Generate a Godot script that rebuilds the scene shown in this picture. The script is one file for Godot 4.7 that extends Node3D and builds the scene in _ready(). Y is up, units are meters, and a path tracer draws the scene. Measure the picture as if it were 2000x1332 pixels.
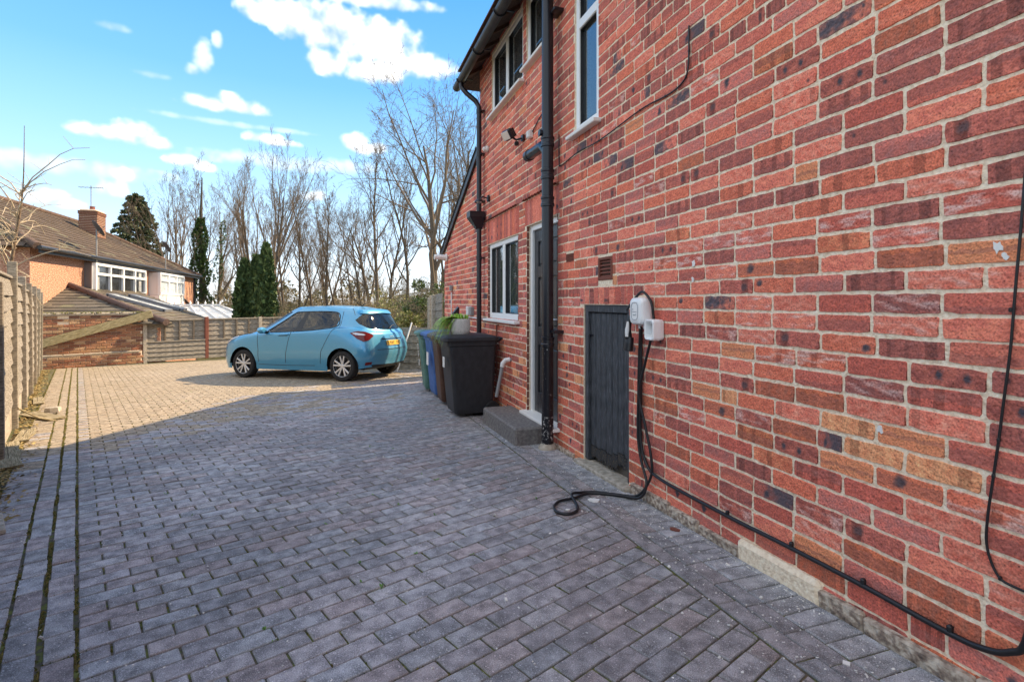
extends Node3D
# Side drive of a brick house: y up, metres, the long house wall runs along -z at x = WALL_X.

const WALL_X := 2.012
const EYE := Vector3(0, 1.27, 0)
const YAW := 18.368
const FOCAL := 1.024          # focal length for a picture 2.0 wide
const SLOPE := 0.029          # the drive falls away along -z
const COURSE := 0.0848
const BRICK_PITCH := 0.2525

var M := {}
var counts := {}
var rng := RandomNumberGenerator.new()

# ---------------------------------------------------------------- mesh collector
class MB:
	var v := PackedVector3Array()
	var n := PackedVector3Array()
	var uv := PackedVector2Array()
	var c := PackedColorArray()
	var col := Color.WHITE
	func vert(p: Vector3, nn: Vector3, t := Vector2.ZERO) -> void:
		v.append(p); n.append(nn); uv.append(t); c.append(col)
	func tri(a: Vector3, b: Vector3, d: Vector3) -> void:
		var nn := (d - a).cross(b - a)
		if nn.length_squared() < 1e-16:
			return
		nn = nn.normalized()
		v.append(a); v.append(b); v.append(d)
		for i in 3:
			n.append(nn); c.append(col); uv.append(Vector2.ZERO)
	func quad(a: Vector3, b: Vector3, d: Vector3, e: Vector3) -> void:
		tri(a, b, d); tri(a, d, e)
	func quad_out(a: Vector3, b: Vector3, d: Vector3, e: Vector3, away: Vector3) -> void:
		var nn := (d - a).cross(b - a)
		if nn.dot((a + b + d + e) * 0.25 - away) < 0.0:
			quad(a, e, d, b)
		else:
			quad(a, b, d, e)
	func tri_out(a: Vector3, b: Vector3, d: Vector3, away: Vector3) -> void:
		if (d - a).cross(b - a).dot((a + b + d) / 3.0 - away) < 0.0:
			tri(a, d, b)
		else:
			tri(a, b, d)
	# chamfered box
	func box(xf: Transform3D, size: Vector3, bev := 0.0) -> void:
		var h := size * 0.5
		var o := xf.origin
		if bev <= 0.0:
			for ax in 3:
				for s in [-1.0, 1.0]:
					var q: Array[Vector3] = []
					for k in [[-1, -1], [1, -1], [1, 1], [-1, 1]]:
						var p := Vector3.ZERO
						p[ax] = s * h[ax]
						p[(ax + 1) % 3] = k[0] * h[(ax + 1) % 3]
						p[(ax + 2) % 3] = k[1] * h[(ax + 2) % 3]
						q.append(xf * p)
					quad_out(q[0], q[1], q[2], q[3], o)
			return
		var b := minf(bev, minf(h.x, minf(h.y, h.z)) * 0.9)
		for ax in 3:
			var a1 := (ax + 1) % 3
			var a2 := (ax + 2) % 3
			for s in [-1.0, 1.0]:
				var q: Array[Vector3] = []
				for k in [[-1, -1], [1, -1], [1, 1], [-1, 1]]:
					var p := Vector3.ZERO
					p[ax] = s * h[ax]
					p[a1] = k[0] * (h[a1] - b)
					p[a2] = k[1] * (h[a2] - b)
					q.append(xf * p)
				quad_out(q[0], q[1], q[2], q[3], o)
			for s1 in [-1.0, 1.0]:
				for s2 in [-1.0, 1.0]:
					var q: Array[Vector3] = []
					for k in [[-1, 0], [1, 0], [1, 1], [-1, 1]]:
						var p := Vector3.ZERO
						p[ax] = k[0] * (h[ax] - b)
						p[a1] = s1 * (h[a1] - (0.0 if k[1] == 0 else b))
						p[a2] = s2 * (h[a2] - (b if k[1] == 0 else 0.0))
						q.append(xf * p)
					quad_out(q[0], q[1], q[2], q[3], o)
		for sx in [-1.0, 1.0]:
			for sy in [-1.0, 1.0]:
				for sz in [-1.0, 1.0]:
					tri_out(xf * Vector3(sx * h.x, sy * (h.y - b), sz * (h.z - b)), xf * Vector3(sx * (h.x - b), sy * h.y, sz * (h.z - b)), xf * Vector3(sx * (h.x - b), sy * (h.y - b), sz * h.z), o)
	func bx(center: Vector3, size: Vector3, bev := 0.0) -> void:
		box(Transform3D(Basis.IDENTITY, center), size, bev)
	# box from a to b with a square section, up hint
	func beam(a: Vector3, b: Vector3, w: float, h: float, up := Vector3.UP, bev := 0.0) -> void:
		var z := (b - a).normalized()
		var x := up.cross(z)
		if x.length() < 0.01:
			x = Vector3.RIGHT.cross(z)
		x = x.normalized()
		var y := z.cross(x)
		box(Transform3D(Basis(x, y, z), (a + b) * 0.5), Vector3(w, h, a.distance_to(b)), bev)
	func tube(pts: Array, radii: Array, sides := 8, cap := true) -> void:
		var ref := Vector3.UP
		var rings: Array = []
		var np := pts.size()
		var t0: Vector3 = (pts[1] - pts[0]).normalized()
		if absf(t0.dot(ref)) > 0.9:
			ref = Vector3.RIGHT
		for i in np:
			var t: Vector3 = (pts[mini(i + 1, np - 1)] - pts[maxi(i - 1, 0)]).normalized()
			var x: Vector3 = ref - t * ref.dot(t)
			if x.length() < 1e-4:
				x = t.cross(Vector3(0.3, 0.5, 0.8))
			x = x.normalized()
			ref = x
			var y := t.cross(x)
			var r: float = radii[mini(i, radii.size() - 1)]
			var ring: Array = []
			for k in sides:
				var a := TAU * k / sides
				ring.append([pts[i] + (x * cos(a) + y * sin(a)) * r, x * cos(a) + y * sin(a)])
			rings.append(ring)
		for i in np - 1:
			for k in sides:
				var k2 := (k + 1) % sides
				var a: Array = rings[i][k]
				var b: Array = rings[i][k2]
				var d: Array = rings[i + 1][k2]
				var e: Array = rings[i + 1][k]
				vert(a[0], a[1]); vert(d[0], d[1]); vert(b[0], b[1])
				vert(a[0], a[1]); vert(e[0], e[1]); vert(d[0], d[1])
		if cap:
			for i in [0, np - 1]:
				var inside: Vector3 = pts[1] if i == 0 else pts[np - 2]
				for k in sides:
					tri_out(pts[i], rings[i][k][0], rings[i][(k + 1) % sides][0], inside)
	# profile: Vector2(radius, height along the axis), turned about xf's y axis
	func lathe(profile: Array, xf: Transform3D, segs := 20) -> void:
		var nbas := xf.basis.inverse().transposed()
		for i in profile.size() - 1:
			var p: Vector2 = profile[i]
			var q: Vector2 = profile[i + 1]
			var e := q - p
			if e.length() < 1e-6:
				continue
			var en := Vector2(e.y, -e.x).normalized()
			for k in segs:
				var a := TAU * k / segs
				var b := TAU * (k + 1) / segs
				var da := Vector3(cos(a), 0, sin(a))
				var db := Vector3(cos(b), 0, sin(b))
				var up := Vector3.UP
				var na := (nbas * (da * en.x + up * en.y)).normalized()
				var nb := (nbas * (db * en.x + up * en.y)).normalized()
				var p1 := xf * (da * p.x + up * p.y)
				var p2 := xf * (db * p.x + up * p.y)
				var p3 := xf * (db * q.x + up * q.y)
				var p4 := xf * (da * q.x + up * q.y)
				var flip := (p3 - p1).cross(p2 - p1).dot(na) < 0.0
				if p.x > 1e-6:
					if flip:
						vert(p1, na); vert(p3, nb); vert(p2, nb)
					else:
						vert(p1, na); vert(p2, nb); vert(p3, nb)
				if q.x > 1e-6:
					if flip:
						vert(p1, na); vert(p4, na); vert(p3, nb)
					else:
						vert(p1, na); vert(p3, nb); vert(p4, na)
	# flat polygon in xf's x/y plane, pushed depth along its z
	func slab(poly: PackedVector2Array, xf: Transform3D, depth: float) -> void:
		var idx := Geometry2D.triangulate_polygon(poly)
		var mid := Vector3.ZERO
		for p in poly:
			mid += xf * Vector3(p.x, p.y, depth * 0.5)
		mid /= poly.size()
		for z in [0.0, depth]:
			var nn: Vector3 = xf.basis.z.normalized() * (1.0 if z == maxf(0.0, depth) else -1.0)
			for i in range(0, idx.size(), 3):
				var a := xf * Vector3(poly[idx[i]].x, poly[idx[i]].y, z)
				var b := xf * Vector3(poly[idx[i + 1]].x, poly[idx[i + 1]].y, z)
				var d := xf * Vector3(poly[idx[i + 2]].x, poly[idx[i + 2]].y, z)
				if (d - a).cross(b - a).dot(nn) < 0.0:
					tri(a, d, b)
				else:
					tri(a, b, d)
		for i in poly.size():
			var p := poly[i]
			var q := poly[(i + 1) % poly.size()]
			var a := xf * Vector3(p.x, p.y, 0)
			var b := xf * Vector3(q.x, q.y, 0)
			quad_out(a, b, xf * Vector3(q.x, q.y, depth), xf * Vector3(p.x, p.y, depth), mid)
	func add(m: ArrayMesh, xf: Transform3D) -> void:
		var arr := m.surface_get_arrays(0)
		var pv: PackedVector3Array = arr[Mesh.ARRAY_VERTEX]
		var pn: PackedVector3Array = arr[Mesh.ARRAY_NORMAL]
		var nb := xf.basis.inverse().transposed()
		v.append_array(xf * pv)
		for q in pn:
			n.append((nb * q).normalized())
		uv.append_array(arr[Mesh.ARRAY_TEX_UV])
		c.append_array(arr[Mesh.ARRAY_COLOR])
	func mesh() -> ArrayMesh:
		var m := ArrayMesh.new()
		if v.is_empty():
			return m
		var arr := []
		arr.resize(Mesh.ARRAY_MAX)
		arr[Mesh.ARRAY_VERTEX] = v
		arr[Mesh.ARRAY_NORMAL] = n
		arr[Mesh.ARRAY_TEX_UV] = uv
		arr[Mesh.ARRAY_COLOR] = c
		m.add_surface_from_arrays(Mesh.PRIMITIVE_TRIANGLES, arr)
		return m

# ---------------------------------------------------------------- scene helpers
func numbered(parent: Node, called: String) -> String:
	var key := "%d/%s" % [parent.get_instance_id(), called]
	var k: int = counts.get(key, 0)
	counts[key] = k + 1
	return called if k == 0 else "%s_%03d" % [called, k]

func tag(o: Node, label: String, category: String, group := "", kind := "") -> void:
	if label != "":
		o.set_meta("label", label)
	if category != "":
		o.set_meta("category", category)
	if group != "":
		o.set_meta("group", group)
	if kind != "":
		o.set_meta("kind", kind)

func thing(called: String, label: String, category: String, at := Vector3.ZERO, turn := 0.0, group := "") -> Node3D:
	var o := Node3D.new()
	o.name = numbered(self, called)
	add_child(o, true)
	o.position = at
	o.rotation.y = turn
	tag(o, label, category, group)
	return o

func part(parent: Node, called: String, shape: Variant, mat: Material) -> MeshInstance3D:
	var o := MeshInstance3D.new()
	o.name = numbered(parent, called)
	o.mesh = shape.mesh() if shape is MB else shape
	o.material_override = mat
	o.cast_shadow = GeometryInstance3D.SHADOW_CASTING_SETTING_ON
	parent.add_child(o, true)
	return o

func structure(called: String, shape: Variant, mat: Material) -> MeshInstance3D:
	var o := part(self, called, shape, mat)
	o.set_meta("kind", "structure")
	return o

func lin(r: float, g: float, b: float) -> Color:
	return Color(r, g, b).linear_to_srgb()

func mat(called: String, r: float, g: float, b: float, rough := 0.8, metal := 0.0, tinted := false) -> StandardMaterial3D:
	var m := StandardMaterial3D.new()
	m.resource_name = called
	m.albedo_color = lin(r, g, b)
	m.roughness = rough
	m.metallic = metal
	m.vertex_color_use_as_albedo = tinted
	M[called] = m
	return m

func noise(freq: float, oct := 4, sd := 1, type := FastNoiseLite.TYPE_SIMPLEX_SMOOTH) -> FastNoiseLite:
	var f := FastNoiseLite.new()
	f.noise_type = type
	f.frequency = freq
	f.fractal_octaves = oct
	f.seed = sd
	return f

func ramp_tex(f: FastNoiseLite, size: int, stops: Array, h := 0) -> ImageTexture:
	# a seamless noise picture sent through a colour ramp of [position, Color] stops (sRGB colours)
	var img := f.get_seamless_image(size, h if h > 0 else size)
	img.convert(Image.FORMAT_L8)
	var src := img.get_data()
	var lut := PackedByteArray()
	for i in 256:
		var t := i / 255.0
		var cc: Color = stops[0][1]
		for s in range(1, stops.size()):
			var t0: float = stops[s - 1][0]
			var t1: float = stops[s][0]
			if t >= t0:
				cc = (stops[s - 1][1] as Color).lerp(stops[s][1], clampf((t - t0) / maxf(t1 - t0, 1e-4), 0, 1))
		lut.append(int(clampf(cc.r, 0, 1) * 255)); lut.append(int(clampf(cc.g, 0, 1) * 255)); lut.append(int(clampf(cc.b, 0, 1) * 255))
	var out := PackedByteArray()
	out.resize(src.size() * 3)
	for i in src.size():
		var j := src[i] * 3
		out[i * 3] = lut[j]; out[i * 3 + 1] = lut[j + 1]; out[i * 3 + 2] = lut[j + 2]
	return ImageTexture.create_from_image(Image.create_from_data(img.get_width(), img.get_height(), false, Image.FORMAT_RGB8, out))

func grey_tex(f: FastNoiseLite, size: int, lo := 0.0, hi := 1.0) -> ImageTexture:
	return ramp_tex(f, size, [[0.0, Color(lo, lo, lo)], [1.0, Color(hi, hi, hi)]])

# gives a material noise colour and relief in world space
func grain(m: StandardMaterial3D, tex: Texture2D, scale: Vector3, bump: Texture2D = null, relief := 0.1, world := true) -> StandardMaterial3D:
	m.albedo_texture = tex
	m.uv1_triplanar = true
	m.uv1_world_triplanar = world
	m.uv1_scale = scale
	if bump:
		m.heightmap_enabled = true
		m.heightmap_texture = bump
		m.heightmap_scale = relief
	return m

func drive_y(z: float) -> float:
	return SLOPE * z

# picture position (in units of half the picture width) and depth of a point, to rank pieces by size
func seen(p: Vector3) -> Vector3:
	var a := deg_to_rad(YAW)
	var q := p - EYE
	var depth := q.x * sin(a) - q.z * cos(a)
	var side := q.x * cos(a) + q.z * sin(a)
	if depth < 0.2:
		return Vector3(9, 9, depth)
	return Vector3(FOCAL * side / depth, FOCAL * q.y / depth, depth)

func in_frame(p: Vector3) -> bool:
	var s := seen(p)
	return s.z > 0.2 and absf(s.x) < 1.02 and s.y < 0.60 and s.y > -0.76

# frame of the paving: a runs along the left edging away from the camera, b to the right of it
const PAVE_O := Vector3(-0.87, 0, -2.23)
const E1 := Vector3(-0.3633, 0, -0.9317)
const E2 := Vector3(0.9317, 0, -0.3633)
func pv(a: float, b: float, y := 0.0) -> Vector3:
	var p := PAVE_O + E1 * a + E2 * b
	return Vector3(p.x, drive_y(p.z) + y, p.z)

# ---------------------------------------------------------------- camera, sky, sun
func setup_view() -> void:
	var cam := Camera3D.new()
	cam.name = "camera"
	add_child(cam)
	cam.position = EYE
	cam.rotation.y = deg_to_rad(-YAW)
	cam.projection = Camera3D.PROJECTION_FRUSTUM
	cam.near = 0.05
	cam.far = 600.0
	cam.size = 0.05 * 1.332 / FOCAL
	cam.frustum_offset = Vector2(0, -0.05 * 0.077 / FOCAL)
	cam.current = true
	var env := Environment.new()
	env.background_mode = Environment.BG_SKY
	env.tonemap_mode = Environment.TONE_MAPPER_LINEAR
	env.tonemap_exposure = 3.4
	env.sdfgi_enabled = true
	env.ssao_enabled = true
	env.ssil_enabled = true
	var sky := Sky.new()
	var sm := PanoramaSkyMaterial.new()
	sm.panorama = sky_picture()
	sm.energy_multiplier = 0.765
	sky.sky_material = sm
	env.sky = sky
	var we := WorldEnvironment.new()
	we.name = "world_environment"
	we.environment = env
	add_child(we)
	var sun := DirectionalLight3D.new()
	sun.name = "sun"
	add_child(sun)
	var el := deg_to_rad(38.2)
	var az := deg_to_rad(75.0)
	var to_sun := Vector3(sin(az) * cos(el), sin(el), -cos(az) * cos(el))
	sun.look_at_from_position(Vector3.ZERO, -to_sun, Vector3.UP)
	sun.light_energy = 0.92
	sun.light_angular_distance = 0.5
	sun.light_color = Color(1.0, 0.89, 0.73)
	sun.shadow_enabled = true

# blue air that pales towards the horizon, with small clouds in view and more added out of view
func sky_picture() -> ImageTexture:
	var w := 3072
	var h := 1536
	var img := Image.create(w, h, false, Image.FORMAT_RGBF)
	var stops := [[0.0, Color(0.66, 0.68, 0.69)], [0.05, Color(0.50, 0.575, 0.62)], [0.10, Color(0.37, 0.485, 0.595)], [0.17, Color(0.27, 0.425, 0.575)], [0.27, Color(0.175, 0.345, 0.545)], [0.36, Color(0.105, 0.27, 0.515)], [0.5, Color(0.060, 0.205, 0.475)], [1.0, Color(0.045, 0.165, 0.42)]]
	for y in h:
		var el := (0.5 - (y + 0.5) / h) * PI
		var t := sin(maxf(el, 0.0))
		var cc: Color = stops[0][1]
		for s in range(1, stops.size()):
			if t >= stops[s - 1][0]:
				cc = (stops[s - 1][1] as Color).lerp(stops[s][1], clampf((t - stops[s - 1][0]) / (stops[s][0] - stops[s - 1][0]), 0, 1))
		if el < 0.0:
			cc = Color(0.30, 0.29, 0.27)
		img.fill_rect(Rect2i(0, y, w, 1), cc)
	var f1 := noise(0.045, 5, 7)
	var f2 := noise(0.012, 3, 21)
	# each cloud: blobs of [azimuth from -z to the right, elevation, half width, half height] in degrees, and its strength
	var clouds := []
	clouds.append([[[-5.4, 26.6, 4.0, 1.7], [-1.2, 26.0, 5.2, 2.8], [4.0, 25.2, 5.6, 2.8], [8.6, 23.8, 4.4, 1.7], [-1.0, 23.2, 2.2, 1.7], [3.8, 22.9, 3.6, 1.6]], 1.0])
	clouds.append([[[-11.3, 18.1, 3.4, 0.9], [-8.6, 18.2, 2.6, 0.9], [-10.0, 18.4, 1.8, 1.1]], 1.0])
	clouds.append([[[-20.0, 14.3, 2.3, 0.9], [-17.6, 14.5, 2.2, 1.3], [-16.2, 14.0, 1.8, 0.8]], 1.0])
	clouds.append([[[-7.0, 15.7, 2.0, 0.75], [-5.4, 15.4, 2.0, 0.45]], 1.0])
	clouds.append([[[-13.6, 12.8, 1.9, 0.7], [-12.2, 12.4, 1.3, 0.5]], 0.9])
	clouds.append([[[1.8, 16.1, 1.8, 1.2], [3.4, 15.6, 2.0, 0.9]], 0.9])
	clouds.append([[[-23.6, 8.5, 2.0, 0.9], [-21.9, 8.0, 1.4, 0.6]], 0.8])
	clouds.append([[[-19.2, 9.6, 1.6, 1.0], [-18.2, 11.0, 0.9, 0.7]], 0.85])
	clouds.append([[[-2.4, 10.6, 1.7, 0.8]], 0.7])
	clouds.append([[[-12.2, 21.6, 0.9, 2.0], [-11.0, 23.4, 0.5, 0.9], [-13.0, 20.6, 0.8, 0.7]], 0.62])
	clouds.append([[[-19.0, 22.6, 1.4, 0.5]], 0.35])
	clouds.append([[[-16.2, 19.6, 1.6, 0.4]], 0.3])
	clouds.append([[[-8.0, 28.8, 9.0, 0.9], [3.0, 28.9, 8.0, 0.8]], 0.7])
	clouds.append([[[-24.0, 11.0, 11.0, 1.1]], 0.35])
	clouds.append([[[-4.0, 13.6, 10.0, 1.1]], 0.4])
	clouds.append([[[-10.0, 16.6, 8.0, 0.35]], 0.3])
	var r := RandomNumberGenerator.new()
	r.seed = 404
	# denser clouds added across the unseen sky, to whiten the fill in the shade
	for k in 330:
		var az := r.randf_range(52.0, 325.0)
		var el := 4.0 + 62.0 * pow(r.randf(), 1.1)
		var wd := r.randf_range(2.5, 6.5) * (1.0 + el * 0.03)
		var bl := []
		for q in r.randi_range(2, 5):
			bl.append([az + r.randf_range(-1, 1) * wd / cos(deg_to_rad(el)), el + r.randf_range(-0.25, 0.4) * wd, wd * r.randf_range(0.5, 0.9), wd * r.randf_range(0.22, 0.42)])
		clouds.append([bl, r.randf_range(0.7, 1.0)])
	for cl in clouds:
		var lo := Vector2(999, 999)
		var hi := Vector2(-999, -999)
		for b in cl[0]:
			var sx: float = b[2] / cos(deg_to_rad(b[1]))
			lo = Vector2(minf(lo.x, b[0] - sx * 1.5), minf(lo.y, b[1] - b[3] * 1.6))
			hi = Vector2(maxf(hi.x, b[0] + sx * 1.5), maxf(hi.y, b[1] + b[3] * 1.6))
		if hi.x > 330.0 and lo.y < 40.0 or lo.x < 66.0 and lo.x > 30.0:
			continue   # would run into the clouds listed one by one above
		var y0 := int((0.5 - hi.y / 180.0) * h)
		var y1 := int((0.5 - lo.y / 180.0) * h)
		var x0 := int(floor(lo.x / 360.0 * w))
		var x1 := int(ceil(hi.x / 360.0 * w))
		for y in range(maxi(y0, 0), mini(y1, h / 2 - 1)):
			var el := (0.5 - (y + 0.5) / h) * 180.0
			var ce := cos(deg_to_rad(el))
			for x in range(x0, x1):
				var az := (x + 0.5) / w * 360.0
				var d := 0.0
				var up := 0.0
				for b in cl[0]:
					var dx: float = (az - b[0]) * ce / b[2]
					var dy: float = (el - b[1]) / b[3]
					if dy < 0.0:
						dy *= 1.35
					var q := 1.0 - (dx * dx + dy * dy)
					if q > d:
						d = q
						up = dy
				if d <= 0.0:
					continue
				var nx := az * ce * 9.0
				var ny := el * 9.0
				var nz := f1.get_noise_2d(nx, ny) * 0.75 + f2.get_noise_2d(nx, ny) * 0.35
				var al := smoothstep(-0.02, 1.2, d * 1.08 + nz * 1.3 * (1.0 - d * 0.4)) * float(cl[1])
				if al <= 0.0:
					continue
				var body := clampf(0.60 + 0.40 * up + nz * 1.1 + 0.2 * d, 0.0, 1.2)
				var white := Color(0.32, 0.355, 0.41).lerp(Color(0.64, 0.635, 0.62), body)
				var xx := posmod(x, w)
				img.set_pixel(xx, y, img.get_pixel(xx, y).lerp(white, clampf(al, 0, 1)))
	return ImageTexture.create_from_image(img)

# ---------------------------------------------------------------- materials
func make_materials() -> void:
	var fine := noise(0.06, 4, 3)
	var coarse := noise(0.012, 4, 5)
	var bump_fine := grey_tex(noise(0.09, 4, 11), 512)
	var bump_mid := grey_tex(noise(0.03, 5, 12), 512)
	M["bump_fine"] = bump_fine
	M["bump_mid"] = bump_mid
	var mottled := grey_tex(coarse, 512, 0.55, 1.0)
	var speckle := grey_tex(fine, 512, 0.6, 1.0)
	M["mottled"] = mottled

	# paving blocks: fine concrete grain with pale grit
	var pm := mat("paver", 1, 1, 1, 0.82, 0.0, true)
	grain(pm, paver_picture(), Vector3.ONE / 1.3, bump_fine, 0.35)
	var jm := mat("joint_sand", 1, 1, 1, 1.0)
	grain(jm, ramp_tex(noise(0.02, 5, 31), 1024, [[0.0, Color(0.46, 0.41, 0.32)], [0.36, Color(0.34, 0.31, 0.26)], [0.50, Color(0.28, 0.27, 0.21)], [0.58, Color(0.34, 0.36, 0.18)], [0.8, Color(0.42, 0.43, 0.2)], [1.0, Color(0.6, 0.57, 0.44)]]), Vector3.ONE / 1.7, bump_mid, 0.8)
	grain(mat("moss", 0.9, 0.9, 0.9, 1.0, 0.0, true), grey_tex(noise(0.1, 3, 17), 256, 0.5, 1.0), Vector3.ONE * 4.0, bump_fine, 0.5)
	grain(mat("earth", 1, 1, 1, 1.0), ramp_tex(noise(0.02, 5, 51), 1024, [[0.0, Color(0.28, 0.23, 0.16)], [0.4, Color(0.40, 0.34, 0.23)], [0.55, Color(0.38, 0.38, 0.2)], [0.75, Color(0.45, 0.47, 0.25)], [1.0, Color(0.55, 0.5, 0.36)]]), Vector3.ONE / 3.1, bump_mid, 3.0)

	# bricks of the house: one picture holds many burnt, scraped and limed faces
	var bm := mat("brick", 1, 1, 1, 0.9, 0.0, true)
	bm.albedo_texture = brick_picture()
	bm.heightmap_enabled = true
	bm.heightmap_texture = ramp_tex(noise(0.035, 5, 61), 2048, [[0.0, Color.BLACK], [1.0, Color.WHITE]], 512)
	bm.heightmap_scale = 0.55
	grain(mat("mortar", 1, 1, 1, 0.95), ramp_tex(noise(0.03, 5, 71), 1024, [[0.0, Color(0.80, 0.71, 0.60)], [0.45, Color(0.94, 0.86, 0.75)], [0.75, Color(0.97, 0.91, 0.81)], [1.0, Color(1.0, 0.96, 0.88)]]), Vector3.ONE / 0.9, bump_fine, 0.4)
	grain(mat("plinth", 1, 1, 1, 0.95), ramp_tex(noise(0.018, 5, 73), 1024, [[0.0, Color(0.36, 0.30, 0.27)], [0.4, Color(0.60, 0.53, 0.47)], [0.6, Color(0.74, 0.68, 0.61)], [1.0, Color(0.86, 0.82, 0.76)]]), Vector3.ONE / 0.8, bump_mid, 1.2)
	grain(mat("concrete", 0.95, 0.95, 0.95, 0.9), ramp_tex(noise(0.025, 5, 77), 512, [[0.0, Color(0.38, 0.36, 0.36)], [0.5, Color(0.47, 0.45, 0.44)], [1.0, Color(0.58, 0.56, 0.54)]]), Vector3.ONE / 0.6, bump_fine, 0.5)
	grain(mat("pale_concrete", 0.95, 0.95, 0.95, 0.9), ramp_tex(noise(0.025, 5, 78), 512, [[0.0, Color(0.52, 0.49, 0.44)], [0.5, Color(0.68, 0.64, 0.58)], [1.0, Color(0.82, 0.78, 0.72)]]), Vector3.ONE / 0.8, bump_fine, 0.5)

	var up := mat("white_plastic", 0.86, 0.86, 0.85, 0.28)
	up.clearcoat_enabled = true
	up.clearcoat = 0.3
	mat("white_sill", 0.80, 0.78, 0.74, 0.5)
	mat("off_white", 0.74, 0.72, 0.70, 0.4)
	mat("grey_print", 0.30, 0.33, 0.37, 0.5)
	var bp := mat("black_plastic", 0.012, 0.013, 0.017, 0.32)
	mat("cable", 0.012, 0.012, 0.014, 0.45)
	mat("grey_plastic", 0.27, 0.27, 0.27, 0.5)
	mat("rubber", 0.015, 0.015, 0.016, 0.85)
	# cast iron paint, black with chips that show the pale primer below
	mat("black_paint", 0.011, 0.012, 0.018, 0.30)
	var chip := mat("chipped_paint", 1, 1, 1, 0.38)
	grain(chip, ramp_tex(noise(0.035, 4, 83), 512, [[0.0, Color(0.07, 0.07, 0.10)], [0.74, Color(0.08, 0.08, 0.11)], [0.755, Color(0.86, 0.85, 0.83)], [1.0, Color(0.9, 0.9, 0.88)]]), Vector3(2.4, 1.1, 2.4))
	var chip2 := mat("few_chips", 1, 1, 1, 0.34)
	grain(chip2, ramp_tex(noise(0.035, 4, 84), 512, [[0.0, Color(0.07, 0.07, 0.10)], [0.83, Color(0.08, 0.08, 0.11)], [0.845, Color(0.86, 0.85, 0.83)], [1.0, Color(0.9, 0.9, 0.88)]]), Vector3(2.4, 1.1, 2.4))
	grain(mat("old_black_wood", 1, 1, 1, 0.55, 0.0, true), ramp_tex(noise(0.02, 5, 87), 512, [[0.0, Color(0.17, 0.18, 0.20)], [0.45, Color(0.235, 0.25, 0.27)], [0.75, Color(0.29, 0.305, 0.33)], [1.0, Color(0.42, 0.43, 0.46)]]), Vector3(4, 0.7, 4), bump_mid, 0.5)
	grain(mat("worn_black_wood", 1, 1, 1, 0.75), ramp_tex(noise(0.05, 4, 88), 512, [[0.0, Color(0.10, 0.105, 0.115)], [0.60, Color(0.2, 0.21, 0.23)], [0.68, Color(0.38, 0.32, 0.24)], [1.0, Color(0.60, 0.49, 0.34)]]), Vector3(6, 1.2, 6), bump_mid, 0.6)
	var dk := mat("door_black", 0.018, 0.021, 0.026, 0.30)
	dk.clearcoat_enabled = true
	dk.clearcoat = 0.25
	mat("dark_room", 0.16, 0.14, 0.12, 0.95)
	mat("steel", 0.5, 0.5, 0.52, 0.35, 0.9)
	mat("lead", 0.22, 0.23, 0.25, 0.55, 0.3)
	var gl := mat("window_glass", 0.05, 0.06, 0.065, 0.02)
	gl.albedo_color.a = 0.5
	gl.clearcoat_enabled = true
	gl.clearcoat = 1.0
	gl.clearcoat_roughness = 0.02
	gl.metallic_specular = 1.0
	gl.transparency = BaseMaterial3D.TRANSPARENCY_ALPHA
	mat("curtain", 0.62, 0.62, 0.60, 0.9)
	var bl := mat("blind", 0.20, 0.25, 0.26, 0.9)
	bl.rim_enabled = false
	grain(mat("terracotta", 0.32, 0.105, 0.07, 0.9), speckle, Vector3.ONE * 3.0, bump_fine, 0.3)
	grain(mat("rafter_wood", 0.16, 0.075, 0.045, 0.8), mottled, Vector3.ONE * 1.5, bump_mid, 0.5)
	grain(mat("gutter_black", 0.035, 0.037, 0.042, 0.42), mottled, Vector3.ONE * 1.2)

	# weathered timber, grain runs along local x
	grain(mat("grey_wood", 1, 1, 1, 0.95, 0.0, true), ramp_tex(noise(0.02, 5, 91), 512, [[0.0, Color(0.33, 0.31, 0.28)], [0.40, Color(0.53, 0.50, 0.46)], [0.7, Color(0.65, 0.62, 0.57)], [1.0, Color(0.82, 0.79, 0.74)]]), Vector3(0.7, 6.0, 6.0), bump_mid, 0.8, false)
	grain(mat("old_plank", 1, 1, 1, 0.95, 0.0, true), ramp_tex(noise(0.02, 5, 93), 512, [[0.0, Color(0.40, 0.37, 0.26)], [0.5, Color(0.58, 0.53, 0.42)], [1.0, Color(0.74, 0.70, 0.60)]]), Vector3(0.5, 5.0, 5.0), bump_mid, 0.8, false)

	# neighbour's brick and tiles, too far to tell the pieces apart
	var nb := mat("far_brick", 1, 1, 1, 0.95)
	grain(nb, ramp_tex(noise(0.045, 4, 97), 512, [[0.0, Color(0.50, 0.29, 0.22)], [0.35, Color(0.66, 0.45, 0.36)], [0.5, Color(0.73, 0.53, 0.43)], [0.65, Color(0.80, 0.64, 0.54)], [1.0, Color(0.88, 0.78, 0.68)]]), Vector3(0.5, 1.6, 0.5), bump_mid, 2.0)
	grain(mat("roof_tile", 1, 1, 1, 0.95, 0.0, true), grey_tex(noise(0.05, 4, 99), 512, 0.55, 1.0), Vector3.ONE * 1.3, bump_mid, 1.0)
	grain(mat("garden_brick", 1, 1, 1, 0.95, 0.0, true), grey_tex(noise(0.04, 5, 101), 512, 0.5, 1.0), Vector3.ONE * 2.2, bump_mid, 1.0)
	var poly := mat("roof_sheet", 0.82, 0.80, 0.74, 0.5)
	poly.backlight_enabled = true
	poly.backlight = Color(0.5, 0.5, 0.48)

	# bark, twigs and leaves
	grain(mat("bark", 1, 1, 1, 1.0, 0.0, true), grey_tex(noise(0.03, 5, 103), 512, 0.5, 1.0), Vector3(2, 0.8, 2), bump_mid, 2.0)
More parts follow.
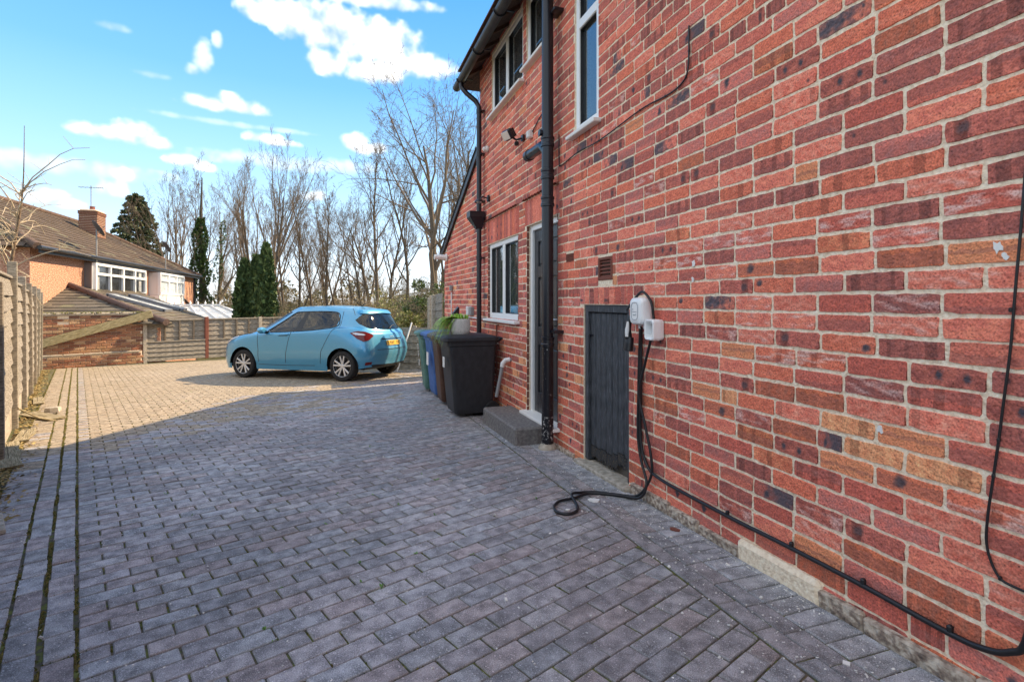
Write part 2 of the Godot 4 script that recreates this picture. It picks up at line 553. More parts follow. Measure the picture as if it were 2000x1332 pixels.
	mat("twig", 1, 1, 1, 1.0, 0.0, true)
	var lf := mat("leaf", 1, 1, 1, 0.55, 0.0, true)
	lf.backlight_enabled = true
	lf.backlight = Color(0.3, 0.32, 0.2)
	mat("needle", 1, 1, 1, 0.8, 0.0, true)

	# car
	var cp := mat("car_paint", 0.075, 0.32, 0.53, 0.28, 0.35)
	cp.clearcoat_enabled = true
	cp.clearcoat = 1.0
	cp.clearcoat_roughness = 0.06
	var cg := mat("car_glass", 0.012, 0.016, 0.02, 0.03)
	cg.albedo_color.a = 0.52
	cg.transparency = BaseMaterial3D.TRANSPARENCY_ALPHA
	mat("car_black", 0.010, 0.010, 0.011, 0.4)
	mat("car_inside", 0.03, 0.03, 0.033, 0.9)
	mat("alloy", 0.58, 0.60, 0.63, 0.3, 0.5)
	mat("lamp_red", 0.14, 0.010, 0.012, 0.12)
	mat("lamp_clear", 0.62, 0.62, 0.66, 0.12, 0.3)
	mat("plate_yellow", 0.72, 0.43, 0.05, 0.4)

# fine grained grey concrete with white grit, tones multiply the block's own colour
func paver_picture() -> ImageTexture:
	var s := 1024
	var a := noise(0.012, 4, 201).get_seamless_image(s, s)
	var b := noise(0.22, 3, 202).get_seamless_image(s, s)
	a.convert(Image.FORMAT_L8)
	b.convert(Image.FORMAT_L8)
	var da := a.get_data()
	var db := b.get_data()
	var out := PackedByteArray()
	out.resize(s * s)
	for i in s * s:
		out[i] = clampi(134 + int(da[i] * 0.36) + int((db[i] - 128) * 0.55), 40, 225)
	var r := RandomNumberGenerator.new()
	r.seed = 77
	for k in 11000:
		var x := r.randi_range(0, s - 1)
		var y := r.randi_range(0, s - 1)
		var rad := 1 if r.randf() < 0.45 else (2 if r.randf() < 0.75 else 3)
		var val := r.randi_range(205, 255)
		for dy in range(-rad + 1, rad):
			for dx in range(-rad + 1, rad):
				if absi(dx) + absi(dy) < rad + (1 if r.randf() < 0.3 else 0):
					out[posmod(y + dy, s) * s + posmod(x + dx, s)] = val
	for k in 2500:
		var i := r.randi_range(0, s * s - 2)
		out[i] = r.randi_range(50, 90)
	var img := Image.create_from_data(s, s, false, Image.FORMAT_L8, out)
	img.convert(Image.FORMAT_RGB8)
	return ImageTexture.create_from_image(img)

# 8 x 6 brick faces of 240 x 72 pixels
const CELLS_X := 8
const CELLS_Y := 6
func brick_picture() -> ImageTexture:
	var cw := 240
	var ch := 72
	var w := cw * CELLS_X
	var h := ch * CELLS_Y
	var s1 := noise(0.02, 4, 301).get_seamless_image(512, 512)   # broad
	var s2 := noise(0.10, 4, 302).get_seamless_image(512, 512)   # grain
	var s3 := noise(0.022, 5, 303).get_seamless_image(512, 512)   # lime
	s1.convert(Image.FORMAT_L8); s2.convert(Image.FORMAT_L8); s3.convert(Image.FORMAT_L8)
	var n1 := s1.get_data()
	var n2 := s2.get_data()
	var n3 := s3.get_data()
	var out := PackedByteArray()
	out.resize(w * h * 3)
	var r := RandomNumberGenerator.new()
	r.seed = 909
	# sRGB families: [main, second]
	var fam := [
		[Color(0.84, 0.46, 0.38), Color(0.76, 0.39, 0.33)], [Color(0.81, 0.42, 0.34), Color(0.88, 0.54, 0.45)],
		[Color(0.77, 0.39, 0.32), Color(0.68, 0.35, 0.30)], [Color(0.87, 0.50, 0.40), Color(0.78, 0.42, 0.35)],
		[Color(0.67, 0.37, 0.32), Color(0.57, 0.33, 0.30)], [Color(0.84, 0.46, 0.35), Color(0.75, 0.39, 0.30)],
		[Color(0.81, 0.44, 0.38), Color(0.71, 0.43, 0.39)], [Color(0.61, 0.33, 0.29), Color(0.77, 0.43, 0.36)]]
	for cy in CELLS_Y:
		for cx in CELLS_X:
			var id := cy * CELLS_X + cx
			var f: Array = fam[id % 8]
			var c1: Color = f[0]
			var c2: Color = f[1]
			var kind := cy   # 0,1,2 plain with variation; 3 burnt; 4 limed; 5 orange and buff
			if kind == 5:
				c1 = [Color(0.84, 0.50, 0.34), Color(0.80, 0.44, 0.31), Color(0.86, 0.60, 0.43), Color(0.83, 0.46, 0.33), Color(0.80, 0.48, 0.35), Color(0.76, 0.40, 0.29), Color(0.85, 0.52, 0.37), Color(0.82, 0.45, 0.31)][cx]
				c2 = [Color(0.72, 0.38, 0.28), Color(0.66, 0.40, 0.32), Color(0.80, 0.51, 0.36), Color(0.76, 0.42, 0.31)][cx % 4]
			var tone := r.randf_range(1.02, 1.14)
			var o1 := Vector2i(r.randi_range(0, 511), r.randi_range(0, 511))
			var o2 := Vector2i(r.randi_range(0, 511), r.randi_range(0, 511))
			var stretch := r.randf_range(0.7, 1.1)
			var squash := r.randf_range(0.8, 1.3)
			var bands := []
			if r.randf() < 0.30 and kind != 3:
				var bxp := r.randf_range(0.12, 0.3)
				for q in 3:
					bands.append([bxp, r.randf_range(0.03, 0.09), r.randf_range(-0.22, 0.16)])
					bxp += r.randf_range(0.2, 0.36)
			var spots := []
			if r.randf() < (0.75 if kind == 3 else 0.15):
				for q in r.randi_range(1, 2):
					spots.append([r.randf_range(0.12, 0.9), r.randf_range(0.3, 0.7), r.randf_range(7.0, 20.0), r.randf_range(0.55, 0.95)])
			var streak := r.randf() < 0.35
			var streak_y := r.randf_range(0.2, 0.8)
			var streak_w := r.randf_range(0.1, 0.3)
			var burnt := kind == 3 and r.randf() < 0.55
			var burn_at := r.randf_range(-0.1, 1.1)
			var lime := r.randf_range(0.55, 1.0) if kind == 4 else (r.randf_range(0.1, 0.3) if r.randf() < 0.25 else 0.0)
			for y in ch:
				var v := y / float(ch)
				for x in cw:
					var u := x / float(cw)
					var i1 := ((int(y * squash) + o1.y) & 511) * 512 + ((int(x * stretch) + o1.x) & 511)
					var i2 := ((y + o2.y) & 511) * 512 + ((x + o2.x) & 511)
					var a := n1[i1] / 255.0
					var g := (n2[i2] - 128) / 128.0
					var t := clampf((a - 0.2) * 1.6, 0, 1)
					var rr := c1.r + (c2.r - c1.r) * t
					var gg := c1.g + (c2.g - c1.g) * t
					var bb := c1.b + (c2.b - c1.b) * t
					var k := tone * (1.0 + g * 0.19)
					for bnd in bands:
						if absf(u - bnd[0]) < bnd[1] + (a - 0.5) * 0.03:
							k *= 1.0 + bnd[2]
					rr *= k; gg *= k; bb *= k
					if streak and absf(v - streak_y + (a - 0.5) * 0.2 + g * 0.05) < streak_w:
						rr += (0.52 - rr) * 0.3; gg += (0.34 - gg) * 0.3; bb += (0.33 - bb) * 0.3
					if burnt:
						var bt := clampf(1.1 - absf(u - burn_at) * 1.7 + (a - 0.5) * 1.4, 0, 1)
						rr += (0.30 - rr) * bt * 0.85; gg += (0.30 - gg) * bt * 0.85; bb += (0.34 - bb) * bt * 0.85
					for sp in spots:
						var dx: float = (u - sp[0]) * cw
						var dy: float = (v - sp[1]) * ch
						var d: float = sqrt(dx * dx + dy * dy) / (float(sp[2]) * (0.35 + a * 1.3 + g * 0.35))
						if d < 1.3:
							var q := clampf((1.3 - d) * 1.3, 0, 1) * float(sp[3])
							rr += (0.24 - rr) * q; gg += (0.25 - gg) * q; bb += (0.29 - bb) * q
					if lime > 0.0:
						var i3 := ((int(y * 1.3) + o2.x) & 511) * 512 + ((int(x * 0.38) + o1.y) & 511)
						var l := clampf((n3[i3] / 255.0 - (0.46 if kind == 4 else 0.55) + g * 0.07) * 2.6, 0, 1) * lime
						l *= clampf(0.8 + g * 0.25, 0.0, 1.0)
						rr += (0.97 - rr) * l; gg += (0.88 - gg) * l; bb += (0.84 - bb) * l
					if g < -0.62:
						rr *= 0.62; gg *= 0.6; bb *= 0.6
					var j := ((cy * ch + y) * w + cx * cw + x) * 3
					out[j] = clampi(int(rr * 255), 0, 255)
					out[j + 1] = clampi(int(gg * 255), 0, 255)
					out[j + 2] = clampi(int(bb * 255), 0, 255)
	return ImageTexture.create_from_image(Image.create_from_data(w, h, false, Image.FORMAT_RGB8, out))

# ---------------------------------------------------------------- ground and paving
func terrain_y(x: float, z: float) -> float:
	# the drive's own fall near the house, a lower garden level beyond the walls
	var y := SLOPE * z - 0.05
	var far := smoothstep(17.5, 27.0, -z + 0.15 * absf(x))
	var side := smoothstep(5.0, 12.0, -x) * smoothstep(14.0, 22.0, -z)
	var low := maxf(far, side)
	return lerpf(y, -1.15, low) - 0.25 * side

func build_ground() -> void:
	var mb := MB.new()
	var xs := []
	var zs := []
	for k in range(-24, 25):
		xs.append(signf(k) * (absf(k) * 1.2 + pow(absf(k) / 24.0, 5.0) * 330.0))
	for k in range(-8, 41):
		zs.append(-(k * 1.1 + pow(maxf(k, 0) / 40.0, 6.0) * 420.0) if k >= 0 else -k * 6.0)
	for i in xs.size() - 1:
		for j in zs.size() - 1:
			var p := func(x: float, z: float) -> Vector3: return Vector3(x, terrain_y(x, z), z)
			mb.quad(p.call(xs[i], zs[j]), p.call(xs[i], zs[j + 1]), p.call(xs[i + 1], zs[j + 1]), p.call(xs[i + 1], zs[j]))
	structure("ground", mb, M.earth)

# one block: polygon in drive coordinates, chamfered top
func block(mb: MB, poly: PackedVector2Array, y: float, tilt: Vector2, dep := 0.024) -> void:
	var mid := Vector2.ZERO
	for p in poly:
		mid += p
	mid /= poly.size()
	var top: Array[Vector3] = []
	var rim: Array[Vector3] = []
	var foot: Array[Vector3] = []
	for p in poly:
		var d := p - mid
		var q := mid + d * (1.0 - 0.005 / maxf(d.length(), 0.01))
		top.append(Vector3(q.x, y + tilt.dot(q - mid), q.y))
		rim.append(Vector3(p.x, y - 0.0042 + tilt.dot(p - mid), p.y))
		foot.append(Vector3(p.x, y - dep, p.y))
	var c3 := Vector3(mid.x, y - 0.05, mid.y)
	for i in range(1, poly.size() - 1):
		mb.tri_out(top[0], top[i], top[i + 1], c3)
	for i in poly.size():
		var k := (i + 1) % poly.size()
		mb.quad_out(top[i], top[k], rim[k], rim[i], c3)
		mb.quad_out(rim[i], rim[k], foot[k], foot[i], c3)

const PAVER_TONES := [[0.63, 0.585, 0.592], [0.665, 0.58, 0.565], [0.605, 0.592, 0.602], [0.56, 0.53, 0.54], [0.70, 0.665, 0.66], [0.625, 0.535, 0.522], [0.605, 0.607, 0.628], [0.655, 0.62, 0.626], [0.60, 0.553, 0.556], [0.545, 0.54, 0.557]]

func build_drive() -> void:
	var drive := Node3D.new()
	drive.name = "driveway"
	add_child(drive)
	drive.set_meta("kind", "structure")
	drive.rotation.x = -atan(SLOPE)
	# bed of sand and moss below the blocks
	var bed := MB.new()
	var corners := [Vector2(1.98, 2.0), Vector2(-4.0, 2.0), Vector2(-8.2, -17.5), Vector2(-1.9, -19.2), Vector2(2.6, -13.2), Vector2(1.98, -10.6)]
	var cv := PackedVector2Array(corners)
	var ti := Geometry2D.triangulate_polygon(cv)
	for i in range(0, ti.size(), 3):
		bed.tri_out(Vector3(cv[ti[i]].x, -0.0078, cv[ti[i]].y), Vector3(cv[ti[i + 1]].x, -0.0078, cv[ti[i + 1]].y), Vector3(cv[ti[i + 2]].x, -0.0078, cv[ti[i + 2]].y), Vector3(0, -5, -5))
	part(drive, "joint_bed", bed, M.joint_sand)

	var r := RandomNumberGenerator.new()
	r.seed = 5
	var dust := noise(0.35, 4, 41)
	# shared shapes: tones x brightness, plain and with painted sun tan
	var shapes := []
	var hl := 0.0982
	var hw := 0.0468
	for t in PAVER_TONES.size() * 6:
		var mb := MB.new()
		var tn: Array = PAVER_TONES[t % PAVER_TONES.size()]
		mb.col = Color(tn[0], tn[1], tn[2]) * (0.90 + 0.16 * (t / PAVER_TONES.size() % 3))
		if t >= PAVER_TONES.size() * 3:   # blocks with sand and warm sunlight both painted into their colour
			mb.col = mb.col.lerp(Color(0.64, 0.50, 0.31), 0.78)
		var j := func() -> float: return r.randf_range(-0.0016, 0.0016)
		block(mb, PackedVector2Array([Vector2(-hl + j.call(), -hw + j.call()), Vector2(hl + j.call(), -hw + j.call()), Vector2(hl + j.call(), hw + j.call()), Vector2(-hl + j.call(), hw + j.call())]), 0.0, Vector2(r.randf_range(-0.02, 0.02), r.randf_range(-0.02, 0.02)))
		shapes.append(mb.mesh())
	var O := Vector2(PAVE_O.x, PAVE_O.z)
	var e1 := Vector2(E1.x, E1.z)
	var e2 := Vector2(E2.x, E2.z)
	# field to the right of the double edging, in the (a, b) frame
	var right := func(a: float) -> float: return (1.565 - O.x + 0.3633 * a) / 0.9317
	var field := PackedVector2Array([Vector2(-3.4, 0.004), Vector2(-3.4, right.call(-3.4)), Vector2(6.7, right.call(6.7)), Vector2(6.7, right.call(6.7) + 0.43), Vector2(8.6, right.call(8.6) + 0.4), Vector2(15.7, 5.2), Vector2(15.7, 0.004)])
	var full := []     # [transform, tone]
	var cut := MB.new()
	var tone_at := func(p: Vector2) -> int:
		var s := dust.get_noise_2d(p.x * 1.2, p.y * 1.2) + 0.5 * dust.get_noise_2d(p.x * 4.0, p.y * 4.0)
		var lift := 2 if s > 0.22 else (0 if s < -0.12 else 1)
		var sunlit_sand := 3 if -p.y - p.x * 1.2 + s * 2.5 + r.randf_range(-1.6, 1.6) > 9.6 else 0  # far left blocks take the tan set, sand plus painted sunlight
		return r.randi_range(0, PAVER_TONES.size() - 1) + (lift + sunlit_sand) * PAVER_TONES.size()
	var lay := func(a0: float, a1: float, b0: float, b1: float, clip: PackedVector2Array, along_a: bool) -> void:
		var g := 0.0042
		var q := PackedVector2Array([Vector2(a0 + g, b0 + g), Vector2(a1 - g, b0 + g), Vector2(a1 - g, b1 - g), Vector2(a0 + g, b1 - g)])
		var mid := Vector2((a0 + a1) * 0.5, (b0 + b1) * 0.5)
		var w := O + e1 * mid.x + e2 * mid.y
		var whole := true
		if clip.size() > 0:
			for p in q:
				if not Geometry2D.is_point_in_polygon(p, clip):
					whole = false
		if whole:
			var long := e1 if along_a else e2
			var ang := atan2(-long.y, long.x) + r.randf_range(-0.006, 0.006)
			if r.randf() < 0.5:
				ang += PI
			if along_a:
				w += e2 * r.randfn(0.0, 0.0022)
			var sink := 0.0036 * dust.get_noise_2d(w.x * 9.0, w.y * 9.0) + r.randf_range(-0.0009, 0.0009)
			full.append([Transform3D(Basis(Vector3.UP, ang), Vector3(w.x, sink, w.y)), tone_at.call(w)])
		else:
			for piece in Geometry2D.intersect_polygons(q, clip):
				if piece.size() < 3:
					continue
				var wp := PackedVector2Array()
				var area := 0.0
				for i in piece.size():
					wp.append(O + e1 * piece[i].x + e2 * piece[i].y)
					area += piece[i].cross(piece[(i + 1) % piece.size()]) * 0.5
				if absf(area) < 0.0006:
					continue
				var tn: Array = PAVER_TONES[r.randi_range(0, PAVER_TONES.size() - 1)]
				cut.col = Color(tn[0], tn[1], tn[2]) * r.randf_range(0.82, 1.0)
				block(cut, wp, r.randf_range(-0.001, 0.001), Vector2.ZERO)
	var none := PackedVector2Array()
	var pitch := 0.1022
	for i in range(-33, 154):
		var a0 := i * pitch
		var b := 0.0 if posmod(i, 2) == 0 else -pitch
		var bmax: float = right.call(a0 + pitch) + 0.6
		if a0 > 8.4:
			bmax = 6.5
		while b < bmax:
			lay.call(a0, a0 + pitch, b, b + pitch * 2.0, field, false)
			b += pitch * 2.0
		# the rows left of the edging
		lay.call(a0, a0 + pitch, -0.228 - pitch * 2.0, -0.228, none, false)
		if posmod(i, 2) == 0:
			lay.call(a0, a0 + pitch * 2.0, -pitch - 0.007, -0.007, none, true)
			lay.call(a0 + pitch, a0 + pitch * 3.0, -pitch * 2.0 - 0.017, -pitch - 0.017, none, true)
	# along the house: a row of headers by the wall and two rows of stretchers
	for i in range(-22, 102):
		var z := -(i * pitch)
		if z > -10.3:
			full.append([Transform3D(Basis(Vector3.UP, r.randf_range(-0.008, 0.008)), Vector3(1.884, r.randf_range(-0.001, 0.001), z - pitch * 0.5)), [2, 6, 9, 6, 2][r.randi_range(0, 4)] + 10 * r.randi_range(1, 2)])
			if posmod(i, 2) == 0:
				for k in 2:
					var tn: int = [5, 1, 8, 3, 9, 9][r.randi_range(0, 5) if k == 0 else r.randi_range(2, 5)]
					full.append([Transform3D(Basis(Vector3.UP, PI / 2 + r.randf_range(-0.006, 0.006)), Vector3(1.730 - k * pitch, r.randf_range(-0.001, 0.001), z - pitch * (1.0 + 0.55 * k))), tn])
	# the largest in view stay single blocks, the rest are joined
	var ranked := []
	for k in full.size():
		var p: Vector3 = drive.transform * (full[k][0] as Transform3D).origin
		var s := seen(p)
		ranked.append([1.0 / pow(s.z, 3.0) if in_frame(p) else 0.0, k])
	ranked.sort_custom(func(x, y): return x[0] > y[0])
	var rest := MB.new()
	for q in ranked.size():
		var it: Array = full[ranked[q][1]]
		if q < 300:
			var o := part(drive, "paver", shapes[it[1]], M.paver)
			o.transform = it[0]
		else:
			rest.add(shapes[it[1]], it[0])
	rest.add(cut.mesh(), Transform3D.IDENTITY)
	var rr := part(drive, "pavers", rest, M.paver)
	rr.set_meta("kind", "stuff")

	# moss and weeds in the joints: thick along the edging, thin over the field
	var moss := MB.new()
	var tufts := MB.new()
	var green := [Color(0.20, 0.20, 0.04), Color(0.29, 0.25, 0.06), Color(0.13, 0.16, 0.035), Color(0.34, 0.28, 0.09)]
	var lump := func(p: Vector3, s: float) -> void:
		var y0 := -0.0078
		var pts: Array[Vector3] = []
		for k in 5:
			var an := TAU * k / 5.0 + r.randf()
			pts.append(Vector3(p.x + cos(an) * s * r.randf_range(0.6, 1.3), y0, p.z + sin(an) * s * r.randf_range(0.6, 1.3)))
		var tip := Vector3(p.x, y0 + 0.004 + s * r.randf_range(0.6, 1.0), p.z)
		for k in 5:
			moss.tri_out(pts[k], pts[(k + 1) % 5], tip, p + Vector3(0, -0.05, 0))
	var pick := func() -> void: moss.col = green[r.randi_range(0, 3)] * r.randf_range(0.7, 1.3)
	for k in 11000:
		var a := r.randf_range(-1.6, 15.6)
		var lines := [-0.003, -0.114, -0.224, -0.003, -0.114, -0.438]
		var b: float = lines[r.randi_range(0, 5)] + r.randfn(0.0, 0.005)
		if dust.get_noise_2d(a * 6.0, b * 30.0) < (0.05 if a < 3.5 else -0.3):
			continue
		pick.call()
		var w := PAVE_O + E1 * a + E2 * b
		lump.call(Vector3(w.x, 0, w.z), r.randf_range(0.004, 0.011) * (1.5 if a > 4.5 else 1.0))
	for k in 24000:
		var row := r.randi_range(-14, 150) if k < 16000 else r.randi_range(42, 150)
		var a := row * pitch + r.randfn(0.0, 0.0015)
		var b := r.randf_range(-0.43, 3.2 + 0.3 * maxf(a, 0.0)) if k < 16000 else r.randf_range(-0.43, 1.6)
		if r.randf() < 0.45:
			var off := 0.0 if posmod(row, 2) == 0 else pitch
			b = roundf((b - off) / (pitch * 2.0)) * pitch * 2.0 + off + r.randfn(0.0, 0.002)
			a += r.randf() * pitch
		var w := PAVE_O + E1 * a + E2 * b
		if w.x > 1.55 or dust.get_noise_2d(w.x * 2.3 + 40.0, w.z * 2.3) < 0.02 - 0.25 * smoothstep(0.5, -0.4, b) - 0.1 * smoothstep(9.0, 12.0, a):
			continue
		pick.call()
		lump.call(Vector3(w.x, 0, w.z), r.randf_range(0.003, 0.007) * (1.6 if a > 4.5 and b < 1.2 else 1.0))
	var mo := part(self, "moss", moss, M.moss)
	mo.transform = drive.transform
	tag(mo, "yellow green moss growing in the joints between the paving blocks", "moss", "", "stuff")
	# small weeds
	for k in 90:
		var a := r.randf_range(-1.0, 9.0)
		var row := roundf(a / pitch)
		var b := r.randf_range(0.4, 3.3)
		var w := PAVE_O + E1 * (row * pitch) + E2 * b
		if w.x > 1.5:
			continue
		for q in r.randi_range(3, 6):
			tufts.col = Color(0.10, 0.22, 0.03) * r.randf_range(0.7, 1.4)
			var an := r.randf() * TAU
			var l := r.randf_range(0.008, 0.022)
			var d := Vector3(cos(an), r.randf_range(0.3, 0.9), sin(an)) * l
			var s := Vector3(-sin(an), 0, cos(an)) * l * 0.3
			var p := Vector3(w.x, -0.004, w.z)
			tufts.tri(p, p + d * 0.6 + s, p + d)
			tufts.tri(p, p + d, p + d * 0.6 - s)
	var tu := part(self, "weeds", tufts, M.leaf)
	tu.transform = drive.transform
	tag(tu, "tiny green weeds sprouting between the paving blocks", "weeds", "", "stuff")
	# grit, mortar crumbs and pale droppings lying on the blocks
	var grit := MB.new()
	for k in 2600:
		var p := Vector3.ZERO
		if k < 1100:
			var z := -r.randf_range(0.9, 6.5)
			p = Vector3(1.97 - absf(r.randfn(0.0, 0.28)), 0, z)
		else:
			var w := PAVE_O + E1 * (pow(r.randf(), 1.6) * 10.0 - 1.6) + E2 * r.randf_range(-0.45, 3.6)
			p = Vector3(minf(w.x, 1.95), 0, w.z)
		var s := r.randf_range(0.0016, 0.0042) if r.randf() < 0.95 else r.randf_range(0.004, 0.010)
		var v := r.randf_range(0.5, 0.85)
		grit.col = Color(v, v * 0.96, v * 0.9)
		grit.box(Transform3D(Basis.from_euler(Vector3(r.randf() * 0.6, r.randf() * TAU, r.randf() * 0.6)), p + Vector3(0, s * 0.25, 0)), Vector3(s * 2.0, s * 0.8, s * 1.4) * r.randf_range(0.7, 1.2))
	var go := part(self, "grit", grit, M.twig)
	go.transform = drive.transform
	tag(go, "pale grit and mortar crumbs scattered over the paving", "grit", "", "stuff")

# ---------------------------------------------------------------- the brick house on the right
# openings in the long wall: [near distance, far distance, bottom, top], distances run along -z
const OPEN := {
	"cupboard": [3.36, 4.10, -0.30, 1.243],
	"door": [4.66, 5.53, 0.02, 2.115],
	"window": [5.83, 7.13, 1.03, 2.069],
	"upper_far": [5.66, 6.95, 3.80, 4.66],
	"upper_mid": [4.92, 5.54, 3.88, 4.66],
	"stair": [3.83, 4.28, 2.747, 4.62],
}
const LINTELS := [[3.30, 4.17, 1.243, 1.3906], [5.80, 7.22, 2.069, 2.4082], [4.62, 5.60, 2.115, 2.4082]]
const AIRBRICKS := [[3.60, 3.83, 1.44, 1.625], [4.30, 4.46, 1.625, 1.71]]

func brick_shape(id: int, r: RandomNumberGenerator, rough: float) -> ArrayMesh:
	var mb := MB.new()
	var hl := 0.1208
	var hh := 0.0373
	var ring: Array[Vector2] = []
	var nx := 7
	for k in nx:
		ring.append(Vector2(-hl + 0.006 + (2 * hl - 0.012) * k / (nx - 1.0), -hh))
	ring.append(Vector2(hl, -hh + 0.006)); ring.append(Vector2(hl, 0.0)); ring.append(Vector2(hl, hh - 0.006))
	for k in nx:
		ring.append(Vector2(hl - 0.006 - (2 * hl - 0.012) * k / (nx - 1.0), hh))
	ring.append(Vector2(-hl, hh - 0.006)); ring.append(Vector2(-hl, 0.0)); ring.append(Vector2(-hl, -hh + 0.006))
	for k in ring.size():
		ring[k] += Vector2(r.randf_range(-1, 0.6) * signf(ring[k].x), r.randf_range(-1, 0.6) * signf(ring[k].y)) * rough
	if r.randf() < 0.25:   # a knocked corner
		var c := [0, 6, 10, 16][r.randi_range(0, 3)] as int
		ring[c] *= Vector2(0.93, 0.82)
	var cx := id % CELLS_X
	var cy := id / CELLS_X
	var uvof := func(p: Vector2) -> Vector2: return Vector2((cx + 0.5 + clampf(p.x / hl, -1, 1) * 0.48) / CELLS_X, (cy + 0.5 - clampf(p.y / hh, -1, 1) * 0.46) / CELLS_Y)
	var face: Array[Vector3] = []
	for p in ring:
		face.append(Vector3(p.x * 0.982, p.y * 0.945, r.randf_range(-0.0008, 0.0006)))
	var n := ring.size()
	for k in n:
		var k2 := (k + 1) % n
		var tri := [Vector3(0, 0, 0.0006), face[k2], face[k]]
		for q in tri:
			mb.vert(q, Vector3(0, 0, 1), uvof.call(Vector2(q.x, q.y)))
		var a := Vector3(ring[k].x, ring[k].y, -0.009)
		var b := Vector3(ring[k2].x, ring[k2].y, -0.009)
		var nn := (Vector3(ring[k].x / hl * 0.3, ring[k].y / hh, 0.0).normalized() + Vector3(0, 0, 0.9)).normalized()
		for q in [face[k], face[k2], b, face[k], b, a]:
			mb.vert(q, nn, uvof.call(Vector2(q.x, q.y)))
	return mb.mesh()

var brick_shapes: Array = []

# lays a wall of bricks on a plane: bricks as [transform, shape] for a wall whose face looks along -x
func lay_bricks(list: Array, d0: float, d1: float, y0: float, y1: float, holes: Array, r: RandomNumberGenerator, top: Variant = null) -> void:
	var base := 1.221 - COURSE * ceilf((1.221 - y0) / COURSE)
	var i := 0
	var y := base
	while y + 0.03 < y1:
		var yc := y + COURSE * 0.5
		# free stretches of this course
		var free := [[d0, d1]]
		for h in holes:
			if yc > h[2] - 0.012 and yc < h[3] + 0.012:
				var nf := []
				for s in free:
					if h[1] <= s[0] or h[0] >= s[1]:
						nf.append(s)
						continue
					if h[0] > s[0] + 0.03:
						nf.append([s[0], h[0]])
					if h[1] < s[1] - 0.03:
						nf.append([h[1], s[1]])
				free = nf
		var header_course := posmod(i, 5) == 3 and r.randf() < 0.25
		for s in free:
			var step := BRICK_PITCH * (0.5 if header_course else 1.0)
			var phase := fposmod(i * BRICK_PITCH * 0.5 + (0.062 if header_course else 0.0) + r.randf_range(-0.012, 0.012), step)
			var d: float = floorf((s[0] - phase) / step) * step + phase
			while d < s[1] - 0.004:
				var len := step
				if not header_course and r.randf() < 0.035:
					len = step * 0.5
				var a := maxf(d, s[0])
				var b := minf(d + len, s[1])
				d += len
				if b - a < 0.045:
					continue
				if s[1] - b < 0.05:
					b = s[1]
				var mid := (a + b) * 0.5
				if top != null and yc + COURSE * 0.45 > top.call(mid):
					continue
				var id := 0
				var t := r.randf()
				if yc > 1.75:
					id = r.randi_range(0, 23) if t < 0.89 else (r.randi_range(24, 31) if t < 0.96 else r.randi_range(32, 47))
				elif yc > 0.85:
					id = r.randi_range(0, 23) if t < 0.60 else (r.randi_range(24, 31) if t < 0.67 else (r.randi_range(32, 39) if t < 0.90 else r.randi_range(40, 47)))
				else:
					id = r.randi_range(0, 23) if t < 0.60 else (r.randi_range(24, 31) if t < 0.65 else (r.randi_range(32, 39) if t < 0.71 else r.randi_range(40, 47)))
				var flip := r.randf() < 0.5
				# local x along z, local z out of the wall (-x)
				var bs := Basis(Vector3(0, 0, 1), Vector3.UP, Vector3(-1, 0, 0))
				if flip:
					bs = bs * Basis(Vector3(0, 0, 1), PI)
				bs = bs * Basis(Vector3(0, 0, 1), r.randfn(0.0, 0.0045)) * Basis(Vector3(0, 1, 0), r.randfn(0.0, 0.004))
				var sx := (b - a - 0.0108) / (BRICK_PITCH - 0.0109)
				bs = bs.scaled_local(Vector3(sx, r.randf_range(0.97, 1.025), 1))
				list.append([Transform3D(bs, Vector3(WALL_X + r.randf_range(-0.0015, 0.0015), yc + r.randf_range(-0.0012, 0.0012), -mid)), id])
		y += COURSE
		i += 1

# solid mortar backing with the openings left free
func mortar_wall(mb: MB, d0: float, d1: float, y0: float, y1: float, holes: Array, x0: float, thick: float) -> void:
	var ds := [d0, d1]
	var ys := [y0, y1]
	for h in holes:
		for q in [h[0], h[1]]:
			if q > d0 and q < d1 and not ds.has(q):
				ds.append(q)
		for q in [h[2], h[3]]:
			if q > y0 and q < y1 and not ys.has(q):
				ys.append(q)
	ds.sort()
	ys.sort()
	for i in ds.size() - 1:
		for j in ys.size() - 1:
			var c := Vector2((ds[i] + ds[i + 1]) * 0.5, (ys[j] + ys[j + 1]) * 0.5)
			var hit := false
			for h in holes:
				if c.x > h[0] and c.x < h[1] and c.y > h[2] and c.y < h[3]:
					hit = true
			if not hit:
				mb.bx(Vector3(x0 + thick * 0.5, c.y, -c.x), Vector3(thick, ys[j + 1] - ys[j], ds[i + 1] - ds[i]))

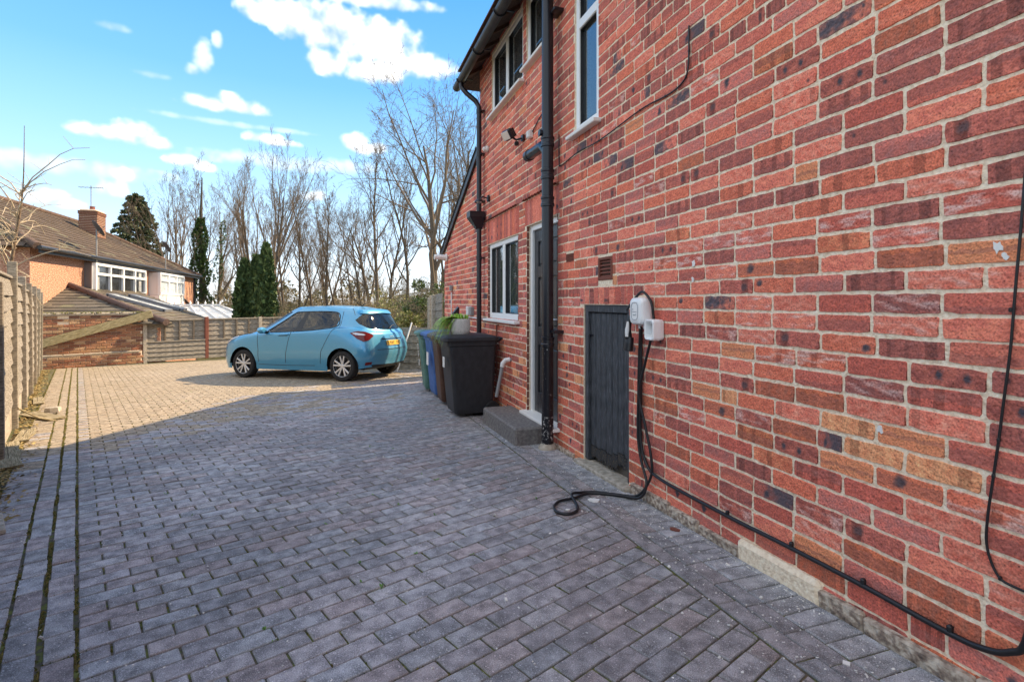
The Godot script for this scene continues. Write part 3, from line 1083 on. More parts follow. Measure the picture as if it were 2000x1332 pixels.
# a plastic window in an opening of the long wall; bars are at fractions of the width / height
func wall_window(house: Node3D, o: Array, mull: Array, trans: Array, depth: float, label: String, sill_out := 0.07) -> void:
	var wnd := Node3D.new()
	wnd.name = numbered(house, "window")
	house.add_child(wnd, true)
	wnd.set_meta("label", label)
	var x := WALL_X + depth
	var mb := MB.new()
	var fw := 0.062
	var w: float = o[1] - o[0]
	var h: float = o[3] - o[2]
	var yb: float = o[2] + 0.012
	mb.bx(Vector3(x, (yb + o[3]) * 0.5, -o[0] - fw * 0.5), Vector3(0.07, o[3] - yb, fw), 0.006)
	mb.bx(Vector3(x, (yb + o[3]) * 0.5, -o[1] + fw * 0.5), Vector3(0.07, o[3] - yb, fw), 0.006)
	mb.bx(Vector3(x, o[3] - fw * 0.5, -(o[0] + o[1]) * 0.5), Vector3(0.068, fw, w - fw * 2.0), 0.006)
	mb.bx(Vector3(x, yb + fw * 0.6, -(o[0] + o[1]) * 0.5), Vector3(0.068, fw * 1.2, w - fw * 2.0), 0.006)
	for q in mull:
		mb.bx(Vector3(x - 0.003, (yb + o[3]) * 0.5, -(o[0] + w * q)), Vector3(0.066, h - fw * 2.2, 0.085), 0.006)
	for q in trans:
		mb.bx(Vector3(x - 0.005, o[2] + h * q, -(o[0] + o[1]) * 0.5), Vector3(0.064, 0.085, w - fw * 2.0), 0.006)
	part(wnd, "frame", mb, M.white_plastic)
	# sashes sit proud round each pane, with a dark gasket
	var cuts := [0.0] + mull + [1.0]
	var rows := [0.0] + trans + [1.0]
	for i in cuts.size() - 1:
		for j in rows.size() - 1:
			var a: float = o[0] + w * cuts[i] + (fw if i == 0 else 0.042)
			var b: float = o[0] + w * cuts[i + 1] - (fw if i == cuts.size() - 2 else 0.042)
			var lo: float = o[2] + h * rows[j] + (fw * 1.2 + 0.012 if j == 0 else 0.042)
			var hi: float = o[2] + h * rows[j + 1] - (fw if j == rows.size() - 2 else 0.042)
			var gk := MB.new()
			gk.bx(Vector3(x + 0.004, (lo + hi) * 0.5, -a - 0.004), Vector3(0.05, hi - lo, 0.008))
			gk.bx(Vector3(x + 0.004, (lo + hi) * 0.5, -b + 0.004), Vector3(0.05, hi - lo, 0.008))
			gk.bx(Vector3(x + 0.004, lo + 0.004, -(a + b) * 0.5), Vector3(0.05, 0.008, b - a - 0.016))
			gk.bx(Vector3(x + 0.004, hi - 0.004, -(a + b) * 0.5), Vector3(0.05, 0.008, b - a - 0.016))
			part(wnd, "gasket", gk, M.black_plastic)
			var pn := MB.new()
			pn.bx(Vector3(x + 0.008, (lo + hi) * 0.5, -(a + b) * 0.5), Vector3(0.004, hi - lo - 0.016, b - a - 0.016))
			part(wnd, "pane", pn, M.window_glass)
	if sill_out > 0.0:
		var sl := MB.new()
		var over := 0.05
		var sw := depth + sill_out + 0.03
		sl.box(Transform3D(Basis(Vector3(0, 0, 1), 0.06), Vector3(WALL_X + depth + 0.03 - sw * 0.5, o[2] - 0.008, -(o[0] + o[1]) * 0.5)), Vector3(sw, 0.034, w + over * 2.0), 0.006)
		part(wnd, "sill", sl, M.white_sill)

func build_house() -> void:
	var r := RandomNumberGenerator.new()
	r.seed = 31
	for id in CELLS_X * CELLS_Y:
		brick_shapes.append(brick_shape(id, r, 0.0026 if id % 3 else 0.0042))
	var house := thing("brick_house", "two storey red brick house filling the right side of the picture", "house", Vector3.ZERO)
	var holes := OPEN.values()
	var no_brick := holes + LINTELS + AIRBRICKS
	# --- long wall
	var mb := MB.new()
	var top := 4.80
	mortar_wall(mb, -2.4, 7.585, -0.42, top, holes + AIRBRICKS, WALL_X + 0.0045, 0.26)
	var wall := part(house, "wall", mb, M.mortar)
	wall.set_meta("label", "long shaded brick wall with pale mortar joints")
	var list := []
	lay_bricks(list, -2.4, 7.59, -0.10, top, no_brick, r)
	# soldier courses over the openings
	for l in LINTELS:
		var h: float = l[3] - l[2]
		var nn := int(round((l[1] - l[0]) / 0.0835))
		var st: float = (l[1] - l[0]) / nn
		for k in nn:
			var bs := Basis(Vector3.UP, Vector3(0, 0, -1), Vector3(-1, 0, 0))
			bs = bs.scaled_local(Vector3((h - 0.011) / 0.2416, (st - 0.0075) / 0.0744, 1))
			list.append([Transform3D(bs, Vector3(WALL_X - 0.001 + r.randf_range(-0.0015, 0.0015), (l[2] + l[3]) * 0.5, -(l[0] + st * (k + 0.5)))), r.randi_range(0, 15)])
	# brick ends round the door and window reveals
	var ranked := []
	for k in list.size():
		var p: Vector3 = (list[k][0] as Transform3D).origin
		var s := seen(p)
		ranked.append([absf(s.x + 0.34) / pow(s.z, 2.0) if in_frame(p) else 0.0, k])
	ranked.sort_custom(func(x, y): return x[0] > y[0])
	var rest := MB.new()
	for q in ranked.size():
		var it: Array = list[ranked[q][1]]
		if q < 300:
			var o := part(wall, "brick", brick_shapes[it[1]], M.brick)
			o.transform = it[0]
		else:
			rest.add(brick_shapes[it[1]], it[0])
	part(wall, "bricks", rest, M.brick).set_meta("kind", "stuff")
	# rendered plinth at the foot, broken along its top
	var d := -1.5
	while d < 4.5:
		var l := r.randf_range(0.25, 0.6)
		if not (d + l > 3.34 and d < 4.12):
			var yy := drive_y(-d)
			var hh := r.randf_range(0.035, 0.085) if d > 0.2 and d < 3.0 else r.randf_range(0.0, 0.03)
			var pl := MB.new()
			pl.box(Transform3D(Basis(Vector3(0, 0, 1), r.randf_range(0.0, 0.08)) * Basis(Vector3(1, 0, 0), -SLOPE), Vector3(WALL_X + 0.006, yy + hh * 0.5 - 0.03, -(d + l * 0.5))), Vector3(0.05 + r.randf_range(0, 0.012), hh + 0.06, l - 0.004), 0.008)
			part(house, "plinth", pl, M.plinth)
		d += l

	# smooth cream patch of render on the plinth
	for q in [[1.74, 0.50, 0.105]]:
		var rp := MB.new()
		rp.box(Transform3D(Basis(Vector3(0, 0, 1), 0.03) * Basis(Vector3(1, 0, 0), -SLOPE), Vector3(WALL_X + 0.004, drive_y(-q[0]) + q[2] * 0.5 - 0.03, -(q[0] + q[1] * 0.5))), Vector3(0.070, q[2] + 0.03, q[1]), 0.02)
		part(house, "plinth_render", rp, M.mortar)
	# old splashes of white paint on the bricks
	for q in [[1.104, 1.445, 0.015], [1.085, 1.412, 0.011], [1.49, 0.77, 0.012], [2.62, 1.50, 0.016], [2.63, 1.40, 0.012]]:
		var sp := MB.new()
		var pts := PackedVector2Array()
		for k in 11:
			var an := TAU * k / 11.0
			var rad: float = q[2] * r.randf_range(0.45, 1.25)
			pts.append(Vector2(cos(an) * rad, sin(an) * rad * 1.3))
		sp.slab(pts, Transform3D(Basis(Vector3(0, 0, 1), Vector3.UP, Vector3(-1, 0, 0)), Vector3(WALL_X + 0.002, q[1], -q[0])), 0.0052)
		part(house, "paint_splash", sp, M.white_sill)

	# --- other sides, floors and roof, so that the house is a closed box
	var sh := MB.new()
	sh.bx(Vector3(5.75, 2.19, -7.46), Vector3(6.92, 5.2, 0.25))
	sh.bx(Vector3(5.75, 2.19, 2.25), Vector3(6.92, 5.2, 0.25))
	sh.bx(Vector3(9.33, 2.19, -2.6), Vector3(0.25, 5.2, 9.9))
	sh.bx(Vector3(5.75, 2.55, -2.6), Vector3(6.9, 0.18, 9.4))
	sh.bx(Vector3(5.75, 4.72, -2.6), Vector3(6.9, 0.06, 9.4))
	sh.bx(Vector3(5.75, -0.45, -2.6), Vector3(6.9, 0.1, 9.4))
	sh.bx(Vector3(3.2, 2.1, -4.75), Vector3(0.1, 5.2, 5.6))
	part(house, "inner_wall", sh, M.curtain)
	var roof := MB.new()
	var ez0 := 2.75
	var ez1 := -7.95
	var e := 4.60
	var ridge_y := 7.2
	var eL := 1.73
	var eR := 9.8
	var cx := (eL + eR) * 0.5
	var A := Vector3(eL, e, ez0)
	var B := Vector3(eL, e, ez1)
	var C := Vector3(eR, e, ez1)
	var D := Vector3(eR, e, ez0)
	var R0 := Vector3(cx, ridge_y, ez0 - 4.0)
	var R1 := Vector3(cx, ridge_y, ez1 + 4.0)
	var mid := Vector3(cx, e + 0.5, -2.6)
	roof.col = Color(0.16, 0.10, 0.075)
	for q in [0.0, -0.045]:
		var up := Vector3(0, q, 0)
		roof.quad_out(A + up, B + up, R1 + up, R0 + up, mid)
		roof.quad_out(C + up, D + up, R0 + up, R1 + up, mid)
		roof.tri_out(B + up, C + up, R1 + up, mid)
		roof.tri_out(D + up, A + up, R0 + up, mid)
	for q in [[A, B], [B, C], [C, D], [D, A]]:
		roof.quad_out(q[0], q[1], q[1] + Vector3(0, -0.045, 0), q[0] + Vector3(0, -0.045, 0), mid)
	part(house, "roof", roof, M.roof_tile)
	# rafter feet and the boards between them
	var dd := -2.2
	while dd < 7.8:
		var rf := MB.new()
		var a := Vector3(1.77, 4.59, -dd)
		var b := Vector3(2.30, 4.93, -dd)
		rf.beam(a, b, 0.05, 0.095)
		part(house, "rafter", rf, M.rafter_wood)
		dd += 0.42
	var sof := MB.new()
	sof.bx(Vector3(1.875, 4.795, 2.72 - 5.3), Vector3(0.27, 0.02, 10.6))
	part(house, "soffit", sof, M.rafter_wood)
	# half round gutter
	var gut := Node3D.new()
	gut.name = "gutter"
	house.add_child(gut)
	var gm := MB.new()
	var gx := 1.70
	var gy := 4.50
	var arc: Array[Vector2] = []
	for k in 11:
		var an := PI + PI * k / 10.0
		arc.append(Vector2(cos(an) * 0.062, sin(an) * 0.062))
	for k in 10:
		var p := arc[k]
		var q := arc[k + 1]
		for s in [1.0, 0.93]:
			gm.quad_out(Vector3(gx + p.x * s, gy + p.y * s, 2.7), Vector3(gx + q.x * s, gy + q.y * s, 2.7), Vector3(gx + q.x * s, gy + q.y * s, -7.78), Vector3(gx + p.x * s, gy + p.y * s, -7.78), Vector3(gx, gy + (0.0 if s == 1.0 else -0.2), -2.5))
	for k in 9:
		gm.tri(Vector3(gx + arc[0].x, gy, -7.78), Vector3(gx + arc[k + 1].x, gy + arc[k + 1].y, -7.78), Vector3(gx + arc[k + 2].x, gy + arc[k + 2].y, -7.78))
	part(gut, "trough", gm, M.gutter_black)
	for k in 11:
		var bk := MB.new()
		var z := -7.45 + k * 0.95
		for q in 10:
			bk.beam(Vector3(gx + arc[q].x * 1.05, gy + arc[q].y * 1.05, z), Vector3(gx + arc[q + 1].x * 1.05, gy + arc[q + 1].y * 1.05, z), 0.03, 0.006, Vector3(0, 0, 1))
		bk.bx(Vector3(gx + 0.11, gy + 0.005, z), Vector3(0.12, 0.012, 0.03))
		part(gut, "bracket", bk, M.black_plastic)
	# --- windows
	wall_window(house, OPEN.window, [0.5], [], 0.06, "white framed kitchen window left of the door")
	wall_window(house, OPEN.upper_far, [0.5], [], 0.05, "white two-pane upper window nearest the gutter end")
	wall_window(house, OPEN.upper_mid, [], [], 0.05, "narrow white upper window beside the black pipe")
	wall_window(house, OPEN.stair, [], [0.52], 0.05, "tall white stair window with an upper light")
	# pale sheets behind the panes: stair curtain, elsewhere reflections put into pale colour
	for q in [[5.72, 6.89, 3.88, 4.42], [4.98, 5.48, 3.95, 4.42], [3.89, 4.08, 2.83, 4.56], [5.90, 6.42, 1.12, 2.0]]:
		var nt := MB.new()
		var z: float = q[0]
		while z < q[1]:
			nt.bx(Vector3(2.135 + 0.008 * sin(z * 60.0), (q[2] + q[3]) * 0.5, -z - 0.0125), Vector3(0.004, q[3] - q[2], 0.027))
			z += 0.025
		part(house, "reflection_curtain", nt, M.curtain)
	# curtains and blinds further in
	var cu := MB.new()
	for k in 14:
		var z := -7.04 + k * 0.025
		cu.tube([Vector3(2.20 + 0.012 * (k % 2), 1.1, z), Vector3(2.20 + 0.012 * (k % 2), 2.04, z)], [0.017], 6)
	part(house, "curtain", cu, M.curtain)
	var bd := MB.new()
	bd.bx(Vector3(2.16, 4.52, -6.3), Vector3(0.01, 0.28, 1.2))
	bd.bx(Vector3(2.16, 4.45, -5.23), Vector3(0.01, 0.40, 0.56))
	part(house, "blind", bd, M.blind)
	var bd2 := MB.new()
	bd2.bx(Vector3(2.17, 3.6, -4.14), Vector3(0.01, 1.8, 0.22))
	part(house, "blind", bd2, M.blind)
	# brick ends lining the openings
	for key in ["door", "window"]:
		var q := OPEN[key] as Array
		for sd in [0, 1]:
			var y := maxf(q[2], -0.1)
			while y < q[3] - 0.02:
				var hh := minf(0.0735, q[3] - y)
				var rv := MB.new()
				rv.bx(Vector3(WALL_X + 0.012, y + hh * 0.5, -q[sd] + (-0.003 if sd == 0 else 0.003)), Vector3(0.026, hh, 0.012), 0.003)
				part(house, "reveal_brick", rv, M.terracotta)
				y += COURSE
	# --- back door
	build_door(house)
	build_cupboard(house)
	# drip courses above the lintels: half round clay tiles
	for l in [LINTELS[1], LINTELS[2]]:
		var n := int((l[1] - l[0]) / 0.085)
		for k in n:
			var t := MB.new()
			var z: float = -(l[0] + (k + 0.5) * (l[1] - l[0]) / n)
			var pts := []
			for q in 5:
				var an := PI * q / 4.0
				pts.append(Vector2(cos(an) * 0.04, sin(an) * 0.022))
			for q in 4:
				t.quad_out(Vector3(WALL_X + 0.02, l[3] + 0.002 + pts[q].y, z + pts[q].x), Vector3(WALL_X + 0.02, l[3] + 0.002 + pts[q + 1].y, z + pts[q + 1].x), Vector3(WALL_X - 0.035, l[3] - 0.012 + pts[q + 1].y, z + pts[q + 1].x), Vector3(WALL_X - 0.035, l[3] - 0.012 + pts[q].y, z + pts[q].x), Vector3(WALL_X, l[3] - 0.05, z))
			part(house, "drip_tile", t, M.terracotta)
	# air bricks
	var ab := Node3D.new()
	ab.name = "air_vent"
	house.add_child(ab)
	ab.set_meta("label", "square terracotta louvre vent above the low black door")
	var v := AIRBRICKS[0] as Array
	var bk := MB.new()
	bk.bx(Vector3(WALL_X + 0.05, (v[2] + v[3]) * 0.5, -(v[0] + v[1]) * 0.5), Vector3(0.05, v[3] - v[2], v[1] - v[0]))
	part(ab, "backing", bk, M.dark_room)
	var fr := MB.new()
	for q in [v[0] + 0.012, v[1] - 0.012]:
		fr.bx(Vector3(WALL_X + 0.014, (v[2] + v[3]) * 0.5, -q), Vector3(0.036, v[3] - v[2], 0.024), 0.004)
	for q in [v[2] + 0.012, v[3] - 0.012]:
		fr.bx(Vector3(WALL_X + 0.014, q, -(v[0] + v[1]) * 0.5), Vector3(0.034, 0.024, v[1] - v[0] - 0.048), 0.004)
	part(ab, "frame", fr, M.terracotta)
	for k in 5:
		var sl := MB.new()
		sl.box(Transform3D(Basis(Vector3(0, 0, 1), 0.7), Vector3(WALL_X + 0.015, v[2] + 0.034 + k * 0.0295, -(v[0] + v[1]) * 0.5)), Vector3(0.03, 0.006, v[1] - v[0] - 0.048))
		part(ab, "slat", sl, M.terracotta)
	var ab2 := Node3D.new()
	ab2.name = "air_brick"
	house.add_child(ab2)
	v = AIRBRICKS[1]
	bk = MB.new()
	bk.bx(Vector3(WALL_X + 0.05, (v[2] + v[3]) * 0.5, -(v[0] + v[1]) * 0.5), Vector3(0.05, v[3] - v[2], v[1] - v[0]))
	part(ab2, "backing", bk, M.dark_room)
	fr = MB.new()
	for k in 7:
		fr.bx(Vector3(WALL_X + 0.012, (v[2] + v[3]) * 0.5, -(v[0] + 0.01 + k * 0.0233)), Vector3(0.03, v[3] - v[2] - 0.008, 0.010))
	for k in 3:
		fr.bx(Vector3(WALL_X + 0.014, v[2] + 0.010 + k * 0.032, -(v[0] + v[1]) * 0.5), Vector3(0.028, 0.010, v[1] - v[0] - 0.006))
	part(ab2, "grille", fr, M.terracotta)
	build_lean_to(house, r)
	# door step
	var stp := MB.new()
	stp.box(Transform3D(Basis(Vector3(1, 0, 0), -SLOPE * 0.5), Vector3(1.825, -0.085, -5.44)), Vector3(0.37, 0.21, 1.2), 0.018)
	var step := part(house, "doorstep", stp, M.concrete)
	step.set_meta("label", "worn grey concrete step below the black door")

func build_door(house: Node3D) -> void:
	var o := OPEN.door as Array
	var door := Node3D.new()
	door.name = "door"
	house.add_child(door)
	door.set_meta("label", "black panelled back door in a white frame behind the pipe")
	var x := WALL_X + 0.075
	var fw := 0.06
	var f := MB.new()
	f.bx(Vector3(x, (o[2] + o[3]) * 0.5, -o[0] - fw * 0.5), Vector3(0.07, o[3] - o[2], fw), 0.005)
	f.bx(Vector3(x, (o[2] + o[3]) * 0.5, -o[1] + fw * 0.5), Vector3(0.07, o[3] - o[2], fw), 0.005)
	f.bx(Vector3(x, o[3] - fw * 0.5, -(o[0] + o[1]) * 0.5), Vector3(0.068, fw, o[1] - o[0] - fw * 2), 0.005)
	part(door, "frame", f, M.white_plastic)
	var cl := MB.new()
	cl.box(Transform3D(Basis(Vector3(0, 0, 1), 0.05), Vector3(WALL_X + 0.02, o[2] + 0.018, -(o[0] + o[1]) * 0.5)), Vector3(0.19, 0.034, o[1] - o[0] + 0.10), 0.006)
	part(door, "threshold", cl, M.white_sill)
	var a: float = o[0] + fw
	var b: float = o[1] - fw
	var lo: float = o[2] + 0.04
	var hi: float = o[3] - fw
	var sl := MB.new()
	# leaf built of stiles and rails with sunk panels
	var w := b - a
	var cols := [[a + 0.11, a + w * 0.5 - 0.05], [a + w * 0.5 + 0.05, b - 0.11]]
	var rows := [[hi - 0.40, hi - 0.13], [hi - 1.06, hi - 0.52], [lo + 0.22, lo + 0.74]]
	sl.bx(Vector3(x + 0.022, (lo + hi) * 0.5, -(a + b) * 0.5), Vector3(0.02, hi - lo, w))
	var xs := [a, cols[0][0], cols[0][1], cols[1][0], cols[1][1], b]
	for k in [0, 2, 4]:
		sl.bx(Vector3(x + 0.004, (lo + hi) * 0.5, -(xs[k] + xs[k + 1]) * 0.5), Vector3(0.018, hi - lo, xs[k + 1] - xs[k]), 0.003)
	var ys := [lo, rows[2][0], rows[2][1], rows[1][0], rows[1][1], rows[0][0], rows[0][1], hi]
	for c in cols:
		for k in [0, 2, 4, 6]:
			sl.bx(Vector3(x + 0.0045, (ys[k] + ys[k + 1]) * 0.5, -(c[0] + c[1]) * 0.5), Vector3(0.017, ys[k + 1] - ys[k], c[1] - c[0]), 0.003)
	part(door, "leaf", sl, M.door_black)
	for c in cols:
		for q in rows:
			var p := MB.new()
			p.bx(Vector3(x + 0.010, (q[0] + q[1]) * 0.5, -(c[0] + c[1]) * 0.5), Vector3(0.018, q[1] - q[0] - 0.05, c[1] - c[0] - 0.05), 0.012)
			part(door, "panel", p, M.door_black)
	var hd := MB.new()
	hd.bx(Vector3(x - 0.012, lo + 0.98, -(a + 0.05)), Vector3(0.012, 0.22, 0.035), 0.004)
	hd.tube([Vector3(x - 0.02, lo + 1.03, -(a + 0.05)), Vector3(x - 0.055, lo + 1.03, -(a + 0.05)), Vector3(x - 0.06, lo + 1.03, -(a + 0.16))], [0.009], 8)
	part(door, "handle", hd, M.steel)

func build_cupboard(house: Node3D) -> void:
	var o := OPEN.cupboard as Array
	var door := Node3D.new()
	door.name = "low_door"
	house.add_child(door)
	door.set_meta("label", "low black plank door with rotting feet beside the charger")
	var r := RandomNumberGenerator.new()
	r.seed = 8
	var x := WALL_X + 0.045
	var fy := drive_y(-3.7) + 0.03
	var f := MB.new()
	f.bx(Vector3(x, (fy + o[3]) * 0.5, -o[0] - 0.02), Vector3(0.06, o[3] - fy, 0.04), 0.004)
	f.bx(Vector3(x, (fy + o[3]) * 0.5, -o[1] + 0.03), Vector3(0.06, o[3] - fy, 0.06), 0.004)
	f.bx(Vector3(x, o[3] - 0.03, -(o[0] + o[1]) * 0.5), Vector3(0.058, 0.06, o[1] - o[0] - 0.1), 0.004)
	part(door, "frame", f, M.old_black_wood)
	var bk := MB.new()
	bk.bx(Vector3(x + 0.06, (fy + o[3]) * 0.5 - 0.1, -(o[0] + o[1]) * 0.5), Vector3(0.02, o[3] - fy + 0.2, o[1] - o[0]))
	part(door, "backing", bk, M.dark_room)
	var a: float = o[0] + 0.042
	var b: float = o[1] - 0.062
	var n := 7
	for k in n:
		var w := (b - a) / n
		var lo := fy + 0.012 + r.randf_range(0.0, 0.03) + (0.03 if k < 3 else 0.0)
		var p := MB.new()
		var t := r.randf_range(0.85, 1.2)
		p.col = Color(t, t, t)
		p.bx(Vector3(x + 0.006 + r.randf_range(-0.002, 0.002), (lo + 0.11 + o[3] - 0.062) * 0.5, -(a + w * (k + 0.5))), Vector3(0.022, o[3] - 0.062 - lo - 0.11, w - 0.006), 0.009)
		var plank := part(door, "plank", p, M.old_black_wood)
		# the foot of the plank, paint gone and split
		var ft := MB.new()
		var z0 := -(a + w * k + 0.0025)
		var z1 := -(a + w * (k + 1) - 0.0025)
		var m := 5
		for q in m:
			var s0 := lerpf(z0, z1, q / float(m))
			var s1 := lerpf(z0, z1, (q + 1) / float(m))
			var low := lo + r.randf_range(0.0, 0.035)
			ft.bx(Vector3(x + 0.006, (low + lo + 0.1101) * 0.5, (s0 + s1) * 0.5), Vector3(0.021, lo + 0.1101 - low, absf(s1 - s0) - 0.0006))
		part(plank, "rotten_foot", ft, M.worn_black_wood)
	var st := MB.new()
	st.box(Transform3D(Basis(Vector3(1, 0, 0), -SLOPE), Vector3(WALL_X + 0.01, fy - 0.06, -(o[0] + o[1]) * 0.5)), Vector3(0.16, 0.12, o[1] - o[0] + 0.12), 0.01)
	part(door, "threshold", st, M.pale_concrete)
	var hg := MB.new()
	hg.bx(Vector3(x - 0.014, 0.985, -(b + 0.0)), Vector3(0.008, 0.014, 0.10), 0.002)
	hg.tube([Vector3(x - 0.02, 0.985, -(b - 0.02)), Vector3(x - 0.03, 0.985, -(b - 0.02))], [0.008], 6)
	part(door, "bolt", hg, M.black_paint)

# single storey addition behind, under a roof that falls away from the house
func lean_top(d: float) -> float:
	return lerpf(3.50, 2.26, (d - 7.6) / (10.33 - 7.6))

func build_lean_to(house: Node3D, r: RandomNumberGenerator) -> void:
	var mb := MB.new()
	var poly := PackedVector2Array([Vector2(-7.59, -0.6), Vector2(-7.59, lean_top(7.59)), Vector2(-10.33, lean_top(10.33)), Vector2(-10.33, -0.6)])
	# polygon x is world z, y is world y, pushed along +x
	mb.slab(poly, Transform3D(Basis(Vector3(0, 0, 1), Vector3.UP, Vector3(1, 0, 0)), Vector3(WALL_X + 0.0045, 0, 0)), 0.25)
	mb.bx(Vector3(4.4, 0.83, -10.21), Vector3(4.2, 2.86, 0.24))
	mb.bx(Vector3(6.6, 1.2, -8.9), Vector3(0.24, 3.6, 2.6))
	var wall := part(house, "rear_wall", mb, M.mortar)
	wall.set_meta("label", "brick side wall of the low rear addition")
	var list := []
	lay_bricks(list, 7.595, 10.335, -0.42, 3.6, [], r, lean_top)
	var rest := MB.new()
	for it in list:
		rest.add(brick_shapes[it[1]], it[0])
	part(wall, "bricks", rest, M.brick).set_meta("kind", "stuff")
	var rf := MB.new()
	rf.col = Color(0.12, 0.10, 0.09)
	var n := 11
	for k in n:   # courses of slates stepping down
		var d0 := 7.6 + k * 0.262
		var d1 := d0 + 0.30
		var y0 := lean_top(d0) + 0.075
		var y1 := lean_top(d1) + 0.088
		rf.beam(Vector3(4.33, y0, -d0), Vector3(4.33, y1, -d1), 4.76, 0.018)
	part(house, "rear_roof", rf, M.roof_tile)
	var vg := MB.new()
	vg.beam(Vector3(WALL_X - 0.035, lean_top(7.6) + 0.01, -7.6), Vector3(WALL_X - 0.035, lean_top(10.6) + 0.01, -10.6), 0.025, 0.11)
	part(house, "verge_board", vg, M.gutter_black)
	var wf := MB.new()
	wf.bx(Vector3(2.3, lean_top(10.5) - 0.03, -10.50), Vector3(0.6, 0.11, 0.11), 0.02)
	part(house, "rear_gutter", wf, M.white_sill)

# ---------------------------------------------------------------- pipes, lamps and boxes on the wall
func build_pipes() -> void:
	var px := 1.905
	var pz := -4.655
	var soil := thing("soil_pipe", "thick black soil pipe with flaking paint running up the brick wall", "pipe", Vector3(px, drive_y(pz), pz))
	var mb := MB.new()
	var g := 0.0
	mb.tube([Vector3(0, 0.98, 0), Vector3(0, 5.2, 0)], [0.056], 20)
	part(soil, "upper_pipe", mb, M.black_paint)
	var lo := MB.new()
	lo.tube([Vector3(0, 0.30, 0), Vector3(0, 0.99, 0)], [0.057], 20)
	part(soil, "lower_pipe", lo, M.few_chips)
	var fo := MB.new()
	fo.tube([Vector3(0, 0.015, 0), Vector3(0, 0.31, 0)], [0.0575], 20)
	part(soil, "pipe_foot", fo, M.chipped_paint).set_meta("label", "lower length of pipe with white chips in the black paint")
	for y in [1.02, 2.36, 2.62, 2.93, 4.35]:
		var c := MB.new()
		c.lathe([Vector2(0.056, -0.05), Vector2(0.066, -0.045), Vector2(0.066, -0.02), Vector2(0.061, -0.012), Vector2(0.061, 0.02), Vector2(0.067, 0.028), Vector2(0.067, 0.045), Vector2(0.056, 0.05)], Transform3D(Basis.IDENTITY, Vector3(0, y, 0)), 20)
		part(soil, "collar", c, M.black_paint)
	for y in [1.12, 4.15]:
		var b := MB.new()
		b.bx(Vector3(0.06, y, 0.06), Vector3(0.10, 0.03, 0.16), 0.004)
		b.lathe([Vector2(0.0, 0.0), Vector2(0.012, 0.0), Vector2(0.012, 0.03), Vector2(0.0, 0.03)], Transform3D(Basis(Vector3(0, 0, 1), PI / 2), Vector3(0.09, y, 0.12)), 8)
		part(soil, "bracket", b, M.black_paint)
	# branch with a capped end that sticks out along the wall
	var br := MB.new()
	br.tube([Vector3(0, 2.84, 0), Vector3(-0.01, 2.92, -0.10), Vector3(-0.01, 2.93, -0.50)], [0.052], 18)
	br.lathe([Vector2(0.0, 0.0), Vector2(0.060, 0.0), Vector2(0.060, 0.07), Vector2(0.052, 0.075)], Transform3D(Basis(Vector3(1, 0, 0), PI / 2), Vector3(-0.01, 2.93, -0.52)), 18)
	br.lathe([Vector2(0.0, 0.0), Vector2(0.03, 0.0), Vector2(0.03, 0.09), Vector2(0.0, 0.09)], Transform3D(Basis(Vector3(0, 0, 1), PI / 2), Vector3(0.01, 3.02, -0.02)), 12)
	part(soil, "branch", br, M.black_paint)
	var vt := MB.new()
	vt.tube([Vector3(0.05, 3.0, -0.10), Vector3(0.05, 3.25, -0.11), Vector3(0.09, 3.27, -0.11)], [0.011], 8)
	part(soil, "overflow", vt, M.black_plastic)
	var ft := MB.new()
	ft.lathe([Vector2(0.0, 0.05), Vector2(0.06, 0.05), Vector2(0.085, 0.02), Vector2(0.10, -0.02)], Transform3D(Basis.IDENTITY, Vector3.ZERO), 14)
	part(soil, "mortar_foot", ft, M.pale_concrete)

	# rainwater pipe at the far corner, with swan neck and hopper
	var x := 1.935
	var z := -7.34
	var rp := thing("downpipe", "slim black rainwater downpipe with hopper at the far corner of the house", "pipe", Vector3(x, drive_y(z), z))
	var h := -drive_y(z)
	var p := MB.new()
	p.tube([Vector3(-0.235, h + 4.46, -0.12), Vector3(-0.235, h + 4.38, -0.11), Vector3(-0.17, h + 4.28, -0.06), Vector3(-0.05, h + 4.16, 0), Vector3(0, h + 4.08, 0), Vector3(0, h + 2.52, 0)], [0.036], 14)
	p.tube([Vector3(0, h + 2.33, 0), Vector3(0, 0.02, 0)], [0.036], 14)
	part(rp, "pipe", p, M.black_paint)
	var hp := MB.new()
	var q0 := [Vector3(-0.16, h + 2.56, -0.10), Vector3(0.06, h + 2.56, -0.10), Vector3(0.06, h + 2.56, 0.10), Vector3(-0.16, h + 2.56, 0.10)]
	var q1 := [Vector3(-0.16, h + 2.48, -0.10), Vector3(0.06, h + 2.48, -0.10), Vector3(0.06, h + 2.48, 0.10), Vector3(-0.16, h + 2.48, 0.10)]
	var q2 := [Vector3(-0.05, h + 2.32, -0.04), Vector3(0.04, h + 2.32, -0.04), Vector3(0.04, h + 2.32, 0.04), Vector3(-0.05, h + 2.32, 0.04)]
	for k in 4:
		var n := (k + 1) % 4
		hp.quad_out(q0[k], q0[n], q1[n], q1[k], Vector3(-0.05, h + 2.5, 0))
		hp.quad_out(q1[k], q1[n], q2[n], q2[k], Vector3(-0.05, h + 2.45, 0))
	part(rp, "hopper", hp, M.black_paint)
	for y in [h + 4.02, h + 3.4, h + 2.72, h + 1.9, h + 0.75]:
		var c := MB.new()
		c.lathe([Vector2(0.036, -0.03), Vector2(0.042, -0.028), Vector2(0.042, 0.028), Vector2(0.036, 0.03)], Transform3D(Basis.IDENTITY, Vector3(0, y, 0)), 14)
		c.bx(Vector3(0.045, y, 0.0), Vector3(0.06, 0.02, 0.10), 0.003)
		part(rp, "bracket", c, M.black_paint)

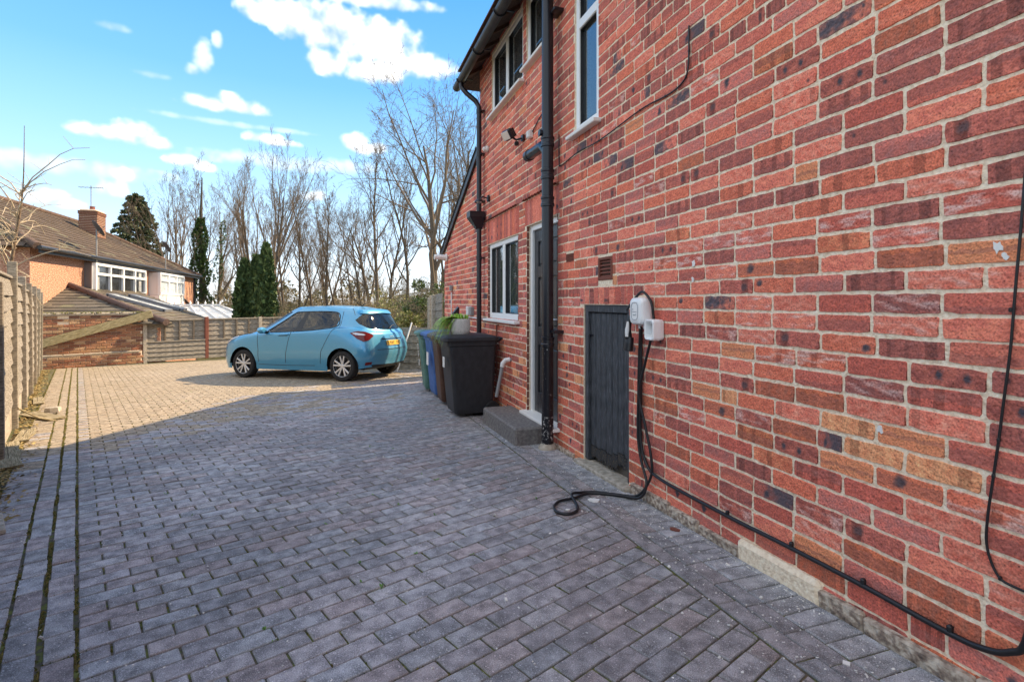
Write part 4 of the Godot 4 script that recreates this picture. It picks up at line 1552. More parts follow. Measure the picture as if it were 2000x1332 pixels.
	# grey waste pipe leaning out of the wall behind the black bin
	var wp := thing("waste_pipe", "short grey plastic waste pipe sloping out of the wall beside the black bin", "pipe", Vector3(1.95, 0.50, -6.12))
	var w := MB.new()
	w.tube([Vector3(0.07, 0.06, 0.02), Vector3(0.0, 0.05, 0.0), Vector3(-0.03, 0.02, -0.01), Vector3(-0.10, -0.40, -0.06)], [0.022], 12)
	part(wp, "pipe", w, M.grey_plastic)
	var el := MB.new()
	el.tube([Vector3(0.05, 0.06, 0.014), Vector3(0.0, 0.052, 0.0), Vector3(-0.032, 0.015, -0.01), Vector3(-0.04, -0.03, -0.015)], [0.029], 12)
	part(wp, "elbow", el, M.off_white)

	# thin copper overflow by the kitchen window
	var ov := thing("thin_pipe", "thin painted pipe dropping from the sill of the lower white window", "pipe", Vector3(1.985, 0.3, -6.62))
	var o := MB.new()
	o.tube([Vector3(0.03, 0.66, 0.0), Vector3(0.0, 0.66, 0.0), Vector3(0.0, 0.0, 0.0)], [0.011], 8)
	part(ov, "pipe", o, M.terracotta)
	var cl := MB.new()
	cl.bx(Vector3(0.005, 0.42, 0), Vector3(0.03, 0.02, 0.035), 0.003)
	part(ov, "clip", cl, M.off_white)

	var fl := thing("boiler_flue", "white round flue sticking out under the low rear roof", "flue", Vector3(1.985, 2.13, -10.08))
	var f := MB.new()
	f.lathe([Vector2(0.0, 0.0), Vector2(0.048, 0.0), Vector2(0.05, 0.0), Vector2(0.05, 0.24), Vector2(0.044, 0.245), Vector2(0.04, 0.2), Vector2(0.0, 0.2)], Transform3D(Basis(Vector3(0, 0, 1), PI / 2), Vector3(0.02, 0, 0)), 18)
	part(fl, "tube", f, M.white_sill)
	var fc := MB.new()
	fc.lathe([Vector2(0.05, 0.0), Vector2(0.075, 0.0), Vector2(0.075, 0.018), Vector2(0.05, 0.022)], Transform3D(Basis(Vector3(0, 0, 1), PI / 2), Vector3(0.022, 0, 0)), 18)
	part(fl, "collar", fc, M.white_sill)

func build_fittings() -> void:
	# floodlight with its box
	var fl := thing("floodlight", "small black halogen floodlight tilted down on the brick wall", "floodlight", Vector3(1.86, 3.15, -5.68))
	var b := MB.new()
	var tilt := Transform3D(Basis.from_euler(Vector3(0.0, 0.25, 0.55)), Vector3(-0.02, 0.02, 0))
	b.box(tilt, Vector3(0.075, 0.12, 0.16), 0.02)
	for k in 5:
		b.box(tilt * Transform3D(Basis.IDENTITY, Vector3(0.045, 0, -0.06 + k * 0.03)), Vector3(0.03, 0.10, 0.006))
	part(fl, "housing", b, M.black_paint)
	var gl := MB.new()
	gl.box(tilt * Transform3D(Basis.IDENTITY, Vector3(-0.040, 0, 0)), Vector3(0.006, 0.095, 0.135), 0.002)
	part(fl, "lens", gl, M.lamp_clear)
	var ar := MB.new()
	ar.tube([Vector3(0.02, 0.0, 0.0), Vector3(0.07, -0.035, 0.02), Vector3(0.13, -0.02, 0.06)], [0.012], 8)
	ar.bx(Vector3(0.135, -0.02, 0.06), Vector3(0.03, 0.07, 0.07), 0.006)
	part(fl, "bracket", ar, M.black_paint)
	var sn := MB.new()
	sn.lathe([Vector2(0.0, -0.03), Vector2(0.022, -0.025), Vector2(0.03, 0.0), Vector2(0.02, 0.02), Vector2(0.0, 0.02)], Transform3D(Basis.IDENTITY, Vector3(0.075, -0.075, 0.02)), 12)
	part(fl, "sensor", sn, M.black_paint)
	var jb := thing("junction_box", "pale junction box on the wall right of the floodlight", "junction box", Vector3(1.985, 3.09, -5.36))
	var j := MB.new()
	j.bx(Vector3(0, 0, 0), Vector3(0.05, 0.085, 0.085), 0.006)
	part(jb, "box", j, M.off_white)
	var lid := MB.new()
	lid.bx(Vector3(-0.028, 0, 0), Vector3(0.008, 0.07, 0.07), 0.003)
	part(jb, "lid", lid, M.off_white)
	var jc := MB.new()
	jc.tube([Vector3(0.015, 0.02, 0.04), Vector3(0.015, 0.05, 0.12), Vector3(0.015, 0.10, 0.25), Vector3(0.015, 0.14, 0.42)], [0.006], 6)
	part(jb, "lead", jc, M.cable)
	var cam := thing("security_camera", "tiny white dome camera beside the far downpipe", "camera", Vector3(1.985, 3.42, -7.12))
	var cb := MB.new()
	cb.lathe([Vector2(0.0, -0.005), Vector2(0.045, -0.005), Vector2(0.045, 0.02), Vector2(0.03, 0.03)], Transform3D(Basis(Vector3(0, 0, 1), PI / 2), Vector3(0.015, 0, 0)), 14)
	part(cam, "base", cb, M.off_white)
	var cd := MB.new()
	cd.lathe([Vector2(0.03, 0.0), Vector2(0.036, 0.02), Vector2(0.025, 0.042), Vector2(0.0, 0.05)], Transform3D(Basis(Vector3(0, 0, 1), PI / 2 + 0.4), Vector3(-0.01, 0, 0)), 14)
	part(cam, "dome", cd, M.off_white)
	# bracket lamp above the hopper
	var wl := thing("wall_lamp", "small black bracket lamp above the downpipe hopper", "lamp", Vector3(1.97, 2.68, -7.05))
	var la := MB.new()
	la.bx(Vector3(0.02, 0.03, 0), Vector3(0.03, 0.09, 0.06), 0.006)
	la.tube([Vector3(0.01, 0.03, 0), Vector3(-0.06, 0.05, 0), Vector3(-0.11, 0.0, 0)], [0.010], 8)
	part(wl, "bracket", la, M.black_plastic)
	var ls := MB.new()
	ls.lathe([Vector2(0.0, 0.02), Vector2(0.04, 0.012), Vector2(0.065, -0.02), Vector2(0.068, -0.035)], Transform3D(Basis.IDENTITY, Vector3(-0.11, 0.0, 0)), 16)
	part(wl, "shade", ls, M.black_plastic)
	var lb := MB.new()
	lb.lathe([Vector2(0.0, -0.045), Vector2(0.035, -0.04), Vector2(0.045, -0.02), Vector2(0.0, 0.0)], Transform3D(Basis.IDENTITY, Vector3(-0.11, 0.0, 0)), 14)
	part(wl, "glass", lb, M.lamp_clear)
	# boxes low on the rear wall
	var sb := thing("outlet_box", "small pale double box on the rear wall above the planter", "wall box", Vector3(1.985, 1.12, -8.05))
	var s1 := MB.new()
	s1.bx(Vector3(0, 0, 0.06), Vector3(0.06, 0.13, 0.10), 0.006)
	part(sb, "box", s1, M.grey_plastic)
	var s2 := MB.new()
	s2.bx(Vector3(-0.012, 0.005, -0.055), Vector3(0.08, 0.145, 0.11), 0.008)
	part(sb, "box", s2, M.off_white)
	var vt := thing("vent_cowl", "little black vent cowl on the rear wall beside the thin pipe", "vent", Vector3(1.98, 1.10, -9.05))
	var v1 := MB.new()
	v1.slab(PackedVector2Array([Vector2(0.02, -0.07), Vector2(0.02, 0.08), Vector2(-0.07, -0.03), Vector2(-0.07, -0.07)]), Transform3D(Basis.IDENTITY, Vector3(0, 0, -0.06)), 0.12)
	part(vt, "hood", v1, M.black_plastic)
	var v2 := MB.new()
	v2.bx(Vector3(-0.035, -0.068, 0), Vector3(0.07, 0.01, 0.10))
	part(vt, "flap", v2, M.off_white)
	var tp := thing("gas_pipe", "thin pipe running along the rear wall above the bins", "pipe", Vector3(1.99, 1.02, -8.3))
	var t1 := MB.new()
	t1.tube([Vector3(0, 0.42, -1.25), Vector3(0, 0.0, -1.25), Vector3(0, 0.0, 0.95)], [0.012], 8)
	part(tp, "pipe", t1, M.off_white)
	var t2 := MB.new()
	t2.bx(Vector3(-0.01, 0.50, -1.25), Vector3(0.05, 0.10, 0.08), 0.006)
	part(tp, "valve", t2, M.grey_plastic)

	build_charger()
	build_cables()
	# meter box at the right edge
	var mbx := thing("meter_box", "pale grey meter box cut off by the right edge of the picture", "meter box", Vector3(1.96, 0.535, -0.845))
	var m1 := MB.new()
	m1.bx(Vector3(0, 0, 0), Vector3(0.10, 0.15, 0.27), 0.008)
	part(mbx, "body", m1, M.off_white)
	var m2 := MB.new()
	m2.bx(Vector3(-0.052, 0, 0), Vector3(0.012, 0.125, 0.24), 0.004)
	part(mbx, "door", m2, M.off_white)

func build_charger() -> void:
	var ch := thing("car_charger", "white rounded car charging box on the wall right of the low door", "charger", Vector3(WALL_X - 0.006, 1.205, -3.11))
	# rounded body: stacked rounded rectangles from the wall outwards
	var b := MB.new()
	var prof := [[0.0, 0.072, 0.080], [0.02, 0.082, 0.092], [0.06, 0.083, 0.093], [0.078, 0.080, 0.090], [0.090, 0.072, 0.082], [0.096, 0.055, 0.065], [0.098, 0.0, 0.0]]
	loft_rounded(b, prof, 0.035)
	part(ch, "body", b, M.white_plastic)
	var rim := MB.new()
	var pts := []
	for k in 25:
		var a := TAU * k / 24.0
		var e := Vector2(signf(cos(a)) * pow(absf(cos(a)), 0.55) * 0.040, signf(sin(a)) * pow(absf(sin(a)), 0.55) * 0.058)
		pts.append(Vector3(-0.0985, e.y, e.x))
	rim.tube(pts, [0.0017], 5, false)
	part(ch, "badge_ring", rim, M.grey_print)
	# unreadable small print on the badge
	var pr := MB.new()
	pr.bx(Vector3(-0.0990, 0.012, -0.020), Vector3(0.001, 0.008, 0.007))
	for k in 7:
		pr.bx(Vector3(-0.0990, -0.004, -0.027 + k * 0.0085), Vector3(0.001, 0.0035, 0.006))
	for k in 4:
		pr.bx(Vector3(-0.0990, -0.026, -0.016 + k * 0.0075), Vector3(0.001, 0.0065, 0.005))
	pr.bx(Vector3(-0.0990, -0.0235, 0.0185), Vector3(0.001, 0.014, 0.004))
	part(ch, "print", pr, M.grey_print)
	var gl := MB.new()
	for k in [-0.03, 0.028]:
		gl.lathe([Vector2(0.0, -0.03), Vector2(0.011, -0.03), Vector2(0.013, 0.0), Vector2(0.0, 0.0)], Transform3D(Basis.IDENTITY, Vector3(-0.035, -0.09, k)), 10)
	part(ch, "gland", gl, M.off_white)
	# plug hanging on the far side
	var pl := thing("charging_plug", "black and white charging plug hanging beside the charger", "plug", Vector3(WALL_X - 0.075, 1.045, -3.228))
	var hd := MB.new()
	hd.tube([Vector3(0.012, 0.125, 0.0), Vector3(0.0, 0.09, 0.0), Vector3(-0.008, 0.03, 0.0), Vector3(-0.004, -0.035, 0.0)], [0.017, 0.020, 0.022, 0.027], 12)
	part(pl, "handle", hd, M.black_plastic)
	var gp := MB.new()
	gp.tube([Vector3(-0.006, 0.085, 0.004), Vector3(-0.014, 0.03, 0.004), Vector3(-0.014, -0.02, 0.004)], [0.014, 0.018, 0.018], 10)
	part(pl, "grip", gp, M.off_white)
	var hp := MB.new()
	hp.lathe([Vector2(0.0, 0.045), Vector2(0.030, 0.04), Vector2(0.033, 0.0), Vector2(0.033, -0.055), Vector2(0.027, -0.058), Vector2(0.024, -0.035), Vector2(0.0, -0.035)], Transform3D(Basis(Vector3(0, 0, 1), -0.12), Vector3(0.0, -0.065, 0.0)), 18)
	part(pl, "head", hp, M.black_plastic)
	# holder for the plug
	var ho := thing("plug_holder", "white hollow plug holder on the wall below and right of the charger", "plug holder", Vector3(WALL_X - 0.006, 1.085, -2.965))
	var h := MB.new()
	loft_rounded(h, [[0.0, 0.050, 0.066], [0.03, 0.056, 0.070], [0.075, 0.054, 0.068], [0.082, 0.049, 0.063], [0.080, 0.040, 0.054], [0.02, 0.030, 0.044], [0.02, 0.0, 0.0]], 0.022)
	part(ho, "shell", h, M.white_plastic)

# rounded rectangles stacked along -x: [depth, half width along z, half height]
func loft_rounded(mb: MB, prof: Array, rad: float) -> void:
	var rings := []
	for q in prof:
		var ring := []
		var r := minf(rad, minf(q[1], q[2]))
		for k in 24:
			var a := TAU * (k + 0.5) / 24.0
			var cx := signf(cos(a)) * maxf(q[1] - r, 0.0)
			var cy := signf(sin(a)) * maxf(q[2] - r, 0.0)
			ring.append(Vector3(-q[0], cy + sin(a) * r, cx + cos(a) * r))
		rings.append(ring)
	for i in rings.size() - 1:
		for k in 24:
			var k2 := (k + 1) % 24
			mb.quad(rings[i][k], rings[i + 1][k], rings[i + 1][k2], rings[i][k2])

func smooth_path(pts: Array, steps := 5) -> Array:
	var c := Curve3D.new()
	for i in pts.size():
		var a: Vector3 = pts[maxi(i - 1, 0)]
		var b: Vector3 = pts[mini(i + 1, pts.size() - 1)]
		c.add_point(pts[i], -(b - a) / 6.0, (b - a) / 6.0)
	var out := []
	for i in pts.size() - 1:
		for k in steps:
			out.append(c.sample(i, k / float(steps)))
	out.append(pts[-1])
	return out

func clip(parent: Node3D, at: Vector3, s: float) -> void:
	var m := MB.new()
	m.bx(at, Vector3(s * 1.3, s * 1.6, s * 1.0), s * 0.3)
	part(parent, "clip", m, M.cable)

func build_cables() -> void:
	# charging lead: down the wall, a loop on the paving and back up to the holder
	var g := func(x: float, z: float) -> Vector3: return Vector3(x, drive_y(z) + 0.013, z)
	var lead := thing("charging_cable", "black charging lead hanging from the charger and looping onto the paving", "cable", Vector3.ZERO)
	var p1 := [Vector3(1.972, 1.10, -3.135), Vector3(1.985, 0.875, -3.175), Vector3(1.988, 0.661, -3.187), Vector3(1.988, 0.338, -3.194), Vector3(1.985, 0.173, -3.148), Vector3(1.970, 0.05, -3.06), Vector3(1.94, -0.055, -3.09)]
	p1 += [g.call(1.87, -3.22), g.call(1.76, -3.31), g.call(1.66, -3.34), g.call(1.55, -3.29), g.call(1.434, -3.271), g.call(1.357, -3.198), g.call(1.331, -3.102), g.call(1.373, -3.04), g.call(1.45, -3.06), g.call(1.50, -3.15), g.call(1.53, -3.30) + Vector3(0, 0.022, 0), g.call(1.63, -3.375), g.call(1.74, -3.35), g.call(1.86, -3.25), Vector3(1.95, -0.055, -3.13)]
	p1 += [Vector3(1.985, 0.10, -3.03), Vector3(1.985, 0.239, -3.03), Vector3(1.985, 0.428, -3.10), Vector3(1.972, 0.631, -3.155), Vector3(1.975, 0.850, -3.085), Vector3(1.965, 1.03, -2.995)]
	var m := MB.new()
	m.tube(smooth_path(p1, 6), [0.0095], 8)
	part(lead, "lead", m, M.cable)
	var m2 := MB.new()
	m2.tube(smooth_path([Vector3(1.90, 1.21, -3.20), Vector3(1.945, 1.30, -3.15), Vector3(1.955, 1.335, -3.08), Vector3(1.965, 1.27, -3.0), Vector3(1.975, 1.17, -2.985), Vector3(1.975, 1.10, -2.975)], 6), [0.009], 8)
	part(lead, "lead", m2, M.cable)
	# supply cable clipped along the foot of the wall
	var sup := thing("supply_cable", "thick black cable clipped along the foot of the brick wall", "cable", Vector3.ZERO)
	var p2 := [Vector3(1.99, 1.09, -3.155), Vector3(1.993, 0.7, -3.165), Vector3(1.993, 0.34, -3.17), Vector3(1.993, 0.17, -3.10), Vector3(1.990, 0.115, -2.926), Vector3(1.990, 0.116, -2.313), Vector3(1.990, 0.130, -1.893), Vector3(1.990, 0.136, -1.544), Vector3(1.990, 0.133, -1.231), Vector3(1.988, 0.148, -1.119), Vector3(1.985, 0.18, -1.058), Vector3(1.985, 0.23, -1.02), Vector3(1.985, 0.42, -0.99)]
	var s := MB.new()
	s.tube(smooth_path(p2, 6), [0.0105], 10)
	part(sup, "sheath", s, M.cable)
	for q in [Vector3(1.992, 0.124, -2.313), Vector3(1.992, 0.138, -1.893), Vector3(1.992, 0.144, -1.544), Vector3(1.992, 0.141, -1.231), Vector3(1.995, 0.34, -3.17), Vector3(1.995, 0.7, -3.165)]:
		clip(sup, q + Vector3(0, 0.008, 0), 0.017)
	# telephone wire below the stair window
	var up := thing("wall_wire", "thin black wire running from the pipe up past the stair window", "cable", Vector3.ZERO)
	var p3 := [Vector3(2.0, 2.86, -4.60), Vector3(2.002, 2.60, -4.60), Vector3(2.002, 2.555, -4.55), Vector3(2.002, 2.585, -4.178), Vector3(2.002, 2.569, -3.798), Vector3(2.002, 2.607, -3.193), Vector3(2.002, 2.592, -2.892), Vector3(2.002, 2.599, -2.758), Vector3(2.002, 2.632, -2.682), Vector3(2.002, 2.699, -2.658), Vector3(2.002, 2.774, -2.653), Vector3(2.002, 2.851, -2.653), Vector3(2.006, 2.93, -2.658)]
	var w := MB.new()
	w.tube(smooth_path(p3, 5), [0.0052], 7)
	part(up, "wire", w, M.cable)
	for q in [p3[3], p3[4], p3[5], p3[6], p3[8], p3[10]]:
		clip(up, q, 0.010)
	# wire at the right edge
	var rw := thing("drop_wire", "thin brown wire hanging down the wall at the right edge of the picture", "cable", Vector3.ZERO)
	var p4 := [Vector3(2.002, 2.4, -0.98), Vector3(2.002, 1.645, -1.030), Vector3(2.002, 1.490, -1.040), Vector3(2.002, 1.316, -1.053), Vector3(2.002, 1.124, -1.066), Vector3(2.002, 0.961, -1.083), Vector3(2.002, 0.828, -1.097), Vector3(2.002, 0.709, -1.111), Vector3(2.002, 0.571, -1.127), Vector3(2.002, 0.486, -1.130), Vector3(2.002, 0.427, -1.116), Vector3(2.002, 0.389, -1.093), Vector3(2.002, 0.381, -1.060), Vector3(2.002, 0.381, -1.0)]
	var rm := MB.new()
	rm.tube(smooth_path(p4, 5), [0.0042], 7)
	part(rw, "wire", rm, M.cable)
	for q in [p4[4] + Vector3(0, 0.12, 0), p4[6], p4[7], p4[11]]:
		clip(rw, q, 0.009)

# ---------------------------------------------------------------- wheelie bins
func wheelie_bin(called_label: String, tint: Material, at: Vector3, turn: float, w: float, dp: float, h: float) -> Node3D:
	# front (opening side) looks along -x, hinge and wheels on +x
	var o := thing("wheelie_bin", called_label, "bin", at, turn, "bins along the wall")
	var body := MB.new()
	var rings := []
	for q in [[0.05, 0.80, 0.74], [0.10, 0.83, 0.78], [h * 0.55, 0.90, 0.87], [h - 0.13, 0.955, 0.95], [h - 0.12, 1.0, 1.0], [h - 0.06, 1.0, 1.0]]:
		var ring := []
		var hw: float = w * 0.5 * q[1]
		var hd: float = dp * 0.5 * q[2]
		var shift := (1.0 - float(q[2])) * dp * 0.22
		var r := 0.05
		for k in 28:
			var a := TAU * (k + 0.5) / 28.0
			ring.append(Vector3(shift + signf(cos(a)) * (hd - r) + cos(a) * r, q[0], signf(sin(a)) * (hw - r) + sin(a) * r))
		rings.append(ring)
	for i in rings.size() - 1:
		for k in 28:
			var k2 := (k + 1) % 28
			var nn := func(p: Vector3, q2: Vector3) -> Vector3: return Vector3(p.x, 0, p.z)
			body.quad_out(rings[i][k], rings[i][k2], rings[i + 1][k2], rings[i + 1][k], Vector3(0, (rings[i][0].y + rings[i + 1][0].y) * 0.5, 0))
	for k in range(1, 27):
		body.tri_out(rings[0][0], rings[0][k], rings[0][k + 1], Vector3(0, h * 0.5, 0))
	part(o, "body", body, tint)
	var lid := MB.new()
	var lr := []
	for q in [[h - 0.065, 1.08], [h - 0.055, 1.10], [h - 0.022, 1.09], [h - 0.010, 1.02], [h + 0.012, 0.80], [h + 0.020, 0.0]]:
		var ring := []
		var hw: float = w * 0.5 * q[1]
		var hd: float = dp * 0.5 * q[1]
		var r := minf(0.06, hw)
		for k in 28:
			var a := TAU * (k + 0.5) / 28.0
			ring.append(Vector3(-0.02 + signf(cos(a)) * maxf(hd - r, 0) + cos(a) * minf(r, hd), q[0], signf(sin(a)) * maxf(hw - r, 0) + sin(a) * r))
		lr.append(ring)
	for i in lr.size() - 1:
		for k in 28:
			var k2 := (k + 1) % 28
			lid.quad_out(lr[i][k], lr[i][k2], lr[i + 1][k2], lr[i + 1][k], Vector3(0, h - 0.06, 0))
	part(o, "lid", lid, tint)
	var hn := MB.new()
	for s in [-1.0, 1.0]:
		hn.tube([Vector3(dp * 0.5, h - 0.09, s * w * 0.36), Vector3(dp * 0.5 + 0.07, h - 0.04, s * w * 0.36), Vector3(dp * 0.5 + 0.08, h - 0.04, s * w * 0.1)], [0.016], 8)
	hn.tube([Vector3(dp * 0.5 + 0.08, h - 0.04, -w * 0.42), Vector3(dp * 0.5 + 0.08, h - 0.04, w * 0.42)], [0.016], 8)
	part(o, "handle", hn, tint)
	for s in [-1.0, 1.0]:
		var wh := MB.new()
		wh.lathe([Vector2(0.0, -0.025), Vector2(0.03, -0.028), Vector2(0.06, -0.022), Vector2(0.085, -0.025), Vector2(0.098, -0.012), Vector2(0.098, 0.012), Vector2(0.085, 0.025), Vector2(0.06, 0.022), Vector2(0.03, 0.028), Vector2(0.0, 0.025)], Transform3D(Basis(Vector3(1, 0, 0), PI / 2), Vector3(dp * 0.40, 0.099, s * w * 0.44)), 20)
		part(o, "wheel", wh, M.rubber)
	return o

func bin_plastic(called: String, r: float, g: float, b: float) -> StandardMaterial3D:
	var m := mat(called, r, g, b, 0.5)
	grain(m, grey_tex(noise(0.03, 5, 131), 256, 0.72, 1.0), Vector3(1.6, 0.9, 1.6), M.bump_fine, 0.06, false)
	return m

func build_bins() -> void:
	var black := wheelie_bin("black wheelie bin with a planter on its lid beside the door step", bin_plastic("bin_black", 0.030, 0.031, 0.036), Vector3(1.60, drive_y(-6.68), -6.68), 0.03, 0.58, 0.66, 1.03)
	label_patch(black, Vector3(-0.335, 0.70, 0.10), Vector2(0.10, 0.13))
	wheelie_bin("brown wheelie bin squeezed behind the black bin", bin_plastic("bin_brown", 0.105, 0.045, 0.024), Vector3(1.62, drive_y(-7.62), -7.62), -0.02, 0.52, 0.62, 1.03)
	var blue := wheelie_bin("blue wheelie bin between the brown and the green bin", bin_plastic("bin_blue", 0.06, 0.17, 0.48), Vector3(1.64, drive_y(-8.36), -8.36), 0.05, 0.52, 0.62, 1.03)
	label_patch(blue, Vector3(-0.315, 0.62, 0.12), Vector2(0.13, 0.20))
	var green := wheelie_bin("green wheelie bin with white lettering, farthest of the bins", bin_plastic("bin_green", 0.12, 0.27, 0.22), Vector3(1.62, drive_y(-9.08), -9.08), -0.04, 0.52, 0.62, 1.03)
	# unreadable white marks one above the other and a 0 below them, painted on the front
	var pr := MB.new()
	for k in 4:
		pr.bx(Vector3(-0.316 + k * 0.004, 0.80 - k * 0.060, 0.0), Vector3(0.004, 0.018, 0.07))
		pr.bx(Vector3(-0.316 + k * 0.004, 0.775 - k * 0.060, 0.02), Vector3(0.004, 0.020, 0.014))
	for s in [-0.028, 0.028]:
		pr.bx(Vector3(-0.292, 0.49, s), Vector3(0.004, 0.10, 0.016))
	for s in [-0.045, 0.045]:
		pr.bx(Vector3(-0.292, 0.49 + s, 0.0), Vector3(0.004, 0.014, 0.040))
	part(green, "lettering", pr, M.white_sill)

	# pebbled planter with trailing grass on the black bin
	var top := drive_y(-6.68) + 1.046
	var pot := thing("planter", "speckled white oval pot standing on the black bin lid", "plant pot", Vector3(1.50, top, -6.66))
	var m := MB.new()
	var segs := 28
	var prof := [Vector2(0.0, 0.0), Vector2(0.85, 0.0), Vector2(0.97, 0.025), Vector2(1.0, 0.07), Vector2(0.97, 0.115), Vector2(0.92, 0.135), Vector2(0.84, 0.135), Vector2(0.84, 0.11), Vector2(0.0, 0.11)]
	m.lathe(prof, Transform3D(Basis.from_scale(Vector3(0.135, 1.45, 0.105)), Vector3.ZERO), segs)
	var pm := mat("pebbledash", 1, 1, 1, 0.8)
	var cell := noise(0.11, 2, 141)
	grain(pm, ramp_tex(cell, 512, [[0.0, Color(0.95, 0.94, 0.91)], [0.60, Color(0.93, 0.91, 0.88)], [0.68, Color(0.34, 0.33, 0.32)], [1.0, Color(0.2, 0.2, 0.2)]]), Vector3.ONE * 3.0, M.bump_fine, 0.6)
	part(pot, "pot", m, pm)
	var gr := thing("trailing_plant", "bright green grassy plant spilling from the pot over the bin edge", "plant", Vector3(1.50, top + 0.16, -6.66))
	var lv := MB.new()
	var r := RandomNumberGenerator.new()
	r.seed = 66
	for k in 260:
		var a := r.randf_range(0, TAU)
		var st := Vector3(cos(a) * 0.12 * r.randf(), 0.0, sin(a) * 0.07 * r.randf())
		var left := r.randf() < 0.72
		var dir := Vector3(-1.0, 0.3, r.randf_range(-0.2, 0.35)) if left else Vector3(r.randf_range(-0.6, 0.6), 1.0, r.randf_range(-0.5, 0.5))
		var reach := r.randf_range(0.18, 0.36) if left else r.randf_range(0.05, 0.09)
		var sag := r.randf_range(0.15, 0.42) if left else 0.01
		var wd := r.randf_range(0.008, 0.016)
		lv.col = Color(0.28, 0.56, 0.05).lerp(Color(0.48, 0.66, 0.12), r.randf()) * r.randf_range(0.7, 1.15)
		var prev := st
		var side := dir.cross(Vector3.UP).normalized()
		for q in range(1, 6):
			var t := q / 5.0
			var p := st + dir.normalized() * reach * t + Vector3(0, 0.06 * sin(t * PI) - sag * t * t, 0)
			var w0 := wd * (1.0 - (q - 1) / 5.2)
			var w1 := wd * (1.0 - q / 5.2)
			lv.quad(prev - side * w0, prev + side * w0, p + side * w1, p - side * w1)
			prev = p
	part(gr, "leaves", lv, M.leaf)

func label_patch(o: Node3D, at: Vector3, s: Vector2) -> void:
	var m := MB.new()
	m.bx(at, Vector3(0.004, s.y, s.x))
	part(o, "sticker", m, M.white_sill)

func build_chips() -> void:
	var r := RandomNumberGenerator.new()
	r.seed = 4
	for q in [["flat white mortar chip lying beside the charging lead", Vector3(1.66, 0, -3.22), 0.035, M.white_sill], ["small orange brick chip lying at the foot of the wall", Vector3(1.88, 0, -2.62), 0.022, M.terracotta], ["tiny white chip lying inside the loop of charging lead", Vector3(1.42, 0, -3.12), 0.012, M.white_sill]]:
		var at: Vector3 = q[1]
		var o := thing("loose_chip", q[0], "chip", Vector3(at.x, drive_y(at.z) + 0.002, at.z), r.randf() * TAU, "chips lying on the paving")
		var m := MB.new()
		var pts := PackedVector2Array()
		for k in 8:
			var an := TAU * k / 8.0
			pts.append(Vector2(cos(an) * 1.4, sin(an)) * q[2] * r.randf_range(0.6, 1.1))
		m.slab(pts, Transform3D(Basis(Vector3.RIGHT, Vector3(0, 0, -1), Vector3.UP), Vector3.ZERO), 0.009)
		part(o, "chip", m, q[3])

